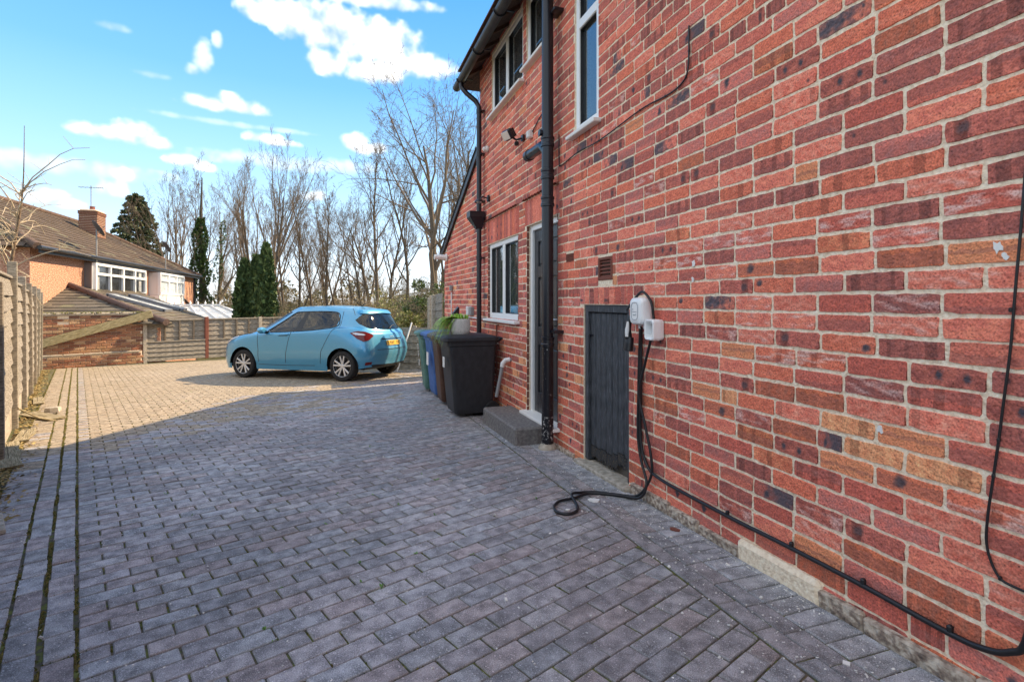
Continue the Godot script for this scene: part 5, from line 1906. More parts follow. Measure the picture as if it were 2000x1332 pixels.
# ---------------------------------------------------------------- the blue hatchback
# half body as a net of rings: rows run bottom to roof, stations run from the nose centre along the side to the tail centre
const NET := [
	[[-0.78, 0.0, 0.20], [-0.84, 0.0, 0.45], [-0.77, 0.0, 0.74], [0.08, 0.0, 1.04], [0.98, 0.0, 1.500], [1.25, 0.0, 1.545], [1.60, 0.0, 1.562]],
	[[-0.74, 0.42, 0.20], [-0.80, 0.44, 0.45], [-0.72, 0.42, 0.76], [0.13, 0.40, 1.035], [1.02, 0.33, 1.490], [1.27, 0.28, 1.538], [1.60, 0.0, 1.562]],
	[[-0.60, 0.70, 0.20], [-0.63, 0.74, 0.47], [-0.53, 0.70, 0.81], [0.26, 0.66, 1.020], [1.08, 0.51, 1.468], [1.30, 0.42, 1.525], [1.60, 0.0, 1.562]],
	[[-0.36, 0.80, 0.20], [-0.36, 0.855, 0.50], [-0.26, 0.80, 0.87], [0.40, 0.745, 1.005], [1.15, 0.560, 1.445], [1.33, 0.46, 1.515], [1.62, 0.0, 1.562]],
	[[0.0, 0.83, 0.20], [0.0, 0.885, 0.52], [0.04, 0.84, 0.915], [0.56, 0.785, 0.992], [1.22, 0.578, 1.435], [1.37, 0.47, 1.513], [1.64, 0.0, 1.562]],
	[[0.42, 0.83, 0.20], [0.42, 0.880, 0.55], [0.46, 0.855, 0.935], [0.74, 0.805, 0.988], [1.30, 0.590, 1.440], [1.42, 0.48, 1.517], [1.66, 0.0, 1.563]],
	[[0.86, 0.83, 0.20], [0.86, 0.878, 0.55], [0.90, 0.862, 0.945], [1.02, 0.812, 0.990], [1.42, 0.598, 1.448], [1.50, 0.48, 1.523], [1.70, 0.0, 1.563]],
	[[1.30, 0.83, 0.20], [1.30, 0.878, 0.55], [1.32, 0.862, 0.960], [1.38, 0.812, 1.005], [1.62, 0.600, 1.455], [1.66, 0.48, 1.528], [1.78, 0.0, 1.563]],
	[[1.78, 0.83, 0.20], [1.78, 0.880, 0.56], [1.80, 0.860, 0.985], [1.82, 0.805, 1.035], [1.90, 0.596, 1.455], [1.92, 0.47, 1.525], [1.95, 0.0, 1.560]],
	[[2.20, 0.83, 0.20], [2.20, 0.886, 0.57], [2.24, 0.856, 1.020], [2.26, 0.790, 1.080], [2.24, 0.582, 1.445], [2.22, 0.45, 1.512], [2.15, 0.0, 1.553]],
	[[2.588, 0.83, 0.22], [2.588, 0.890, 0.60], [2.62, 0.842, 1.030], [2.62, 0.762, 1.115], [2.58, 0.560, 1.425], [2.50, 0.43, 1.490], [2.32, 0.0, 1.540]],
	[[2.93, 0.80, 0.25], [2.96, 0.855, 0.60], [2.95, 0.775, 0.985], [2.92, 0.680, 1.090], [2.77, 0.520, 1.410], [2.62, 0.40, 1.473], [2.40, 0.0, 1.533]],
	[[3.11, 0.64, 0.28], [3.17, 0.705, 0.60], [3.11, 0.620, 0.945], [3.05, 0.545, 1.045], [2.86, 0.42, 1.405], [2.68, 0.33, 1.472], [2.43, 0.0, 1.531]],
	[[3.18, 0.34, 0.28], [3.24, 0.380, 0.60], [3.185, 0.335, 0.920], [3.12, 0.29, 1.025], [2.90, 0.22, 1.410], [2.71, 0.18, 1.478], [2.45, 0.0, 1.530]],
	[[3.20, 0.0, 0.28], [3.26, 0.0, 0.60], [3.20, 0.0, 0.915], [3.135, 0.0, 1.020], [2.915, 0.0, 1.413], [2.72, 0.0, 1.480], [2.46, 0.0, 1.530]],
]

func net_at(i: int, j: int) -> Vector3:
	var n := NET.size()
	var flip := false
	if i < 0:
		i = -i
		flip = true
	if i > n - 1:
		i = 2 * (n - 1) - i
		flip = true
	var q: Array
	if j < 0:
		q = NET[i][0]
		var q1: Array = NET[i][1]
		return Vector3(2 * q[0] - q1[0], (2 * q[1] - q1[1]) * (-1 if flip else 1), 2 * q[2] - q1[2])
	if j > 6:
		q = NET[i][5]
		return Vector3(2 * NET[i][6][0] - q[0], -q[1] * (-1 if flip else 1), q[2])
	q = NET[i][j]
	return Vector3(q[0], q[1] * (-1 if flip else 1), q[2])

func cr(a: Vector3, b: Vector3, c: Vector3, d: Vector3, t: float) -> Vector3:
	return 0.5 * ((2.0 * b) + (c - a) * t + (2.0 * a - 5.0 * b + 4.0 * c - d) * t * t + (3.0 * b - a - 3.0 * c + d) * t * t * t)

# surface point in car axes: x to the rear, y out to the left, z up
func skin(u: float, s: float) -> Vector3:
	var i := clampi(int(floor(u)), 0, NET.size() - 2)
	var j := clampi(int(floor(s)), 0, 5)
	var tu := u - i
	var ts := s - j
	var col: Array[Vector3] = []
	for k in range(-1, 3):
		col.append(cr(net_at(i + k, j - 1), net_at(i + k, j), net_at(i + k, j + 1), net_at(i + k, j + 2), ts))
	return cr(col[0], col[1], col[2], col[3], tu)

func skin_n(u: float, s: float) -> Vector3:
	var e := 0.01
	var a := skin(minf(u + e, NET.size() - 1.0), s) - skin(maxf(u - e, 0.0), s)
	var b := skin(u, minf(s + e, 5.98)) - skin(u, maxf(s - e, 0.0))
	var n := a.cross(b)
	if n.length() < 1e-9:
		return Vector3(0, 0, 1)
	n = n.normalized()
	var p := skin(u, s)
	if n.dot(p - Vector3(clampf(p.x, 0.3, 2.4), 0, 0.75)) < 0.0:
		n = -n
	return n

# car axes to the node's axes: node x = rear, node y = up, node z = left
func cart(p: Vector3, side: float) -> Vector3:
	return Vector3(p.x, p.z, p.y * side)

# adds the part of the skin inside a polygon in (u, s), less holes, lifted off the skin
func patch(mb: MB, poly: PackedVector2Array, holes: Array, lift: float, side: float, du := 0.25, ds := 0.25) -> void:
	var lo := poly[0]
	var hi := poly[0]
	for p in poly:
		lo = Vector2(minf(lo.x, p.x), minf(lo.y, p.y))
		hi = Vector2(maxf(hi.x, p.x), maxf(hi.y, p.y))
	var x := floorf(lo.x / du) * du
	while x < hi.x:
		var y := floorf(lo.y / ds) * ds
		while y < hi.y:
			var cell := PackedVector2Array([Vector2(x, y), Vector2(x + du, y), Vector2(x + du, y + ds), Vector2(x, y + ds)])
			var pieces := Geometry2D.intersect_polygons(cell, poly)
			for h in holes:
				var nx := []
				for pc in pieces:
					nx.append_array(Geometry2D.clip_polygons(pc, h))
				pieces.assign(nx)
			for pc in pieces:
				if Geometry2D.is_polygon_clockwise(pc) and holes.size() > 0 and pc.size() < 3:
					continue
				var idx := Geometry2D.triangulate_polygon(pc)
				for k in range(0, idx.size(), 3):
					var q: Array = []
					for m in 3:
						var w: Vector2 = pc[idx[k + m]]
						var nn := skin_n(w.x, w.y)
						q.append([cart(skin(w.x, w.y) + nn * lift, side), cart(nn, side)])
					if (q[2][0] - q[0][0]).cross(q[1][0] - q[0][0]).dot(q[0][1]) < 0.0:
						var t: Array = q[1]
						q[1] = q[2]
						q[2] = t
					for m in 3:
						mb.vert(q[m][0], q[m][1])
			y += ds
		x += du

# curve in (x, z) seen from the side turned into (u, s)
func to_us(x: float, z: float) -> Vector2:
	var u := 4.0
	var s := 1.0
	for it in 14:
		var lo := 2.0
		var hi := 11.9
		for k in 16:
			var m := (lo + hi) * 0.5
			if skin(m, s).x < x:
				lo = m
			else:
				hi = m
		u = (lo + hi) * 0.5
		lo = 0.0
		hi = 2.6
		for k in 16:
			var m := (lo + hi) * 0.5
			if skin(u, m).z < z:
				lo = m
			else:
				hi = m
		s = (lo + hi) * 0.5
		if it > 4:
			break
	return Vector2(u, s)

func build_car() -> void:
	var h := Vector3(-0.788, 0, -0.616)          # the way the car points
	var mid := Vector3(-0.42, 0, -12.38)
	var sc := 0.985
	var car := thing("parked_car", "light blue electric hatchback parked at an angle beside the bins", "car", Vector3(mid.x, drive_y(mid.z), mid.z))
	var left := Vector3(-0.616, 0, 0.788)
	car.basis = Basis(-h, Vector3.UP, left).scaled(Vector3.ONE * sc)
	# tilt with the drive
	car.basis = Basis(Vector3(1, 0, 0), -atan(SLOPE)) * car.basis
	var off := Vector3(-1.294, 0, 0)
	var grp := func(mb: MB) -> MB:
		for i in mb.v.size():
			mb.v[i] += off
		return mb
	# wheel arch outlines
	var arches := []
	for ax in [0.0, 2.588]:
		var a := PackedVector2Array()
		for k in 17:
			var an := PI * k / 16.0
			a.append(to_us(ax - cos(an) * 0.365, 0.31 + sin(an) * 0.365))
		a.append(Vector2(a[16].x, -0.2))
		a.append(Vector2(a[0].x, -0.2))
		arches.append(a)
	var side_win := PackedVector2Array([Vector2(4.05, 3.12), Vector2(4.4, 3.55), Vector2(4.85, 3.86), Vector2(6.0, 3.90), Vector2(8.4, 3.88), Vector2(9.25, 3.80), Vector2(9.45, 3.45), Vector2(9.35, 3.05), Vector2(8.0, 2.99), Vector2(5.0, 3.0)])
	var screen := PackedVector2Array([Vector2(0, 3.08), Vector2(2.4, 3.08), Vector2(3.0, 3.2), Vector2(3.25, 3.9), Vector2(0, 3.93)])
	var rear := PackedVector2Array([Vector2(10.55, 3.42), Vector2(10.9, 3.62), Vector2(11.4, 3.80), Vector2(14.0, 3.84), Vector2(14.0, 3.03), Vector2(12.2, 3.02), Vector2(11.4, 3.10), Vector2(10.85, 3.22)])
	var paint := MB.new()
	var glass := []
	for s in [1.0, -1.0]:
		patch(paint, PackedVector2Array([Vector2(0, 0), Vector2(14, 0), Vector2(14, 5.98), Vector2(0, 5.98)]), arches + [side_win, screen, rear], 0.0, s, 0.25, 0.25)
	part(car, "body", grp.call(paint), M.car_paint)
	var wn := [["windscreen", screen], ["rear_window", rear]]
	for w in wn:
		var g := MB.new()
		for s in [1.0, -1.0]:
			patch(g, w[1], [], -0.004, s)
		part(car, w[0], grp.call(g), M.car_glass)
	for s in [1.0, -1.0]:
		var front := MB.new()
		var back := MB.new()
		var wf := Geometry2D.intersect_polygons(side_win, PackedVector2Array([Vector2(3, 2.5), Vector2(7.1, 2.5), Vector2(6.5, 4.2), Vector2(3, 4.2)]))[0]
		var wb := Geometry2D.intersect_polygons(side_win, PackedVector2Array([Vector2(7.6, 2.5), Vector2(10, 2.5), Vector2(10, 4.2), Vector2(6.95, 4.2)]))[0]
		patch(front, wf, [], -0.004, s)
		patch(back, wb, [], -0.004, s)
		part(car, "side_window", grp.call(front), M.car_glass)
		part(car, "side_window", grp.call(back), M.car_glass)
		var bp := MB.new()
		patch(bp, Geometry2D.intersect_polygons(side_win, PackedVector2Array([Vector2(7.1, 2.5), Vector2(7.6, 2.5), Vector2(6.95, 4.2), Vector2(6.5, 4.2)]))[0], [], -0.003, s)
		part(car, "pillar", grp.call(bp), M.car_black)
		# rubber round the side glass
		var rb := MB.new()
		var ring := []
		for k in side_win.size() + 1:
			var w0: Vector2 = side_win[k % side_win.size()]
			ring.append(cart(skin(w0.x, w0.y) + skin_n(w0.x, w0.y) * 0.001, s) + off)
		rb.tube(smooth_path(ring, 4), [0.010], 5, false)
		part(car, "window_seal", rb, M.car_black)
		# door shut lines: thin dark grooves in the paint
		for ln in [[Vector2(6.95, 2.95), Vector2(6.95, 2.0), Vector2(6.75, 1.0), Vector2(6.7, 0.30)], [Vector2(9.55, 3.9), Vector2(9.62, 3.2), Vector2(9.5, 2.4), Vector2(9.1, 1.7), Vector2(8.75, 1.1), Vector2(8.65, 0.3)], [Vector2(4.35, 2.75), Vector2(4.9, 2.0), Vector2(5.05, 1.2), Vector2(5.05, 0.3)], [Vector2(5.05, 0.3), Vector2(6.7, 0.28), Vector2(8.65, 0.3)], [Vector2(10.35, 5.0), Vector2(10.30, 4.2), Vector2(10.55, 3.6)]]:
			var pts := []
			for k in ln.size() - 1:
				for q in 6:
					var w1: Vector2 = (ln[k] as Vector2).lerp(ln[k + 1], q / 6.0)
					pts.append(cart(skin(w1.x, w1.y) - skin_n(w1.x, w1.y) * 0.0015, s) + off)
			var sl := MB.new()
			sl.tube(pts, [0.006], 5, false)
			part(car, "shut_line", sl, M.car_black)
		# front door handle, dark recess with a bar
		var hd := MB.new()
		patch(hd, PackedVector2Array([Vector2(6.25, 1.86), Vector2(6.8, 1.86), Vector2(6.85, 1.98), Vector2(6.2, 1.96)]), [], 0.003, s, 0.1, 0.1)
		part(car, "handle_recess", grp.call(hd), M.car_black)
		var hb := MB.new()
		var pa := cart(skin(6.2, 1.93) + skin_n(6.2, 1.93) * 0.016, s) + off
		var pb := cart(skin(6.86, 1.95) + skin_n(6.86, 1.95) * 0.016, s) + off
		hb.tube([pa, pb], [0.013], 8)
		part(car, "door_handle", hb, M.car_paint)
		# mirror
		var mr := MB.new()
		mr.lathe([Vector2(0.0, -0.085), Vector2(0.05, -0.078), Vector2(0.085, -0.04), Vector2(0.095, 0.0), Vector2(0.085, 0.05), Vector2(0.05, 0.085), Vector2(0.0, 0.09)], Transform3D(Basis(Vector3(0, 0, 1), PI / 2) * Basis.from_scale(Vector3(0.75, 0.8, 1.15)), Vector3(0.62, 1.03, 0.95 * s) + off), 18)
		part(car, "door_mirror", mr, M.car_paint)
		var mf := MB.new()
		mf.tube([Vector3(0.64, 0.98, 0.80 * s) + off, Vector3(0.63, 1.0, 0.90 * s) + off], [0.03], 8)
		part(car, "mirror_foot", mf, M.car_black)
		# lamps
		var tl := MB.new()
		patch(tl, PackedVector2Array([Vector2(10.42, 1.86), Vector2(10.9, 2.10), Vector2(11.5, 2.16), Vector2(12.1, 2.02), Vector2(12.25, 1.86), Vector2(11.9, 1.62), Vector2(11.4, 1.50), Vector2(10.9, 1.62)]), [], 0.010, s, 0.125, 0.125)
		var lamp := part(car, "tail_lamp", grp.call(tl), M.lamp_red)
		var lb := MB.new()
		patch(lb, PackedVector2Array([Vector2(10.55, 1.87), Vector2(10.8, 1.94), Vector2(11.5, 1.92), Vector2(11.5, 1.84), Vector2(10.8, 1.80)]), [], 0.014, s, 0.125, 0.125)
		part(lamp, "light_bar", grp.call(lb), M.lamp_clear)
		var hl := MB.new()
		patch(hl, PackedVector2Array([Vector2(1.4, 1.75), Vector2(2.4, 1.75), Vector2(3.35, 2.02), Vector2(3.2, 2.14), Vector2(2.3, 2.1), Vector2(1.5, 1.98)]), [], 0.008, s, 0.125, 0.125)
		part(car, "headlamp", grp.call(hl), M.lamp_clear)
		var rf := MB.new()
		patch(rf, PackedVector2Array([Vector2(11.55, 0.16), Vector2(12.1, 0.16), Vector2(12.15, 0.34), Vector2(11.6, 0.34)]), [], 0.006, s, 0.125, 0.125)
		part(car, "reflector", grp.call(rf), M.lamp_red)
		# wheels
		for ax in [0.0, 2.588]:
			var wheel := Node3D.new()
			wheel.name = numbered(car, "wheel")
			car.add_child(wheel, true)
			wheel.position = Vector3(ax, 0.305, 0.765 * s) + off
			var ty := MB.new()
			ty.lathe([Vector2(0.19, -0.09), Vector2(0.235, -0.098), Vector2(0.285, -0.095), Vector2(0.302, -0.075), Vector2(0.305, 0.0), Vector2(0.302, 0.075), Vector2(0.285, 0.095), Vector2(0.235, 0.098), Vector2(0.215, 0.09), Vector2(0.205, 0.06), Vector2(0.20, -0.05)], Transform3D(Basis(Vector3(1, 0, 0), PI / 2), Vector3.ZERO), 36)
			part(wheel, "tyre", ty, M.rubber)
			var rim := MB.new()
			rim.lathe([Vector2(0.198, -0.02), Vector2(0.21, 0.085), Vector2(0.226, 0.092), Vector2(0.226, 0.08)], Transform3D(Basis(Vector3(1, 0, 0), PI / 2 * s), Vector3.ZERO), 36)
			rim.lathe([Vector2(0.0, 0.078), Vector2(0.03, 0.078), Vector2(0.048, 0.066), Vector2(0.05, 0.04)], Transform3D(Basis(Vector3(1, 0, 0), PI / 2 * s), Vector3.ZERO), 18)
			for k in 5:
				for w in [-0.19, 0.19]:
					var an := TAU * k / 5.0 + 0.31
					var p0 := Vector3(cos(an + w * 0.55) * 0.03, sin(an + w * 0.55) * 0.03, 0.062 * s)
					var p1 := Vector3(cos(an + w * 1.25) * 0.213, sin(an + w * 1.25) * 0.213, 0.078 * s)
					rim.beam(p0, p1, 0.034, 0.024, Vector3(0, 0, 1), 0.005)
			part(wheel, "rim", rim, M.alloy)
			var hub := MB.new()
			hub.lathe([Vector2(0.0, 0.02), Vector2(0.19, 0.02), Vector2(0.195, -0.05)], Transform3D(Basis(Vector3(1, 0, 0), PI / 2 * s), Vector3.ZERO), 24)
			part(wheel, "brake_disc", hub, M.car_black)
	# arch liners and floor
	var un := MB.new()
	un.bx(Vector3(1.2, 0.30, 0) + off, Vector3(3.5, 0.18, 1.18))
	un.bx(Vector3(1.3, 0.27, 0) + off, Vector3(1.72, 0.12, 1.58))
	for ax in [0.0, 2.588]:
		for s in [1.0, -1.0]:
			for k in 12:
				var a0 := PI * k / 12.0
				var a1 := PI * (k + 1) / 12.0
				var f0 := Vector3(ax + cos(a0) * 0.37, 0.31 + sin(a0) * 0.37, 0.86 * s) + off
				var f1 := Vector3(ax + cos(a1) * 0.37, 0.31 + sin(a1) * 0.37, 0.86 * s) + off
				var g0 := Vector3(f0.x, f0.y, 0.55 * s)
				var g1 := Vector3(f1.x, f1.y, 0.55 * s)
				un.quad(f0, f1, g1, g0)
				un.tri(g0, g1, Vector3(ax, 0.31, 0.55 * s) + off)
	part(car, "underbody", un, M.car_black)
	# inside: seats, dashboard, wheel
	var ins := MB.new()
	ins.bx(Vector3(0.85, 0.86, 0) + off, Vector3(0.5, 0.22, 1.3), 0.06)
	ins.bx(Vector3(1.5, 0.62, 0) + off, Vector3(1.9, 0.1, 1.4))
	ins.bx(Vector3(2.7, 0.9, 0) + off, Vector3(0.4, 0.06, 1.1))
	part(car, "dashboard", ins, M.car_inside)
	for q in [[1.72, 0.36], [1.72, -0.36], [2.42, 0.36], [2.42, -0.36]]:
		var st := MB.new()
		st.box(Transform3D(Basis(Vector3(0, 0, 1), -0.25), Vector3(q[0], 0.95, q[1]) + off), Vector3(0.14, 0.62, 0.48), 0.05)
		st.box(Transform3D(Basis(Vector3(0, 0, 1), -0.15), Vector3(q[0] + 0.10, 1.33, q[1]) + off), Vector3(0.09, 0.17, 0.26), 0.04)
		part(car, "seat", st, M.car_inside)
	# tailgate: spoiler lip, plate in its recess, wiper, lower bumper
	var sp := MB.new()
	for s in [1.0, -1.0]:
		patch(sp, PackedVector2Array([Vector2(11.0, 3.80), Vector2(14, 3.86), Vector2(14, 4.25), Vector2(11.0, 4.1)]), [], 0.022, s, 0.25, 0.125)
	part(car, "spoiler", grp.call(sp), M.car_paint)
	for tr in [[Vector2(12.95, 1.66), Vector2(14, 1.66), Vector2(14, 1.73), Vector2(12.9, 1.73)], [Vector2(12.55, 1.06), Vector2(14, 1.06), Vector2(14, 1.09), Vector2(12.55, 1.09)], [Vector2(12.2, 0.0), Vector2(14, 0.0), Vector2(14, 0.10), Vector2(12.1, 0.14)]]:
		var rc := MB.new()
		for s in [1.0, -1.0]:
			patch(rc, PackedVector2Array(tr), [], 0.005, s, 0.25, 0.05)
		part(car, "tailgate_trim", grp.call(rc), M.car_black)
	var np := MB.new()
	var pc := cart(skin(14.0, 1.45), 1.0) + off
	np.box(Transform3D(Basis(Vector3(0, 0, 1), 0.16), pc + Vector3(0.014, 0, 0)), Vector3(0.012, 0.105, 0.50), 0.004)
	var plate := part(car, "number_plate", np, M.plate_yellow)
	var ch := MB.new()
	for k in 7:   # characters too blurred to read
		if k == 4:
			continue
		var z := 0.185 - k * 0.06
		ch.box(Transform3D(Basis(Vector3(0, 0, 1), 0.16), pc + Vector3(0.0205, 0, z)), Vector3(0.002, 0.06, 0.012))
		ch.box(Transform3D(Basis(Vector3(0, 0, 1), 0.16), pc + Vector3(0.0205, 0.022 if k % 2 else -0.004, z - 0.014)), Vector3(0.002, 0.014, 0.018))
		if k % 3:
			ch.box(Transform3D(Basis(Vector3(0, 0, 1), 0.16), pc + Vector3(0.0205, 0, z - 0.028)), Vector3(0.002, 0.058, 0.010))
	part(plate, "characters", ch, M.car_black)
	var bd := MB.new()
	var bc := cart(skin(14.0, 1.86), 1.0) + off
	for k in 3:
		bd.bx(bc + Vector3(0.006, 0, 0.045 - k * 0.045), Vector3(0.006, 0.022, 0.030), 0.002)
	part(car, "badge", bd, M.alloy)
	var wi := MB.new()
	var w0 := cart(skin(14.0, 3.06) + skin_n(14.0, 3.06) * 0.03, 1.0) + off
	wi.tube([w0, w0 + Vector3(-0.035, 0.055, -0.14), w0 + Vector3(-0.05, 0.07, -0.28)], [0.013, 0.011, 0.007], 6)
	part(car, "rear_wiper", wi, M.car_black)
	var an := MB.new()
	an.tube([Vector3(2.45, 1.53, 0) + off, Vector3(2.58, 1.60, 0) + off], [0.012, 0.005], 6)
	part(car, "aerial", an, M.car_black)

# ---------------------------------------------------------------- fences, garden wall and clutter
func wavy_board(l: float, h: float, t: float, r: RandomNumberGenerator, wave := 0.012) -> MB:
	# horizontal board along x, lower edge uneven as on overlapped fencing, thicker at the foot
	var mb := MB.new()
	var k := r.randf_range(0.85, 1.12)
	mb.col = Color(k, k, k)
	var n := 6
	for i in n:
		var x0 := -l * 0.5 + l * i / n
		var x1 := -l * 0.5 + l * (i + 1) / n
		if i == 0:
			mb.set_meta("e", r.randf_range(-wave, wave))
		var e0: float = mb.get_meta("e")
		var e1 := r.randf_range(-wave, wave)
		mb.set_meta("e", e1)
		var a := Vector3(x0, h * 0.5, t * 0.35)
		var b := Vector3(x1, h * 0.5, t * 0.35)
		var c := Vector3(x1, -h * 0.5 + e1, t)
		var d := Vector3(x0, -h * 0.5 + e0, t)
		var inside := Vector3((x0 + x1) * 0.5, 0, t * 0.3)
		mb.quad_out(a, b, c, d, inside)
		mb.quad_out(d, c, Vector3(c.x, c.y, 0), Vector3(d.x, d.y, 0), inside)
		mb.quad_out(Vector3(a.x, a.y, 0), Vector3(b.x, b.y, 0), Vector3(c.x, c.y, 0), Vector3(d.x, d.y, 0), inside)
		mb.quad_out(a, b, Vector3(b.x, b.y, 0), Vector3(a.x, a.y, 0), inside)
	mb.quad(Vector3(-l * 0.5, h * 0.5, t * 0.35), Vector3(-l * 0.5, -h * 0.5, t), Vector3(-l * 0.5, -h * 0.5, 0), Vector3(-l * 0.5, h * 0.5, 0))
	mb.quad(Vector3(l * 0.5, h * 0.5, t * 0.35), Vector3(l * 0.5, -h * 0.5, t), Vector3(l * 0.5, -h * 0.5, 0), Vector3(l * 0.5, h * 0.5, 0))
	return mb

func facing(x_dir: Vector3, origin: Vector3) -> Transform3D:
	# local x along x_dir, local y up, local z to the visible side
	var x := x_dir.normalized()
	return Transform3D(Basis(x, Vector3.UP, x.cross(Vector3.UP)), origin)

func fence_b(a: float) -> float:
	return -0.555 - (a - 4.18) * 0.0150

func build_left_fence() -> void:
	var r := RandomNumberGenerator.new()
	r.seed = 12
	var fence := thing("timber_fence", "weathered overlapping board fence with tall posts along the left edge", "fence", pv(4.44, -0.56))
	var base := fence.position
	var along := pv(15.4, fence_b(15.4)) - pv(2.31, fence_b(2.31))
	along = Vector3(along.x, 0, along.z).normalized()
	var posts := [-1.43, 0.44, 2.31, 4.18, 6.05, 7.92, 9.80, 11.66, 13.53, 15.40]
	for k in posts.size():
		var p := MB.new()
		var a: float = posts[k]
		var c := pv(a, fence_b(a)) - base
		var t := r.randf_range(0.85, 1.1)
		p.col = Color(t, t * 0.97, t * 0.93)
		var hgt := 2.05 + r.randf_range(-0.05, 0.05) if k > 3 else 1.72
		p.box(facing(along, c + Vector3(0, hgt * 0.5 - 0.1, 0)) * Transform3D(Basis.from_euler(Vector3(r.randf_range(-0.012, 0.012), 0, r.randf_range(-0.02, 0.02))), Vector3.ZERO), Vector3(0.085, hgt, 0.085), 0.006)
		part(fence, "post", p, M.grey_wood)
	for k in posts.size() - 1:
		var a0: float = posts[k] + 0.045
		var a1: float = posts[k + 1] - 0.045
		var am := (a0 + a1) * 0.5
		var c := pv(am, fence_b(am) - 0.03) - base
		var sag := r.randf_range(-0.012, 0.012)
		var n := 9
		for q in n:
			var y := 0.36 + q * 0.158
			var bd := wavy_board(a1 - a0, 0.195, 0.030, r, 0.010)
			var o := part(fence, "board", bd, M.grey_wood)
			# the drive side of the fence is to the right of its run
			o.transform = facing(along, c + Vector3(0, y, 0)) * Transform3D(Basis.from_euler(Vector3(-0.07, 0, sag + r.randf_range(-0.006, 0.006))), Vector3.ZERO)
		var cap := MB.new()
		cap.col = Color(1.1, 1.08, 1.02)
		cap.box(facing(along, c + Vector3(0, 0.36 + n * 0.158 - 0.035, 0.0)), Vector3(a1 - a0, 0.03, 0.06), 0.004)
		part(fence, "capping", cap, M.grey_wood)
		var gb := MB.new()
		gb.box(facing(along, c + Vector3(0, 0.11, 0.0)), Vector3(a1 - a0, 0.30, 0.04), 0.006)
		part(fence, "gravel_board", gb, M.pale_concrete)

	# boards and rubble dropped along its foot
	var junk := [
		["fallen long grey board lying along the foot of the left fence", 4.35, -0.49, 1.1, 0.15, 0.02, 0.10],
		["short broken board lying against the left fence by its second post", 5.35, -0.44, 0.62, 0.13, 0.02, -0.05],
		["pale curved plank end lying flat beyond the second fence post", 6.75, -0.36, 0.75, 0.19, 0.022, 0.45],
		["small grey board propped at the foot of the far fence post", 8.55, -0.47, 0.7, 0.12, 0.02, 0.05],
	]
	for j in junk:
		var o := thing("loose_board", j[0], "board", pv(j[1], j[2], 0.012), 0.0, "boards lying by the left fence")
		var m := wavy_board(j[3], j[4], j[5], r, 0.016)
		var b := part(o, "plank", m, M.old_plank)
		b.transform = Transform3D(Basis(E1, j[6]) if false else facing(E1, Vector3.ZERO).basis * Basis(Vector3(0, 1, 0), j[6]) * Basis(Vector3(1, 0, 0), -PI / 2 + 0.05), Vector3(0, 0.01, 0))
		var crack := MB.new()
		crack.col = Color(0.35, 0.33, 0.3)
		crack.bx(Vector3(j[3] * 0.1, 0.01, j[5] * 0.72), Vector3(j[3] * 0.6, 0.004, j[5] * 0.1))
		part(o, "split", crack, M.old_plank).transform = b.transform
	var st := thing("loose_stone", "broken lump of concrete lying on the plank by the left fence", "stone", pv(7.05, -0.26, 0.03))
	var sm := MB.new()
	var ring := []
	for k in 8:
		var an := TAU * k / 8.0
		ring.append(Vector3(cos(an) * r.randf_range(0.08, 0.13), 0, sin(an) * r.randf_range(0.06, 0.10)))
	for k in 8:
		var a := ring[k] as Vector3
		var b := ring[(k + 1) % 8] as Vector3
		sm.quad_out(a, b, b * 0.85 + Vector3(0, 0.06, 0), a * 0.85 + Vector3(0, 0.06, 0), Vector3(0, 0.02, 0))
		sm.tri_out(a * 0.85 + Vector3(0, 0.06, 0), b * 0.85 + Vector3(0, 0.06, 0), Vector3(0.01, 0.07, 0), Vector3(0, 0.02, 0))
	part(st, "lump", sm, M.pale_concrete)
	var stick := thing("stick", "thin bare stick leaning from the left fence onto the paving", "stick", pv(5.7, -0.50, 0.0))
	var sk := MB.new()
	sk.tube([pv(5.7, -0.52, 0.28) - stick.position, pv(5.95, -0.36, 0.12) - stick.position, pv(6.25, -0.20, 0.015) - stick.position], [0.011, 0.010, 0.008], 6)
	part(stick, "stem", sk, M.old_plank)
	var sl := thing("pale_slab", "pale flat slab at the left edge of the paving", "slab", pv(2.1, -0.46, 0.006))
	var s2 := MB.new()
	s2.box(facing(E1, Vector3(0, 0.012, 0)) * Transform3D(Basis(Vector3(0, 1, 0), 0.12), Vector3.ZERO), Vector3(0.36, 0.03, 0.22), 0.006)
	part(sl, "slab", s2, M.pale_concrete)

	# dry leaves and soil along the foot of the fence
	var lv := MB.new()
	for k in 2600:
		var a := r.randf_range(2.2, 15.3)
		var p := pv(a, fence_b(a) + 0.03 + absf(r.randfn(0, 0.08)), 0.004 + r.randf() * 0.012)
		var s := r.randf_range(0.010, 0.026)
		var b := Basis.from_euler(Vector3(r.randf_range(-0.5, 0.5), r.randf() * TAU, r.randf_range(-0.5, 0.5)))
		lv.col = Color(0.24, 0.16, 0.06).lerp(Color(0.36, 0.28, 0.12), r.randf()) * r.randf_range(0.6, 1.2)
		lv.quad(p + b * Vector3(-s, 0, 0), p + b * Vector3(0, 0.003, s * 0.5), p + b * Vector3(s, 0, 0), p + b * Vector3(0, 0.003, -s * 0.5))
	var lo := part(self, "leaf_litter", lv, M.twig)
	tag(lo, "dry brown leaf litter along the foot of the left fence", "leaves", "", "stuff")

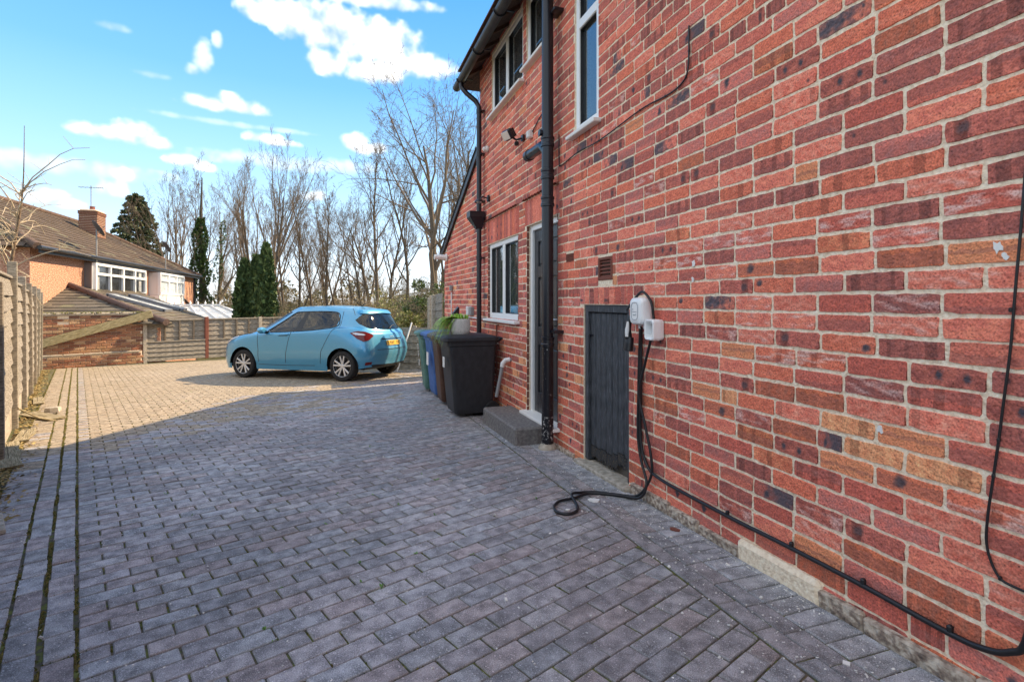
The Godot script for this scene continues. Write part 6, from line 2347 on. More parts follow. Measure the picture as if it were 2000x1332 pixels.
func build_garden_wall() -> void:
	var r := RandomNumberGenerator.new()
	r.seed = 19
	var o := pv(15.85, -0.75)
	var wall := thing("garden_wall", "low ragged brick garden wall behind the leaning timber", "wall", o)
	var y0 := o.y
	var x := E2.rotated(Vector3.UP, 0.13)
	var xf := facing(x, Vector3.ZERO)   # local z looks towards the drive (-E1)
	if xf.basis.z.dot(E1) > 0.0:
		xf.basis.z = -xf.basis.z
	var L := 2.22
	var H := 1.40
	var core := MB.new()
	core.box(xf * Transform3D(Basis.IDENTITY, Vector3(L * 0.5, H * 0.5 - 0.3, -0.105)), Vector3(L - 0.02, H + 0.55, 0.2))
	core.box(xf * Transform3D(Basis.IDENTITY, Vector3(L * 0.5, 0.0, 0.0)), Vector3(L - 0.06, 0.66, 0.10))
	part(wall, "core", core, M.mortar)
	var shapes := []
	var tones := [[0.50, 0.22, 0.12], [0.58, 0.32, 0.17], [0.42, 0.17, 0.10], [0.66, 0.42, 0.25], [0.32, 0.15, 0.10], [0.56, 0.28, 0.16]]
	for t in tones:
		for q in 2:
			var b := MB.new()
			b.col = Color(t[0], t[1], t[2]) * (1.0 + 0.25 * q)
			b.bx(Vector3.ZERO, Vector3(0.218, 0.066, 0.06), 0.007)
			shapes.append(b.mesh())
	for i in 18:
		var y := i * 0.0775 + 0.02
		var xx := 0.0 if i % 2 == 0 else -0.114
		var z := 0.045 if i < 4 else -0.006
		while xx < L:
			var a := maxf(xx, 0.0)
			var e := minf(xx + 0.228, L + (0.06 if i % 4 < 2 and i > 4 else 0.0))
			xx += 0.228
			if e - a < 0.06 or (i > 14 and r.randf() < 0.06):
				continue
			var s := part(wall, "brick", shapes[r.randi_range(0, shapes.size() - 1)], M.garden_brick)
			s.transform = xf * Transform3D(Basis.from_euler(Vector3(r.randf_range(-0.02, 0.02), r.randf_range(-0.02, 0.02), r.randf_range(-0.012, 0.012))).scaled_local(Vector3((e - a - 0.01) / 0.218, 1, 1)), Vector3((a + e) * 0.5, y, z + r.randf_range(-0.006, 0.006)))
	# stone ledge and mossy coping
	for q in 5:
		var lg := MB.new()
		lg.box(xf * Transform3D(Basis.from_euler(Vector3(0.04, 0, r.randf_range(-0.02, 0.02))), Vector3(0.22 + q * 0.43, 0.335, 0.03)), Vector3(0.42, 0.035, 0.12), 0.01)
		part(wall, "ledge_stone", lg, M.pale_concrete)
	for q in 4:
		var cp := MB.new()
		cp.box(xf * Transform3D(Basis.from_euler(Vector3(0.02, 0, r.randf_range(-0.012, 0.012))), Vector3(0.26 + q * 0.56, H + 0.025, -0.08)), Vector3(0.55, 0.06, 0.30), 0.015)
		part(wall, "coping", cp, M.pale_concrete)
	var ms := MB.new()
	for k in 420:
		var c := xf * Vector3(r.randf_range(0, L), H + 0.03 + r.randf_range(0, 0.03), r.randf_range(-0.22, 0.08))
		ms.col = Color(0.15, 0.16, 0.03).lerp(Color(0.26, 0.22, 0.07), r.randf())
		var s := r.randf_range(0.015, 0.045)
		for q in 5:
			var a0 := TAU * q / 5.0
			var a1 := TAU * (q + 1) / 5.0
			ms.tri_out(c + Vector3(cos(a0) * s, 0, sin(a0) * s), c + Vector3(cos(a1) * s, 0, sin(a1) * s), c + Vector3(0, s * 0.7, 0), c - Vector3(0, 0.1, 0))
	part(wall, "coping_moss", ms, M.moss).set_meta("kind", "stuff")
	# heavy timber leaning across it
	var bm := thing("leaning_timber", "long weathered timber propped diagonally across the garden wall", "timber", o)
	var t := MB.new()
	t.col = Color(0.95, 0.98, 0.9)
	var p0 := xf * Vector3(0.0, 0.66, 0.13)
	var p1 := xf * Vector3(2.42, 1.40, 0.13)
	t.bx(Vector3.ZERO, Vector3(p0.distance_to(p1), 0.21, 0.06), 0.008)
	var tp := part(bm, "timber", t, M.old_plank)
	var tx := (p1 - p0).normalized()
	tp.transform = Transform3D(Basis(tx, xf.basis.z.cross(tx), xf.basis.z), (p0 + p1) * 0.5)
	var mo := MB.new()
	mo.col = Color(0.23, 0.22, 0.10)
	mo.bx(Vector3(0, 0.108, 0), Vector3(p0.distance_to(p1) * 0.97, 0.008, 0.05), 0.003)
	part(bm, "moss_line", mo, M.moss).transform = tp.transform

	# board fence right of the wall, bays between pale posts
	var fo := o + x * 2.27
	fo.y = drive_y(fo.z)
	var fc := thing("low_fence", "low grey board fence between the garden wall and the car", "fence", fo)
	var bays := [0.0, 1.62, 3.24, 4.7]
	for k in bays.size():
		var ps := MB.new()
		ps.box(xf * Transform3D(Basis.IDENTITY, Vector3(bays[k], 0.62 if k != 1 else 0.66, 0.0)), Vector3(0.10, 1.30, 0.10), 0.008)
		part(fc, "post", ps, M.pale_concrete if k != 1 else M.terracotta)
	for k in bays.size() - 1:
		var a: float = bays[k] + 0.05
		var b: float = bays[k + 1] - 0.05
		for q in 4:
			var bd := part(fc, "board", wavy_board(b - a, 0.15, 0.03, r, 0.008), M.grey_wood)
			bd.transform = xf * Transform3D(Basis.from_euler(Vector3(-0.05, 0, r.randf_range(-0.008, 0.008))), Vector3((a + b) * 0.5, 0.11 + q * 0.135, 0.02))
		for q in 4:
			var bd := part(fc, "board", wavy_board(b - a, 0.18, 0.02, r, 0.008), M.grey_wood)
			bd.transform = xf * Transform3D(Basis.from_euler(Vector3(-0.05, 0, 0)), Vector3((a + b) * 0.5, 0.66 + q * 0.155, -0.05))
		var rl := MB.new()
		rl.box(xf * Transform3D(Basis.IDENTITY, Vector3((a + b) * 0.5, 1.235, -0.03)), Vector3(b - a, 0.04, 0.06), 0.004)
		rl.box(xf * Transform3D(Basis.IDENTITY, Vector3((a + b) * 0.5, 0.60, 0.03)), Vector3(b - a, 0.03, 0.06), 0.004)
		part(fc, "rail", rl, M.grey_wood)
		for q in 3:
			var bt := MB.new()
			bt.col = Color(0.55, 0.5, 0.45)
			bt.box(xf * Transform3D(Basis.IDENTITY, Vector3(lerpf(a, b, (q + 1) / 4.0 + 0.05), 0.92, -0.015)), Vector3(0.04, 0.60, 0.03), 0.004)
			part(fc, "batten", bt, M.grey_wood)

	# sleepers that hold the bank right of the car
	var s0 := Vector3(0.75, drive_y(-13.35), -13.35)
	var s1 := Vector3(2.75, drive_y(-12.35), -12.35)
	var sf := thing("sleeper_wall", "low grey board retaining wall between the car and the bins", "wall", s0)
	var sx := facing(s1 - s0, Vector3.ZERO)
	if sx.basis.z.z < 0.0:
		sx.basis.z = -sx.basis.z
	var sl := s0.distance_to(s1)
	for q in 6:
		var bd := part(sf, "board", wavy_board(sl, 0.20, 0.035, r, 0.006), M.grey_wood)
		bd.transform = sx * Transform3D(Basis.from_euler(Vector3(-0.03, 0, 0)), Vector3(sl * 0.5, 0.09 + q * 0.165, 0))
	for q in 3:
		var ps := MB.new()
		ps.box(sx * Transform3D(Basis.IDENTITY, Vector3(0.05 + q * (sl - 0.1) * 0.5, 0.5, -0.06)), Vector3(0.09, 1.1, 0.09), 0.006)
		part(sf, "post", ps, M.grey_wood)
	var pole := thing("leaning_pole", "pale thin pole leaning on the retaining wall behind the car", "pole", Vector3(1.42, drive_y(-12.5), -12.5))
	var pm := MB.new()
	pm.tube([Vector3(-0.12, 0.0, 0.1), Vector3(0.28, 1.12, -0.35)], [0.018], 8)
	part(pole, "shaft", pm, M.off_white)

	# fence panel and posts past the rear addition
	var q0 := Vector3(1.98, drive_y(-10.5), -10.50)
	var q1 := Vector3(1.96, drive_y(-11.75), -11.75)
	var rf := thing("side_fence", "grey fence panel with pale posts just past the rear brick wall", "fence", q0)
	var qx := facing(q1 - q0, Vector3.ZERO)
	if qx.basis.z.x > 0.0:
		qx.basis.z = -qx.basis.z
	var ql := q0.distance_to(q1)
	for k in 11:
		var bd := part(rf, "board", wavy_board(ql * 0.62, 0.20, 0.02, r, 0.008), M.grey_wood)
		bd.transform = qx * Transform3D(Basis.from_euler(Vector3(-0.05, 0, 0)), Vector3(ql * 0.31, 0.10 + k * 0.155, -0.03))
	for t2 in [0.62, 0.86, 1.0]:
		var ps := MB.new()
		ps.box(qx * Transform3D(Basis.IDENTITY, Vector3(ql * t2, 0.85, 0)), Vector3(0.09 if t2 != 0.86 else 0.04, 1.78 if t2 < 0.9 else 1.70, 0.10), 0.008)
		part(rf, "post", ps, M.pale_concrete)
	# far panel seen over the boot of the car
	var fo2 := thing("far_fence", "short tan board fence in the undergrowth beyond the car", "fence", Vector3(1.1, terrain_y(1.1, -20.6), -20.6))
	for k in 7:
		var bd := part(fo2, "board", wavy_board(2.2, 0.2, 0.02, r, 0.006), M.old_plank)
		bd.transform = Transform3D(Basis.from_euler(Vector3(-0.05, -0.2, 0)), Vector3(1.0, 0.35 + k * 0.165, 0))
	for k in 2:
		var ps := MB.new()
		ps.bx(Vector3(-0.1 + k * 2.2, 0.75, -0.05 + k * 0.42), Vector3(0.09, 1.6, 0.09), 0.006)
		part(fo2, "post", ps, M.old_plank)

# ---------------------------------------------------------------- neighbours
# courses of tiles on a slope: origin, across and up-slope vectors; tiles outside inside(u, v) are left out
func tile_slope(mb: MB, o: Vector3, ux: Vector3, len_x: float, uy: Vector3, len_y: float, inside: Callable, tint: Color, r: RandomNumberGenerator, tw := 0.30, th := 0.28) -> void:
	var n := ux.cross(uy).normalized()
	if n.y < 0.0:
		n = -n
	for j in int(ceil(len_y / th)):
		var v0 := j * th
		var v1 := minf(v0 + th + 0.03, len_y)
		var x := -tw * 0.5 * (j % 2)
		while x < len_x:
			var a := maxf(x, 0.0) + 0.004
			var b := minf(x + tw, len_x) - 0.004
			x += tw
			if b - a < 0.03 or not inside.call((a + b) * 0.5, (v0 + v1) * 0.5):
				continue
			var k := r.randf_range(0.75, 1.2)
			mb.col = Color(tint.r * k, tint.g * k, tint.b * k)
			if r.randf() < 0.05:
				mb.col = Color(0.30, 0.28, 0.18)
			var lift := n * r.randf_range(0.030, 0.040)
			var p0 := o + ux * a + uy * v0 + lift
			var p1 := o + ux * b + uy * v0 + lift
			var p2 := o + ux * b + uy * v1 + n * 0.008
			var p3 := o + ux * a + uy * v1 + n * 0.008
			mb.quad_out(p0, p1, p2, p3, p0 - n)
			mb.quad_out(p0, p1, p1 - lift, p0 - lift, p2)

func white_window(parent: Node3D, c: Vector3, w: float, h: float, cols: int, top: float, glass: Material) -> void:
	# a window looking along +x; w along z, the upper lights take the share top
	var wnd := Node3D.new()
	wnd.name = numbered(parent, "window")
	parent.add_child(wnd, true)
	wnd.position = c
	var f := MB.new()
	var t := 0.09
	f.bx(Vector3(0, h * 0.5 - t * 0.5, 0), Vector3(0.12, t, w))
	f.bx(Vector3(0, -h * 0.5 + t * 0.5, 0), Vector3(0.12, t, w))
	for k in cols + 1:
		f.bx(Vector3(0.003, 0, -w * 0.5 + t * 0.5 + (w - t) * k / cols), Vector3(0.12, h - t * 2.0, t * 1.25))
	f.bx(Vector3(0.006, h * 0.5 - h * top, 0), Vector3(0.11, t, w - t * 2.0))
	part(wnd, "frame", f, M.white_plastic)
	var pw := (w - t) / cols
	for k in cols:
		for q in 2:
			var g := MB.new()
			var y0 := -h * 0.5 + t if q == 0 else h * 0.5 - h * top + t * 0.5
			var y1 := h * 0.5 - h * top - t * 0.5 if q == 0 else h * 0.5 - t
			g.bx(Vector3(-0.02, (y0 + y1) * 0.5, -w * 0.5 + t * 0.5 + pw * (k + 0.5)), Vector3(0.012, y1 - y0, pw - t * 1.2))
			part(wnd, "pane", g, glass)

func build_neighbour() -> void:
	var r := RandomNumberGenerator.new()
	r.seed = 23
	var base := Vector3(-8.3, -1.6, -18.4)
	var hs := thing("neighbour_house", "brown tiled brick semi with white bay windows on the left", "house", base)
	var H := 4.45       # eaves above its base
	var L := 17.8
	var W := 8.0
	var wl := MB.new()
	wl.bx(Vector3(-W * 0.5, H * 0.5, -L * 0.5), Vector3(W, H, L))
	part(hs, "wall", wl, M.far_brick)
	# hipped roof
	var rise := 2.35
	var e := 0.3
	var A := Vector3(e, H - 0.05, e)
	var B := Vector3(e, H - 0.05, -L - e)
	var C := Vector3(-W - e, H - 0.05, -L - e)
	var D := Vector3(-W - e, H - 0.05, e)
	var R0 := Vector3(-W * 0.5, H + rise, -3.0)
	var R1 := Vector3(-W * 0.5, H + rise, -L + 4.0)
	var mid := Vector3(-W * 0.5, H, -L * 0.5)
	var rb := MB.new()
	rb.col = Color(0.10, 0.075, 0.055)
	rb.quad_out(A, B, R1, R0, mid)
	rb.quad_out(C, D, R0, R1, mid)
	rb.tri_out(B, C, R1, mid)
	rb.tri_out(D, A, R0, mid)
	rb.quad_out(A, B, C, D, mid + Vector3(0, 9, 0))
	var roof := part(hs, "roof", rb, M.roof_tile)
	var tl := MB.new()
	var tint := Color(0.165, 0.118, 0.082)
	var run := W * 0.5 + e
	var slope_len := sqrt(run * run + (rise + 0.05) * (rise + 0.05))
	var uy := Vector3(-run, rise + 0.05, 0).normalized()
	var full := L + 2.0 * e
	var in_front := func(u: float, v: float) -> bool:
		var t := v / slope_len
		return u > t * (3.0 + e) and u < full - t * (4.0 + e)
	tile_slope(tl, A, Vector3(0, 0, -1), full, uy, slope_len, in_front, tint, r)
	var uy2 := Vector3(0, rise + 0.05, -(3.0 + e)).normalized()
	var sl2 := sqrt((rise + 0.05) * (rise + 0.05) + (3.0 + e) * (3.0 + e))
	var wide := W + 2.0 * e
	var in_end := func(u: float, v: float) -> bool:
		var t := v / sl2
		return u > t * wide * 0.5 and u < wide - t * wide * 0.5
	tile_slope(tl, A, Vector3(-1, 0, 0), wide, uy2, sl2, in_end, tint, r)
	part(roof, "tiles", tl, M.roof_tile).set_meta("kind", "stuff")
	# ridge and hip tiles
	for ln in [[A, R0], [B, R1], [R0, R1]]:
		var n := int((ln[0] as Vector3).distance_to(ln[1]) / 0.42)
		for k in n:
			var m := MB.new()
			var q := r.randf_range(0.8, 1.15)
			m.col = Color(0.20 * q, 0.13 * q, 0.10 * q)
			m.tube([(ln[0] as Vector3).lerp(ln[1], k / float(n)) + Vector3(0, 0.03, 0), (ln[0] as Vector3).lerp(ln[1], (k + 0.96) / n) + Vector3(0, 0.03, 0)], [0.11], 8)
			part(roof, "ridge_tile", m, M.roof_tile)
	# gutter, downpipes
	var g := MB.new()
	g.tube([Vector3(e + 0.06, H - 0.06, e), Vector3(e + 0.06, H - 0.06, -L - e)], [0.06], 8)
	g.bx(Vector3(e - 0.02, H - 0.12, -L * 0.5), Vector3(0.03, 0.16, L + e))
	part(hs, "gutter", g, M.gutter_black)
	var dp := MB.new()
	dp.tube([Vector3(0.06, H - 0.1, -L + 0.12), Vector3(0.06, 0.1, -L + 0.12)], [0.045], 8)
	dp.tube([Vector3(0.06, H - 1.2, -L + 3.2), Vector3(0.06, H - 2.0, -L + 0.3)], [0.045], 8)
	part(hs, "waste_pipe", dp, M.gutter_black)
	# chimney
	var ch := Node3D.new()
	ch.name = "chimney"
	hs.add_child(ch)
	ch.position = Vector3(-2.6, 5.7, -11.0)
	for i in 18:
		var c := MB.new()
		var k := r.randf_range(0.85, 1.1)
		c.col = Color(0.36 * k, 0.16 * k, 0.10 * k)
		var s := 0.05 if i > 15 else 0.0
		c.bx(Vector3(0, i * 0.075 + 0.03, 0), Vector3(0.72 + s, 0.064, 0.95 + s), 0.006)
		part(ch, "brick_course", c, M.garden_brick)
	var cc := MB.new()
	cc.bx(Vector3(0, 0.66, 0), Vector3(0.70, 1.36, 0.93))
	cc.bx(Vector3(0, 1.38, 0), Vector3(0.66, 0.06, 0.9), 0.02)
	part(ch, "core", cc, M.mortar)
	var fl := MB.new()
	fl.box(Transform3D(Basis(Vector3(0, 0, 1), -0.53), Vector3(0.40, -0.17, 0)), Vector3(0.25, 0.02, 1.15))
	part(ch, "flashing", fl, M.off_white)
	var pot := MB.new()
	pot.lathe([Vector2(0.12, 0.0), Vector2(0.10, 0.18), Vector2(0.12, 0.2), Vector2(0.0, 0.2)], Transform3D(Basis.IDENTITY, Vector3(0, 1.4, 0)), 12)
	part(ch, "chimney_pot", pot, M.terracotta)
	# windows
	var dark := M.window_dark as Material
	white_window(hs, Vector3(0.30, 3.69, -5.8), 5.0, 1.05, 4, 0.36, dark)
	var bay := MB.new()
	bay.bx(Vector3(0.10, 3.69, -5.8), Vector3(0.3, 1.05, 4.9))
	part(hs, "bay", bay, M.lead)  # lead grey core, the shade on its side put into the colour
	for k in [-7.9, -3.75, -3.5]:
		var cu := MB.new()
		for q in 6:
			cu.tube([Vector3(0.262, 3.22, k + q * 0.05), Vector3(0.262, 4.1, k + q * 0.05)], [0.03], 6)
		part(hs, "curtain", cu, M.curtain)
	white_window(hs, Vector3(0.42, 3.70, -11.8), 4.0, 1.05, 3, 0.34, M.window_pale)
	var ap := MB.new()
	ap.bx(Vector3(0.2, 2.82, -11.8), Vector3(0.5, 0.70, 4.1))
	ap.bx(Vector3(0.18, 3.70, -11.8), Vector3(0.42, 1.04, 3.95))
	part(hs, "bay_apron", ap, M.white_sill)
	# dishes on poles
	for q in [[Vector3(-8.0, 2.75, -21.9), 1.05, "grey satellite dish on a pole above the larger bay window"], [Vector3(-8.0, 2.75, -29.6), 1.15, "grey satellite dish on a pole near the far end of the tiled roof"]]:
		var d := thing("satellite_dish", q[2], "satellite dish", q[0], 0.0, "dishes on the neighbour's roof")
		var pm := MB.new()
		pm.tube([Vector3(0, -0.1, 0), Vector3(0, q[1], 0)], [0.025], 8)
		part(d, "pole", pm, M.grey_plastic)
		var ds := MB.new()
		ds.lathe([Vector2(0.0, 0.0), Vector2(0.15, 0.015), Vector2(0.3, 0.06), Vector2(0.31, 0.065), Vector2(0.3, 0.05), Vector2(0.0, -0.015)], Transform3D(Basis.from_euler(Vector3(0.5, 0.9, -0.9)), Vector3(0, q[1], 0)), 24)
		part(d, "dish", ds, M.dish_grey)
		var arm := MB.new()
		arm.tube([Vector3(0, q[1] - 0.2, 0), Vector3(0.3, q[1] + 0.1, 0.15)], [0.012], 6)
		part(d, "arm", arm, M.grey_plastic)
	var ae := thing("roof_aerial", "thin television aerial on a mast behind the chimney", "aerial", Vector3(-11.4, 4.2, -30.6))
	var am := MB.new()
	am.tube([Vector3(0, 0, 0), Vector3(0, 2.7, 0)], [0.02], 6)
	part(ae, "mast", am, M.grey_plastic)
	var av := MB.new()
	av.tube([Vector3(-0.5, 2.6, 0), Vector3(0.5, 2.62, 0)], [0.015], 6)
	for k in 6:
		av.tube([Vector3(-0.45 + k * 0.18, 2.6, -0.2), Vector3(-0.45 + k * 0.18, 2.6, 0.2)], [0.008], 4)
	part(ae, "rods", av, M.grey_plastic)

	# single storey extension with two roof lights
	var ex := thing("rear_extension", "low tiled extension with two roof lights behind the garden wall", "extension", Vector3(-8.3, -1.6, -17.8))
	var ew := MB.new()
	ew.bx(Vector3(1.75, 1.05, -2.3), Vector3(3.1, 2.1, 4.2))
	part(ex, "wall", ew, M.far_brick)
	var N := Vector3(3.55, 2.22, 0.15)
	var F := Vector3(3.75, 2.20, -4.5)
	var T0 := Vector3(0.0, 3.36, -2.9)
	var T1 := Vector3(0.0, 3.36, -8.6)
	var P := Vector3(0.0, 2.22, 0.15)
	var em := MB.new()
	em.col = Color(0.13, 0.11, 0.085)
	var low := Vector3(1.5, 1.5, -2.5)
	em.quad_out(N, F, T1, T0, low)
	em.tri_out(P, N, T0, low)
	em.tri_out(F, T1, Vector3(0, 2.2, -8.6), low)
	var er := part(ex, "roof", em, M.roof_tile)
	var et := MB.new()
	var up := (T0 - Vector3(N.x, N.y, T0.z)).normalized()
	var ul := T0.distance_to(Vector3(N.x, N.y, T0.z))
	var in_ext := func(u: float, v: float) -> bool:
		var t := v / ul
		return u > t * 3.05 and u < 4.65 + t * 4.1
	tile_slope(et, N, Vector3(0.0, 0, -1), 9.0, up, ul, in_ext, Color(0.24, 0.20, 0.15), r, 0.32, 0.26)
	var up2 := (T0 - Vector3(0.0, P.y, P.z)).normalized()
	var ul2 := T0.distance_to(P)
	var in_e2 := func(u: float, v: float) -> bool:
		return u > 0.0 and u < 3.5 * (1.0 - v / ul2)
	tile_slope(et, P, Vector3(1, 0, 0), 3.55, up2, ul2, in_e2, Color(0.22, 0.19, 0.15), r, 0.32, 0.26)
	part(er, "tiles", et, M.roof_tile).set_meta("kind", "stuff")
	var hn := 9
	for k in hn:
		var m := MB.new()
		m.col = Color(0.20, 0.13, 0.11)
		m.tube([N.lerp(T0, k / float(hn)) + Vector3(0, 0.05, 0), N.lerp(T0, (k + 0.96) / hn) + Vector3(0, 0.05, 0)], [0.10], 8)
		part(er, "hip_tile", m, M.roof_tile)
	var n3 := Vector3(0, 0, -1).cross(up).normalized()
	if n3.y < 0:
		n3 = -n3
	for z in [-3.1, -5.0]:
		var sk := Node3D.new()
		sk.name = numbered(ex, "roof_light")
		ex.add_child(sk, true)
		sk.transform = Transform3D(Basis(up, n3, up.cross(n3)), Vector3(N.x, N.y, z) + up * 1.75 + n3 * 0.05)
		var fr := MB.new()
		fr.bx(Vector3(0, 0.03, 0.36), Vector3(1.7, 0.09, 0.07))
		fr.bx(Vector3(0, 0.03, -0.36), Vector3(1.7, 0.09, 0.07))
		fr.bx(Vector3(0.85, 0.03, 0), Vector3(0.07, 0.085, 0.79))
		fr.bx(Vector3(-0.85, 0.03, 0), Vector3(0.07, 0.085, 0.79))
		part(sk, "frame", fr, M.lead)
		var gp := MB.new()
		gp.bx(Vector3(0, 0.05, 0), Vector3(1.63, 0.02, 0.65))
		part(sk, "pane", gp, M.window_pale)

	# conservatory with a pale sheet roof
	var cs := thing("conservatory", "white conservatory with pale sheet roof and spiked ridge beyond the fence", "conservatory", Vector3(-5.6, -1.3, -27.6))
	var cw := 2.1
	var cl := 1.7
	var ey := 1.62
	var ry := 2.36
	var K := [Vector3(-cw, ey, cl), Vector3(cw, ey, cl), Vector3(cw, ey, -cl), Vector3(-cw, ey, -cl)]
	var Ra := Vector3(-cw, ry, 0)
	var Rb := Vector3(cw - 1.75, ry, 0)
	var faces := [[K[0], K[1], Rb, Ra], [K[1], K[2], Rb, Rb], [K[2], K[3], Ra, Rb]]
	for fc in faces:
		var m := MB.new()
		m.quad_out(fc[0], fc[1], fc[2], fc[3], Vector3(0, 1, 0))
		part(cs, "roof_sheet", m, M.roof_sheet)
	var bars := MB.new()
	for fc in faces:
		for k in 7:
			var t := k / 6.0
			bars.beam((fc[0] as Vector3).lerp(fc[1], t) + Vector3(0, 0.03, 0), (fc[3] as Vector3).lerp(fc[2], t) + Vector3(0, 0.03, 0), 0.05, 0.05)
	for k in 4:
		bars.beam(K[k], K[(k + 1) % 4], 0.09, 0.10)
	bars.beam(Ra + Vector3(0, 0.05, 0), Rb + Vector3(0, 0.05, 0), 0.10, 0.08)
	part(cs, "roof_bar", bars, M.white_plastic)
	for k in 9:
		var sp := MB.new()
		sp.lathe([Vector2(0.03, 0.0), Vector2(0.05, 0.06), Vector2(0.02, 0.12), Vector2(0.0, 0.2)], Transform3D(Basis.IDENTITY, Ra.lerp(Rb, k / 8.0) + Vector3(0, 0.08, 0)), 8)
		part(cs, "finial", sp, M.white_plastic)
	var cwall := MB.new()
	for q in [[Vector3(0, 0.3, cl - 0.05), Vector3(cw * 2 - 0.1, 0.7, 0.1)], [Vector3(cw - 0.05, 0.3, 0), Vector3(0.1, 0.7, cl * 2 - 0.2)]]:
		cwall.bx(q[0], q[1])
	part(cs, "low_wall", cwall, M.far_brick)
	for k in 5:
		var gp := MB.new()
		gp.bx(Vector3(-cw + 0.42 * (k * 2 + 1), 1.12, cl - 0.05), Vector3(0.74, 0.92, 0.02))
		part(cs, "pane", gp, M.window_pale)
		var pp := MB.new()
		pp.bx(Vector3(-cw + 0.84 * (k + 1), 1.12, cl - 0.05), Vector3(0.08, 0.94, 0.08))
		part(cs, "post", pp, M.white_plastic)

# ---------------------------------------------------------------- trees and shrubs
class Grower:
	var r := RandomNumberGenerator.new()
	var trunk: MB
	var crown: MB
	var kids := [13, 6, 5, 3]
	var spread := [0.75, 0.75, 0.8, 0.8]
	var share := [0.42, 0.50, 0.50, 0.55]
	var from := [0.30, 0.2, 0.15, 0.1]
	var up := [0.10, 0.14, 0.10, 0.05]
	var wob := [0.07, 0.12, 0.16, 0.2]
	var depth := 4
	var tips: Array = []
	func grow(p: Vector3, dir: Vector3, length: float, rad: float, lv: int) -> void:
		var n: int = [7, 5, 4, 3, 2][lv]
		var pts := [p]
		var rr := [rad]
		var d := dir.normalized()
		var q := p
		for i in n:
			d = (d + Vector3(r.randfn(0, 1), r.randfn(0, 1), r.randfn(0, 1)) * wob[mini(lv, 3)] + Vector3.UP * up[mini(lv, 3)]).normalized()
			q += d * length / n
			pts.append(q)
			rr.append(maxf(rad * (1.0 - 0.82 * (i + 1) / n), 0.0045))
		var sides: int = [9, 6, 4, 3, 3][lv]
		var mb := trunk if lv == 0 else crown
		mb.tube(pts, rr, sides, lv == 0)
		if lv >= depth:
			tips.append(q)
			return
		var nk: int = kids[lv]
		for k in nk:
			var t: float = from[lv] + (1.0 - from[lv]) * pow((k + r.randf()) / nk, 0.85)
			t = minf(t, 0.98)
			var f := t * n
			var i := mini(int(f), n - 1)
			var at: Vector3 = (pts[i] as Vector3).lerp(pts[i + 1], f - i)
			var ar: float = lerpf(rr[i], rr[i + 1], f - i)
			var axis: Vector3 = ((pts[i + 1] as Vector3) - pts[i]).normalized()
			var side := axis.cross(Vector3(r.randfn(0, 1), r.randfn(0, 1), r.randfn(0, 1)))
			if side.length() < 0.01:
				continue
			side = side.normalized()
			var sp: float = spread[lv] * r.randf_range(0.6, 1.2)
			var nd := (axis * cos(sp) + side * sin(sp)).normalized()
			var ln: float = length * share[lv] * r.randf_range(0.6, 1.25) * (1.15 - 0.55 * t)
			grow(at, nd, ln, minf(ar * 0.72, maxf(rad * 0.5 * (1.2 - t), 0.005)), lv + 1)

func tree_kind(sd: int, kind: String) -> Array:
	# a bare tree 10 m high
	var g := Grower.new()
	g.r.seed = sd
	g.trunk = MB.new()
	g.crown = MB.new()
	var bark := Color(0.20, 0.16, 0.115)
	g.trunk.col = bark
	g.crown.col = Color(0.15, 0.115, 0.085)
	var dir := Vector3(g.r.randf_range(-0.06, 0.06), 1, g.r.randf_range(-0.06, 0.06))
	if kind == "spreading":
		g.kids = [12, 8, 6, 5]
		g.share = [0.62, 0.48, 0.45, 0.5]
		g.from = [0.26, 0.18, 0.15, 0.1]
		g.spread = [0.72, 0.7, 0.8, 0.8]
		g.wob = [0.08, 0.13, 0.17, 0.2]
		g.grow(Vector3(0, -0.4, 0), dir, 9.6, 0.21, 0)
	elif kind == "slender":
		g.kids = [17, 7, 5, 4]
		g.share = [0.30, 0.42, 0.45, 0.5]
		g.from = [0.34, 0.2, 0.2, 0.1]
		g.spread = [0.62, 0.6, 0.7, 0.7]
		g.up = [0.05, 0.22, 0.15, 0.08]
		g.grow(Vector3(0, -0.4, 0), dir, 10.2, 0.115, 0)
	elif kind == "broom":
		g.kids = [14, 8, 5, 4]
		g.share = [0.66, 0.42, 0.45, 0.5]
		g.from = [0.16, 0.2, 0.2, 0.1]
		g.spread = [0.42, 0.45, 0.55, 0.6]
		g.up = [0.05, 0.16, 0.16, 0.1]
		g.wob = [0.05, 0.07, 0.1, 0.14]
		g.grow(Vector3(0, -0.4, 0), dir, 8.4, 0.16, 0)
	else: # forked: several stems from one stool
		g.kids = [10, 6, 5, 4]
		g.share = [0.36, 0.42, 0.45, 0.5]
		g.from = [0.38, 0.2, 0.2, 0.1]
		g.spread = [0.6, 0.6, 0.7, 0.7]
		g.up = [0.10, 0.2, 0.15, 0.08]
		for k in 3:
			var a := TAU * k / 3.0 + g.r.randf()
			g.grow(Vector3(cos(a) * 0.15, -0.4, sin(a) * 0.15), Vector3(cos(a) * 0.3, 1, sin(a) * 0.3), g.r.randf_range(8.0, 10.0), g.r.randf_range(0.07, 0.10), 0)
	return [g.trunk.mesh(), g.crown.mesh()]

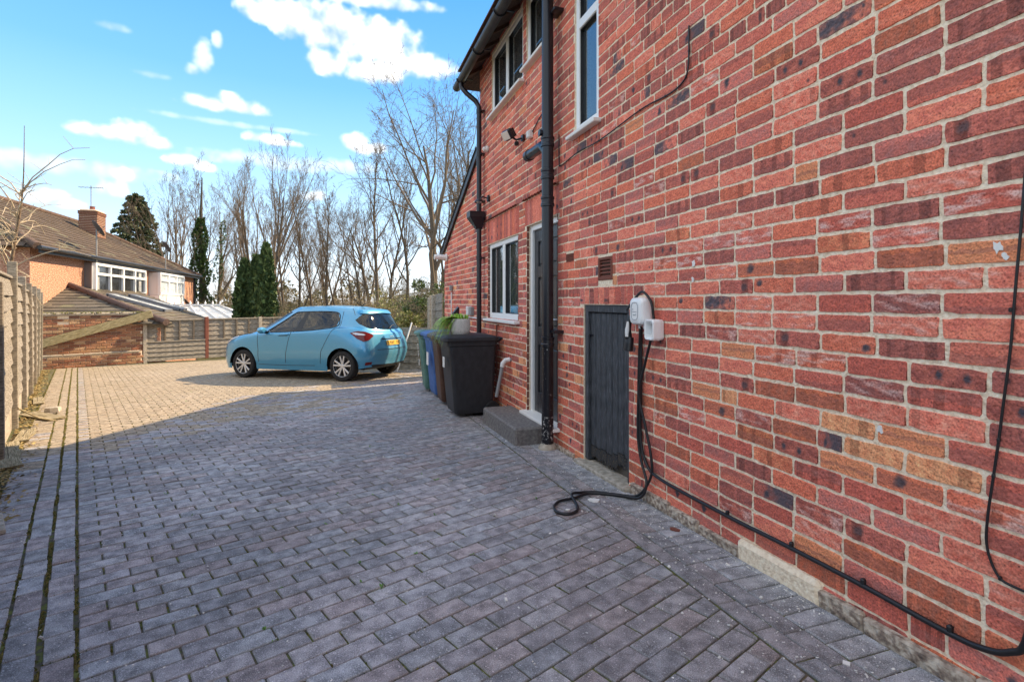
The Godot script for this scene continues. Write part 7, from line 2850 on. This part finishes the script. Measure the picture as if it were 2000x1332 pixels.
func leafy(n: int, at: Callable, size: Vector2, cols: Array, r: RandomNumberGenerator) -> MB:
	# n small leaves, each a folded pair of faces at at.call() = [point, outward]
	var mb := MB.new()
	for k in n:
		var q: Array = at.call()
		var p: Vector3 = q[0]
		var s := r.randf_range(size.x, size.y)
		var t := r.randf()
		mb.col = (cols[0] as Color).lerp(cols[1], t) * r.randf_range(0.75, 1.2)
		var out: Vector3 = (q[1] + Vector3(r.randfn(0, 0.5), r.randfn(0, 0.5), r.randfn(0, 0.5))).normalized()
		var side := out.cross(Vector3(r.randfn(0, 1), r.randfn(0, 1), r.randfn(0, 1))).normalized()
		var nn := out.cross(side)
		mb.tri(p - side * s * 0.5, p + out * s, p + nn * s * 0.18)
		mb.tri(p + side * s * 0.5, p + nn * s * 0.18, p + out * s)
	return mb

func build_plants() -> void:
	var r := RandomNumberGenerator.new()
	r.seed = 88
	var kinds := {}
	kinds["spreading"] = tree_kind(3, "spreading")
	kinds["spreading2"] = tree_kind(14, "spreading")
	kinds["slender"] = tree_kind(5, "slender")
	kinds["slender2"] = tree_kind(6, "slender")
	kinds["slender3"] = tree_kind(16, "slender")
	kinds["broom"] = tree_kind(9, "broom")
	kinds["forked"] = tree_kind(10, "forked")
	kinds["forked2"] = tree_kind(11, "forked")
	# x, z, height, kind, turn, label
	var trees := [
		[4.1, -23.9, 11.4, "spreading", 0.6, "largest bare tree, spreading left just beside the rear brick wall"],
		[1.8, -26.8, 10.1, "slender2", 0.4, "tall bare tree standing left of the largest tree"],
		[3.8, -30.3, 10.4, "slender", 2.0, "thin bare tree directly behind the largest tree"],
		[3.0, -32.7, 10.0, "slender3", 1.0, "thin bare tree between the two tallest trees"],
		[1.5, -29.0, 7.8, "forked", 0.3, "forked bare tree above the car's rear window"],
		[0.5, -35.7, 8.9, "forked2", 1.7, "several-stemmed bare tree above the car roof"],
		[-0.4, -31.7, 8.4, "slender", 4.0, "straight bare tree above the middle of the car"],
		[-1.2, -38.3, 10.0, "forked", 2.7, "bare tree right of the pair behind the car's windscreen"],
		[-1.6, -35.3, 8.4, "slender3", 5.0, "slim bare tree above the car's windscreen"],
		[-2.6, -40.9, 10.0, "slender2", 3.3, "slim bare tree left of the car's windscreen"],
		[-3.1, -37.9, 10.1, "forked2", 0.2, "bare tree just right of the dark cypresses"],
		[-3.9, -32.9, 10.8, "broom", 0.0, "tall fan-shaped bare tree behind the dark cypresses"],
		[-4.9, -36.4, 10.4, "broom", 2.1, "fan-shaped bare tree rising left of the cypresses"],
		[-7.5, -44.6, 9.4, "slender", 1.2, "distant bare tree between the ivy tree and cypresses"],
		[-9.9, -41.2, 10.8, "forked", 4.4, "bare tree just left of the ivy covered trunk"],
		[-11.1, -43.7, 11.1, "broom", 1.4, "bare tree right of the big conifer"],
		[-9.6, -50.6, 9.7, "spreading2", 0.9, "far bare tree right of the ivy covered trunk"],
		[6.8, -29.3, 12.2, "spreading2", 3.0, "bare tree half hidden behind the rear brick wall"],
		[6.6, -35.6, 11.9, "broom", 5.0, "bare tree behind the right side of the largest tree"],
		[9.6, -17.6, 8.0, "spreading2", 1.0, "bare garden tree behind the house that shades the drive"],
		[11.2, -20.4, 9.0, "forked", 2.0, "second bare garden tree behind the house"],
		[-0.9, -45.0, 8.5, "broom", 3.7, "far broad bare tree behind the slim trunks over the car"],
		[2.4, -42.0, 9.0, "spreading", 2.6, "far bare tree behind the tall tree left of the largest"],
		[-6.0, -52.0, 10.5, "forked2", 5.5, "far bare tree left of the fan-shaped trees"],
	]
	for t in trees:
		var h: float = t[2]
		var o := thing("bare_tree", t[5], "tree", Vector3(t[0], terrain_y(t[0], t[1]), t[1]), t[4], "bare trees beyond the gardens")
		o.scale = Vector3.ONE * (h / 10.0)
		part(o, "trunk", kinds[t[3]][0], M.bark)
		part(o, "crown", kinds[t[3]][1], M.twig)
	# ivy covered tree
	var ib := Vector3(-8.5, terrain_y(-8.5, -38.7), -38.7)
	var iv := thing("ivy_tree", "tree trunk wrapped in dark green ivy beside the neighbour's roof", "tree", ib, 0.8)
	iv.scale = Vector3.ONE * 1.08
	var im := MB.new()
	im.col = Color(0.16, 0.13, 0.1)
	im.tube([Vector3(0, -0.4, 0), Vector3(0.1, 3, 0.05), Vector3(0, 6.5, 0), Vector3(0.1, 9.8, 0)], [0.24, 0.18, 0.12, 0.03], 9)
	part(iv, "trunk", im, M.bark)
	part(iv, "crown", kinds["slender2"][1], M.twig)
	var ivy := func() -> Array:
		var y := 7.4 * pow(r.randf(), 1.15)
		var a := r.randf() * TAU
		var stem := r.randf() < 0.9 or y < 3.5
		var rad := lerpf(0.95, 0.30, clampf(y / 7.4, 0, 1)) * (0.7 + 0.3 * sin(y * 3.1 + a * 2.0)) * r.randf_range(0.75, 1.05)
		var c := Vector3(0.12 * sin(y), y, 0.12 * cos(y * 1.3)) if stem else Vector3(0.35 + 0.14 * y, y, 0.2)
		if not stem:
			rad *= 0.5
		return [c + Vector3(cos(a) * rad, 0, sin(a) * rad), Vector3(cos(a), 0.2, sin(a))]
	part(iv, "ivy", leafy(7000, ivy, Vector2(0.07, 0.16), [Color(0.025, 0.065, 0.015), Color(0.08, 0.13, 0.025)], r), M.leaf)
	# big conifer behind the neighbour's roof
	var cb := Vector3(-15.4, terrain_y(-15.4, -49.4), -49.4)
	var cf := thing("conifer", "large dark green conifer behind the neighbour's chimney", "tree", cb)
	var tm := MB.new()
	tm.col = Color(0.10, 0.08, 0.06)
	tm.tube([Vector3(0, -0.3, 0), Vector3(0.1, 6, 0), Vector3(0, 11.3, 0)], [0.35, 0.2, 0.03], 8)
	part(cf, "trunk", tm, M.bark)
	var fans := []
	for k in 130:
		var y := 1.5 + 9.6 * (k + r.randf()) / 130.0
		var a := k * 2.399 + r.randf_range(-0.3, 0.3)
		fans.append([y, a, (11.6 - y) * 0.42 * r.randf_range(0.65, 1.1) + 0.25])
	var cone := func() -> Array:
		var f: Array = fans[r.randi_range(0, 129)]
		var t := sqrt(r.randf())
		var a: float = f[1] + r.randfn(0, 0.16)
		var d := Vector3(cos(a), 0.0, sin(a))
		return [Vector3(0, f[0], 0) + d * f[2] * t + Vector3(0, 0.25 * t * f[2] - 0.35 * t * t * f[2] + r.randfn(0, 0.07), 0), d + Vector3(0, -0.1, 0)]
	part(cf, "crown", leafy(13000, cone, Vector2(0.12, 0.30), [Color(0.035, 0.065, 0.025), Color(0.12, 0.125, 0.055)], r), M.needle)
	# three cypresses in the neighbour's garden
	for q in [[Vector3(-3.75, 0, -24.5), 4.1, 0.52, "leftmost and broadest of the three dark cypresses"], [Vector3(-3.28, 0, -24.3), 4.25, 0.42, "middle one of the three dark cypresses"], [Vector3(-2.75, 0, -23.1), 4.55, 0.50, "rightmost dark cypress with bare twigs in front"]]:
		var b: Vector3 = q[0]
		b.y = terrain_y(b.x, b.z)
		var cy := thing("cypress", q[3], "tree", b, 0.0, "cypresses behind the conservatory")
		var st := MB.new()
		st.col = Color(0.10, 0.08, 0.06)
		st.tube([Vector3(0, -0.2, 0), Vector3(0, q[1] * 0.9, 0)], [0.09, 0.02], 7)
		part(cy, "trunk", st, M.bark)
		var hh: float = q[1]
		var rad: float = q[2]
		var col := func() -> Array:
			var t := r.randf()
			var a := r.randf() * TAU
			var w := rad * pow(sin(clampf(t * 0.93 + 0.07, 0, 1) * PI), 0.55) * (1.0 - 0.35 * t) * (0.85 + 0.2 * sin(a * 5.0 + t * 9.0)) * r.randf_range(0.7, 1.0)
			return [Vector3(cos(a) * w, 0.15 + t * (hh - 0.15), sin(a) * w), Vector3(cos(a) * 0.4, 1.0, sin(a) * 0.4)]
		part(cy, "crown", leafy(5200, col, Vector2(0.05, 0.22), [Color(0.022, 0.055, 0.018), Color(0.11, 0.16, 0.045)], r), M.needle)
	# tangled undergrowth on the bank behind the car
	var bushes := [
		[-2.2, -22.2, 1.7, 0.9, 0, "twiggy bush at the foot of the rightmost cypress"],
		[-0.6, -24.5, 2.0, 1.4, 1, "olive bramble thicket behind the car roof"],
		[0.9, -22.5, 2.0, 1.3, 1, "bramble thicket right of the car roof"],
		[2.2, -21.0, 2.3, 1.2, 2, "yellow green bush behind the retaining wall"],
		[-3.9, -30.5, 2.4, 1.6, 1, "scrub behind the cypresses"],
		[3.2, -17.5, 2.6, 1.1, 3, "light glossy evergreen shrub beside the rear brick wall"],
		[2.6, -14.8, 2.5, 0.8, 3, "leafy evergreen shrub just above the side fence"],
		[1.9, -14.4, 1.5, 0.6, 2, "small yellowing shrub above the retaining wall"],
		[-1.9, -28.5, 2.3, 1.6, 1, "brown scrub behind the car's windscreen"],
		[1.2, -27.5, 2.6, 1.6, 0, "bare twiggy scrub under the tall tree"],
		[3.0, -25.5, 3.0, 1.5, 2, "ivy clad scrub round the foot of the largest tree"],
		[-6.6, -33.0, 2.4, 1.3, 1, "scrub right of the ivy covered trunk"],
		[-8.6, -36.5, 2.6, 1.2, 3, "dark bushes at the foot of the ivy covered trunk"],
		[-4.6, -41.0, 3.4, 2.0, 1, "far olive scrub left of the fan-shaped trees"],
		[-2.2, -42.0, 3.6, 2.2, 1, "far brown scrub above the car's bonnet"],
		[0.0, -40.0, 3.5, 2.2, 0, "far bare scrub above the car roof"],
		[2.0, -38.0, 3.6, 2.2, 1, "far scrub between the slim trunks right of the car roof"],
		[4.2, -36.0, 3.6, 2.2, 2, "far greenish scrub behind the largest tree"],
		[-7.0, -46.0, 3.4, 2.2, 1, "far scrub right of the ivy tree's foot"],
		[-0.2, -17.6, 1.2, 0.9, 0, "low bare twigs just behind the parked car"],
	]
	for q in bushes:
		var b := Vector3(q[0], terrain_y(q[0], q[1]), q[1])
		var o := thing("bush", q[5], "bush", b, 0.0, "undergrowth behind the drive")
		var g := Grower.new()
		g.r.seed = int(absf(q[0] * 31.0 + q[1] * 17.0)) + 3
		g.trunk = MB.new()
		g.crown = MB.new()
		g.depth = 3
		g.kids = [6, 5, 4]
		g.share = [0.5, 0.5, 0.5, 0.5]
		g.spread = [0.7, 0.8, 0.9, 0.9]
		g.up = [0.0, 0.03, 0.0, 0.0]
		g.wob = [0.13, 0.2, 0.25, 0.25]
		var twig := Color(0.22, 0.17, 0.11) if q[4] != 3 else Color(0.12, 0.10, 0.07)
		g.trunk.col = twig
		g.crown.col = twig * 1.1
		var hh: float = q[2]
		var ww: float = q[3]
		for k in 16:
			var a := g.r.randf() * TAU
			var rr := ww * sqrt(g.r.randf()) * 0.6
			g.grow(Vector3(cos(a) * rr, -0.1, sin(a) * rr), Vector3(cos(a) * 0.5 + g.r.randfn(0, 0.25), 1, sin(a) * 0.5 + g.r.randfn(0, 0.25)), hh * g.r.randf_range(0.6, 1.0), g.r.randf_range(0.010, 0.022), 0)
		part(o, "stems", g.trunk, M.twig)
		part(o, "twigs", g.crown, M.twig)
		var n: int = [500, 3200, 3600, 5200][q[4]]
		var cols: Array = [[Color(0.16, 0.12, 0.06), Color(0.26, 0.20, 0.10)], [Color(0.10, 0.10, 0.04), Color(0.22, 0.19, 0.08)], [Color(0.14, 0.17, 0.04), Color(0.32, 0.29, 0.09)], [Color(0.03, 0.065, 0.015), Color(0.17, 0.23, 0.06)]][q[4]]
		var lumps := []
		for k in 26:
			var a := r.randf() * TAU
			var t := r.randf()
			lumps.append([Vector3(cos(a) * ww * sqrt(r.randf()), hh * (0.12 + 0.78 * t), sin(a) * ww * sqrt(r.randf())), ww * r.randf_range(0.18, 0.36)])
		var cloud := func() -> Array:
			var l: Array = lumps[r.randi_range(0, 25)]
			var d := Vector3(r.randfn(0, 1), r.randfn(0, 1), r.randfn(0, 1)).normalized()
			return [l[0] + d * l[1] * pow(r.randf(), 0.4), d]
		part(o, "leaves", leafy(n, cloud, Vector2(0.035, 0.085), cols, r), M.leaf)
	# sapling with long bare whips behind the left fence
	var sb := pv(9.3, -0.95)
	var sp := thing("sapling", "thin bare sapling with arching twigs behind the left fence", "sapling", sb)
	var sm := MB.new()
	sm.col = Color(0.34, 0.24, 0.16)
	sm.tube(smooth_path([Vector3(0, -0.1, 0), Vector3(0.05, 1.4, 0.02), Vector3(0.20, 2.5, 0.05), Vector3(0.32, 3.35, 0.08), Vector3(0.35, 4.4, 0.1)], 4), [0.035, 0.034, 0.033, 0.032, 0.03, 0.028, 0.026, 0.024, 0.022, 0.02, 0.017, 0.014, 0.011, 0.009, 0.007, 0.005, 0.004], 8)
	part(sp, "stem", sm, M.bark)
	var tw := MB.new()
	tw.col = Color(0.46, 0.38, 0.27)
	for k in 46:
		var y := r.randf_range(1.0, 3.4)
		var p := Vector3(0.05 + 0.1 * maxf(y - 1.2, 0.0), y, 0.03)
		var a := r.randf() * TAU
		var l := r.randf_range(0.5, 1.5)
		var d := Vector3(cos(a), r.randf_range(0.15, 0.9), sin(a) * 0.7)
		var pts := [p]
		for q in range(1, 6):
			var t := q / 5.0
			pts.append(p + d * l * t * 0.8 + Vector3(0, 0.35 * sin(t * 2.2) * l * 0.4 - 0.28 * t * t * l, 0) + Vector3(r.randfn(0, 0.02), 0, r.randfn(0, 0.02)))
		tw.tube(pts, [0.011, 0.009, 0.008, 0.006, 0.005, 0.004], 5)
		for q in 3:
			var p0: Vector3 = pts[r.randi_range(1, 4)]
			tw.tube([p0, p0 + Vector3(r.randfn(0, 0.12), r.randf_range(0.03, 0.22), r.randfn(0, 0.12))], [0.005, 0.003], 4)
	part(sp, "twigs", tw, M.twig)
	# far off hedges and woods, one mass along the horizon
	var wood := MultiMesh.new()
	wood.transform_format = MultiMesh.TRANSFORM_3D
	wood.mesh = kinds["broom"][1]
	var spots := []
	for k in 130:
		var x := r.randf_range(-70, 60)
		var z := -r.randf_range(62, 95)
		spots.append(Transform3D(Basis(Vector3.UP, r.randf() * TAU).scaled(Vector3.ONE * r.randf_range(0.45, 0.75)), Vector3(x, -1.6, z)))
	wood.instance_count = spots.size()
	for k in spots.size():
		wood.set_instance_transform(k, spots[k])
	var mw := MultiMeshInstance3D.new()
	mw.name = "distant_wood"
	mw.multimesh = wood
	mw.material_override = M.twig
	add_child(mw)
	tag(mw, "distant bare wood along the horizon behind the trees", "wood", "", "stuff")
	var hedge := func() -> Array:
		var x := r.randf_range(-60, 55)
		var z := -r.randf_range(52, 60)
		return [Vector3(x, -1.2 + r.randf() * (3.9 + 0.9 * sin(x * 0.7) + 0.6 * sin(x * 2.3)), z), Vector3(r.randfn(0, 1), 0.4, r.randfn(0, 1))]
	var hg := part(self, "distant_hedge", leafy(16000, hedge, Vector2(0.18, 0.45), [Color(0.09, 0.085, 0.04), Color(0.20, 0.17, 0.09)], r), M.leaf)
	tag(hg, "distant olive brown hedge below the bare wood", "hedge", "", "stuff")

func _ready() -> void:
	setup_view()
	make_materials()
	var wd := mat("window_dark", 0.02, 0.022, 0.025, 0.06)
	wd.metallic_specular = 0.5
	mat("window_pale", 0.55, 0.60, 0.62, 0.08)
	mat("dish_grey", 0.07, 0.075, 0.085, 0.5)
	build_ground()
	build_drive()
	build_house()
	build_pipes()
	build_fittings()
	build_chips()
	build_bins()
	build_car()
	build_left_fence()
	build_garden_wall()
	build_neighbour()
	build_plants()
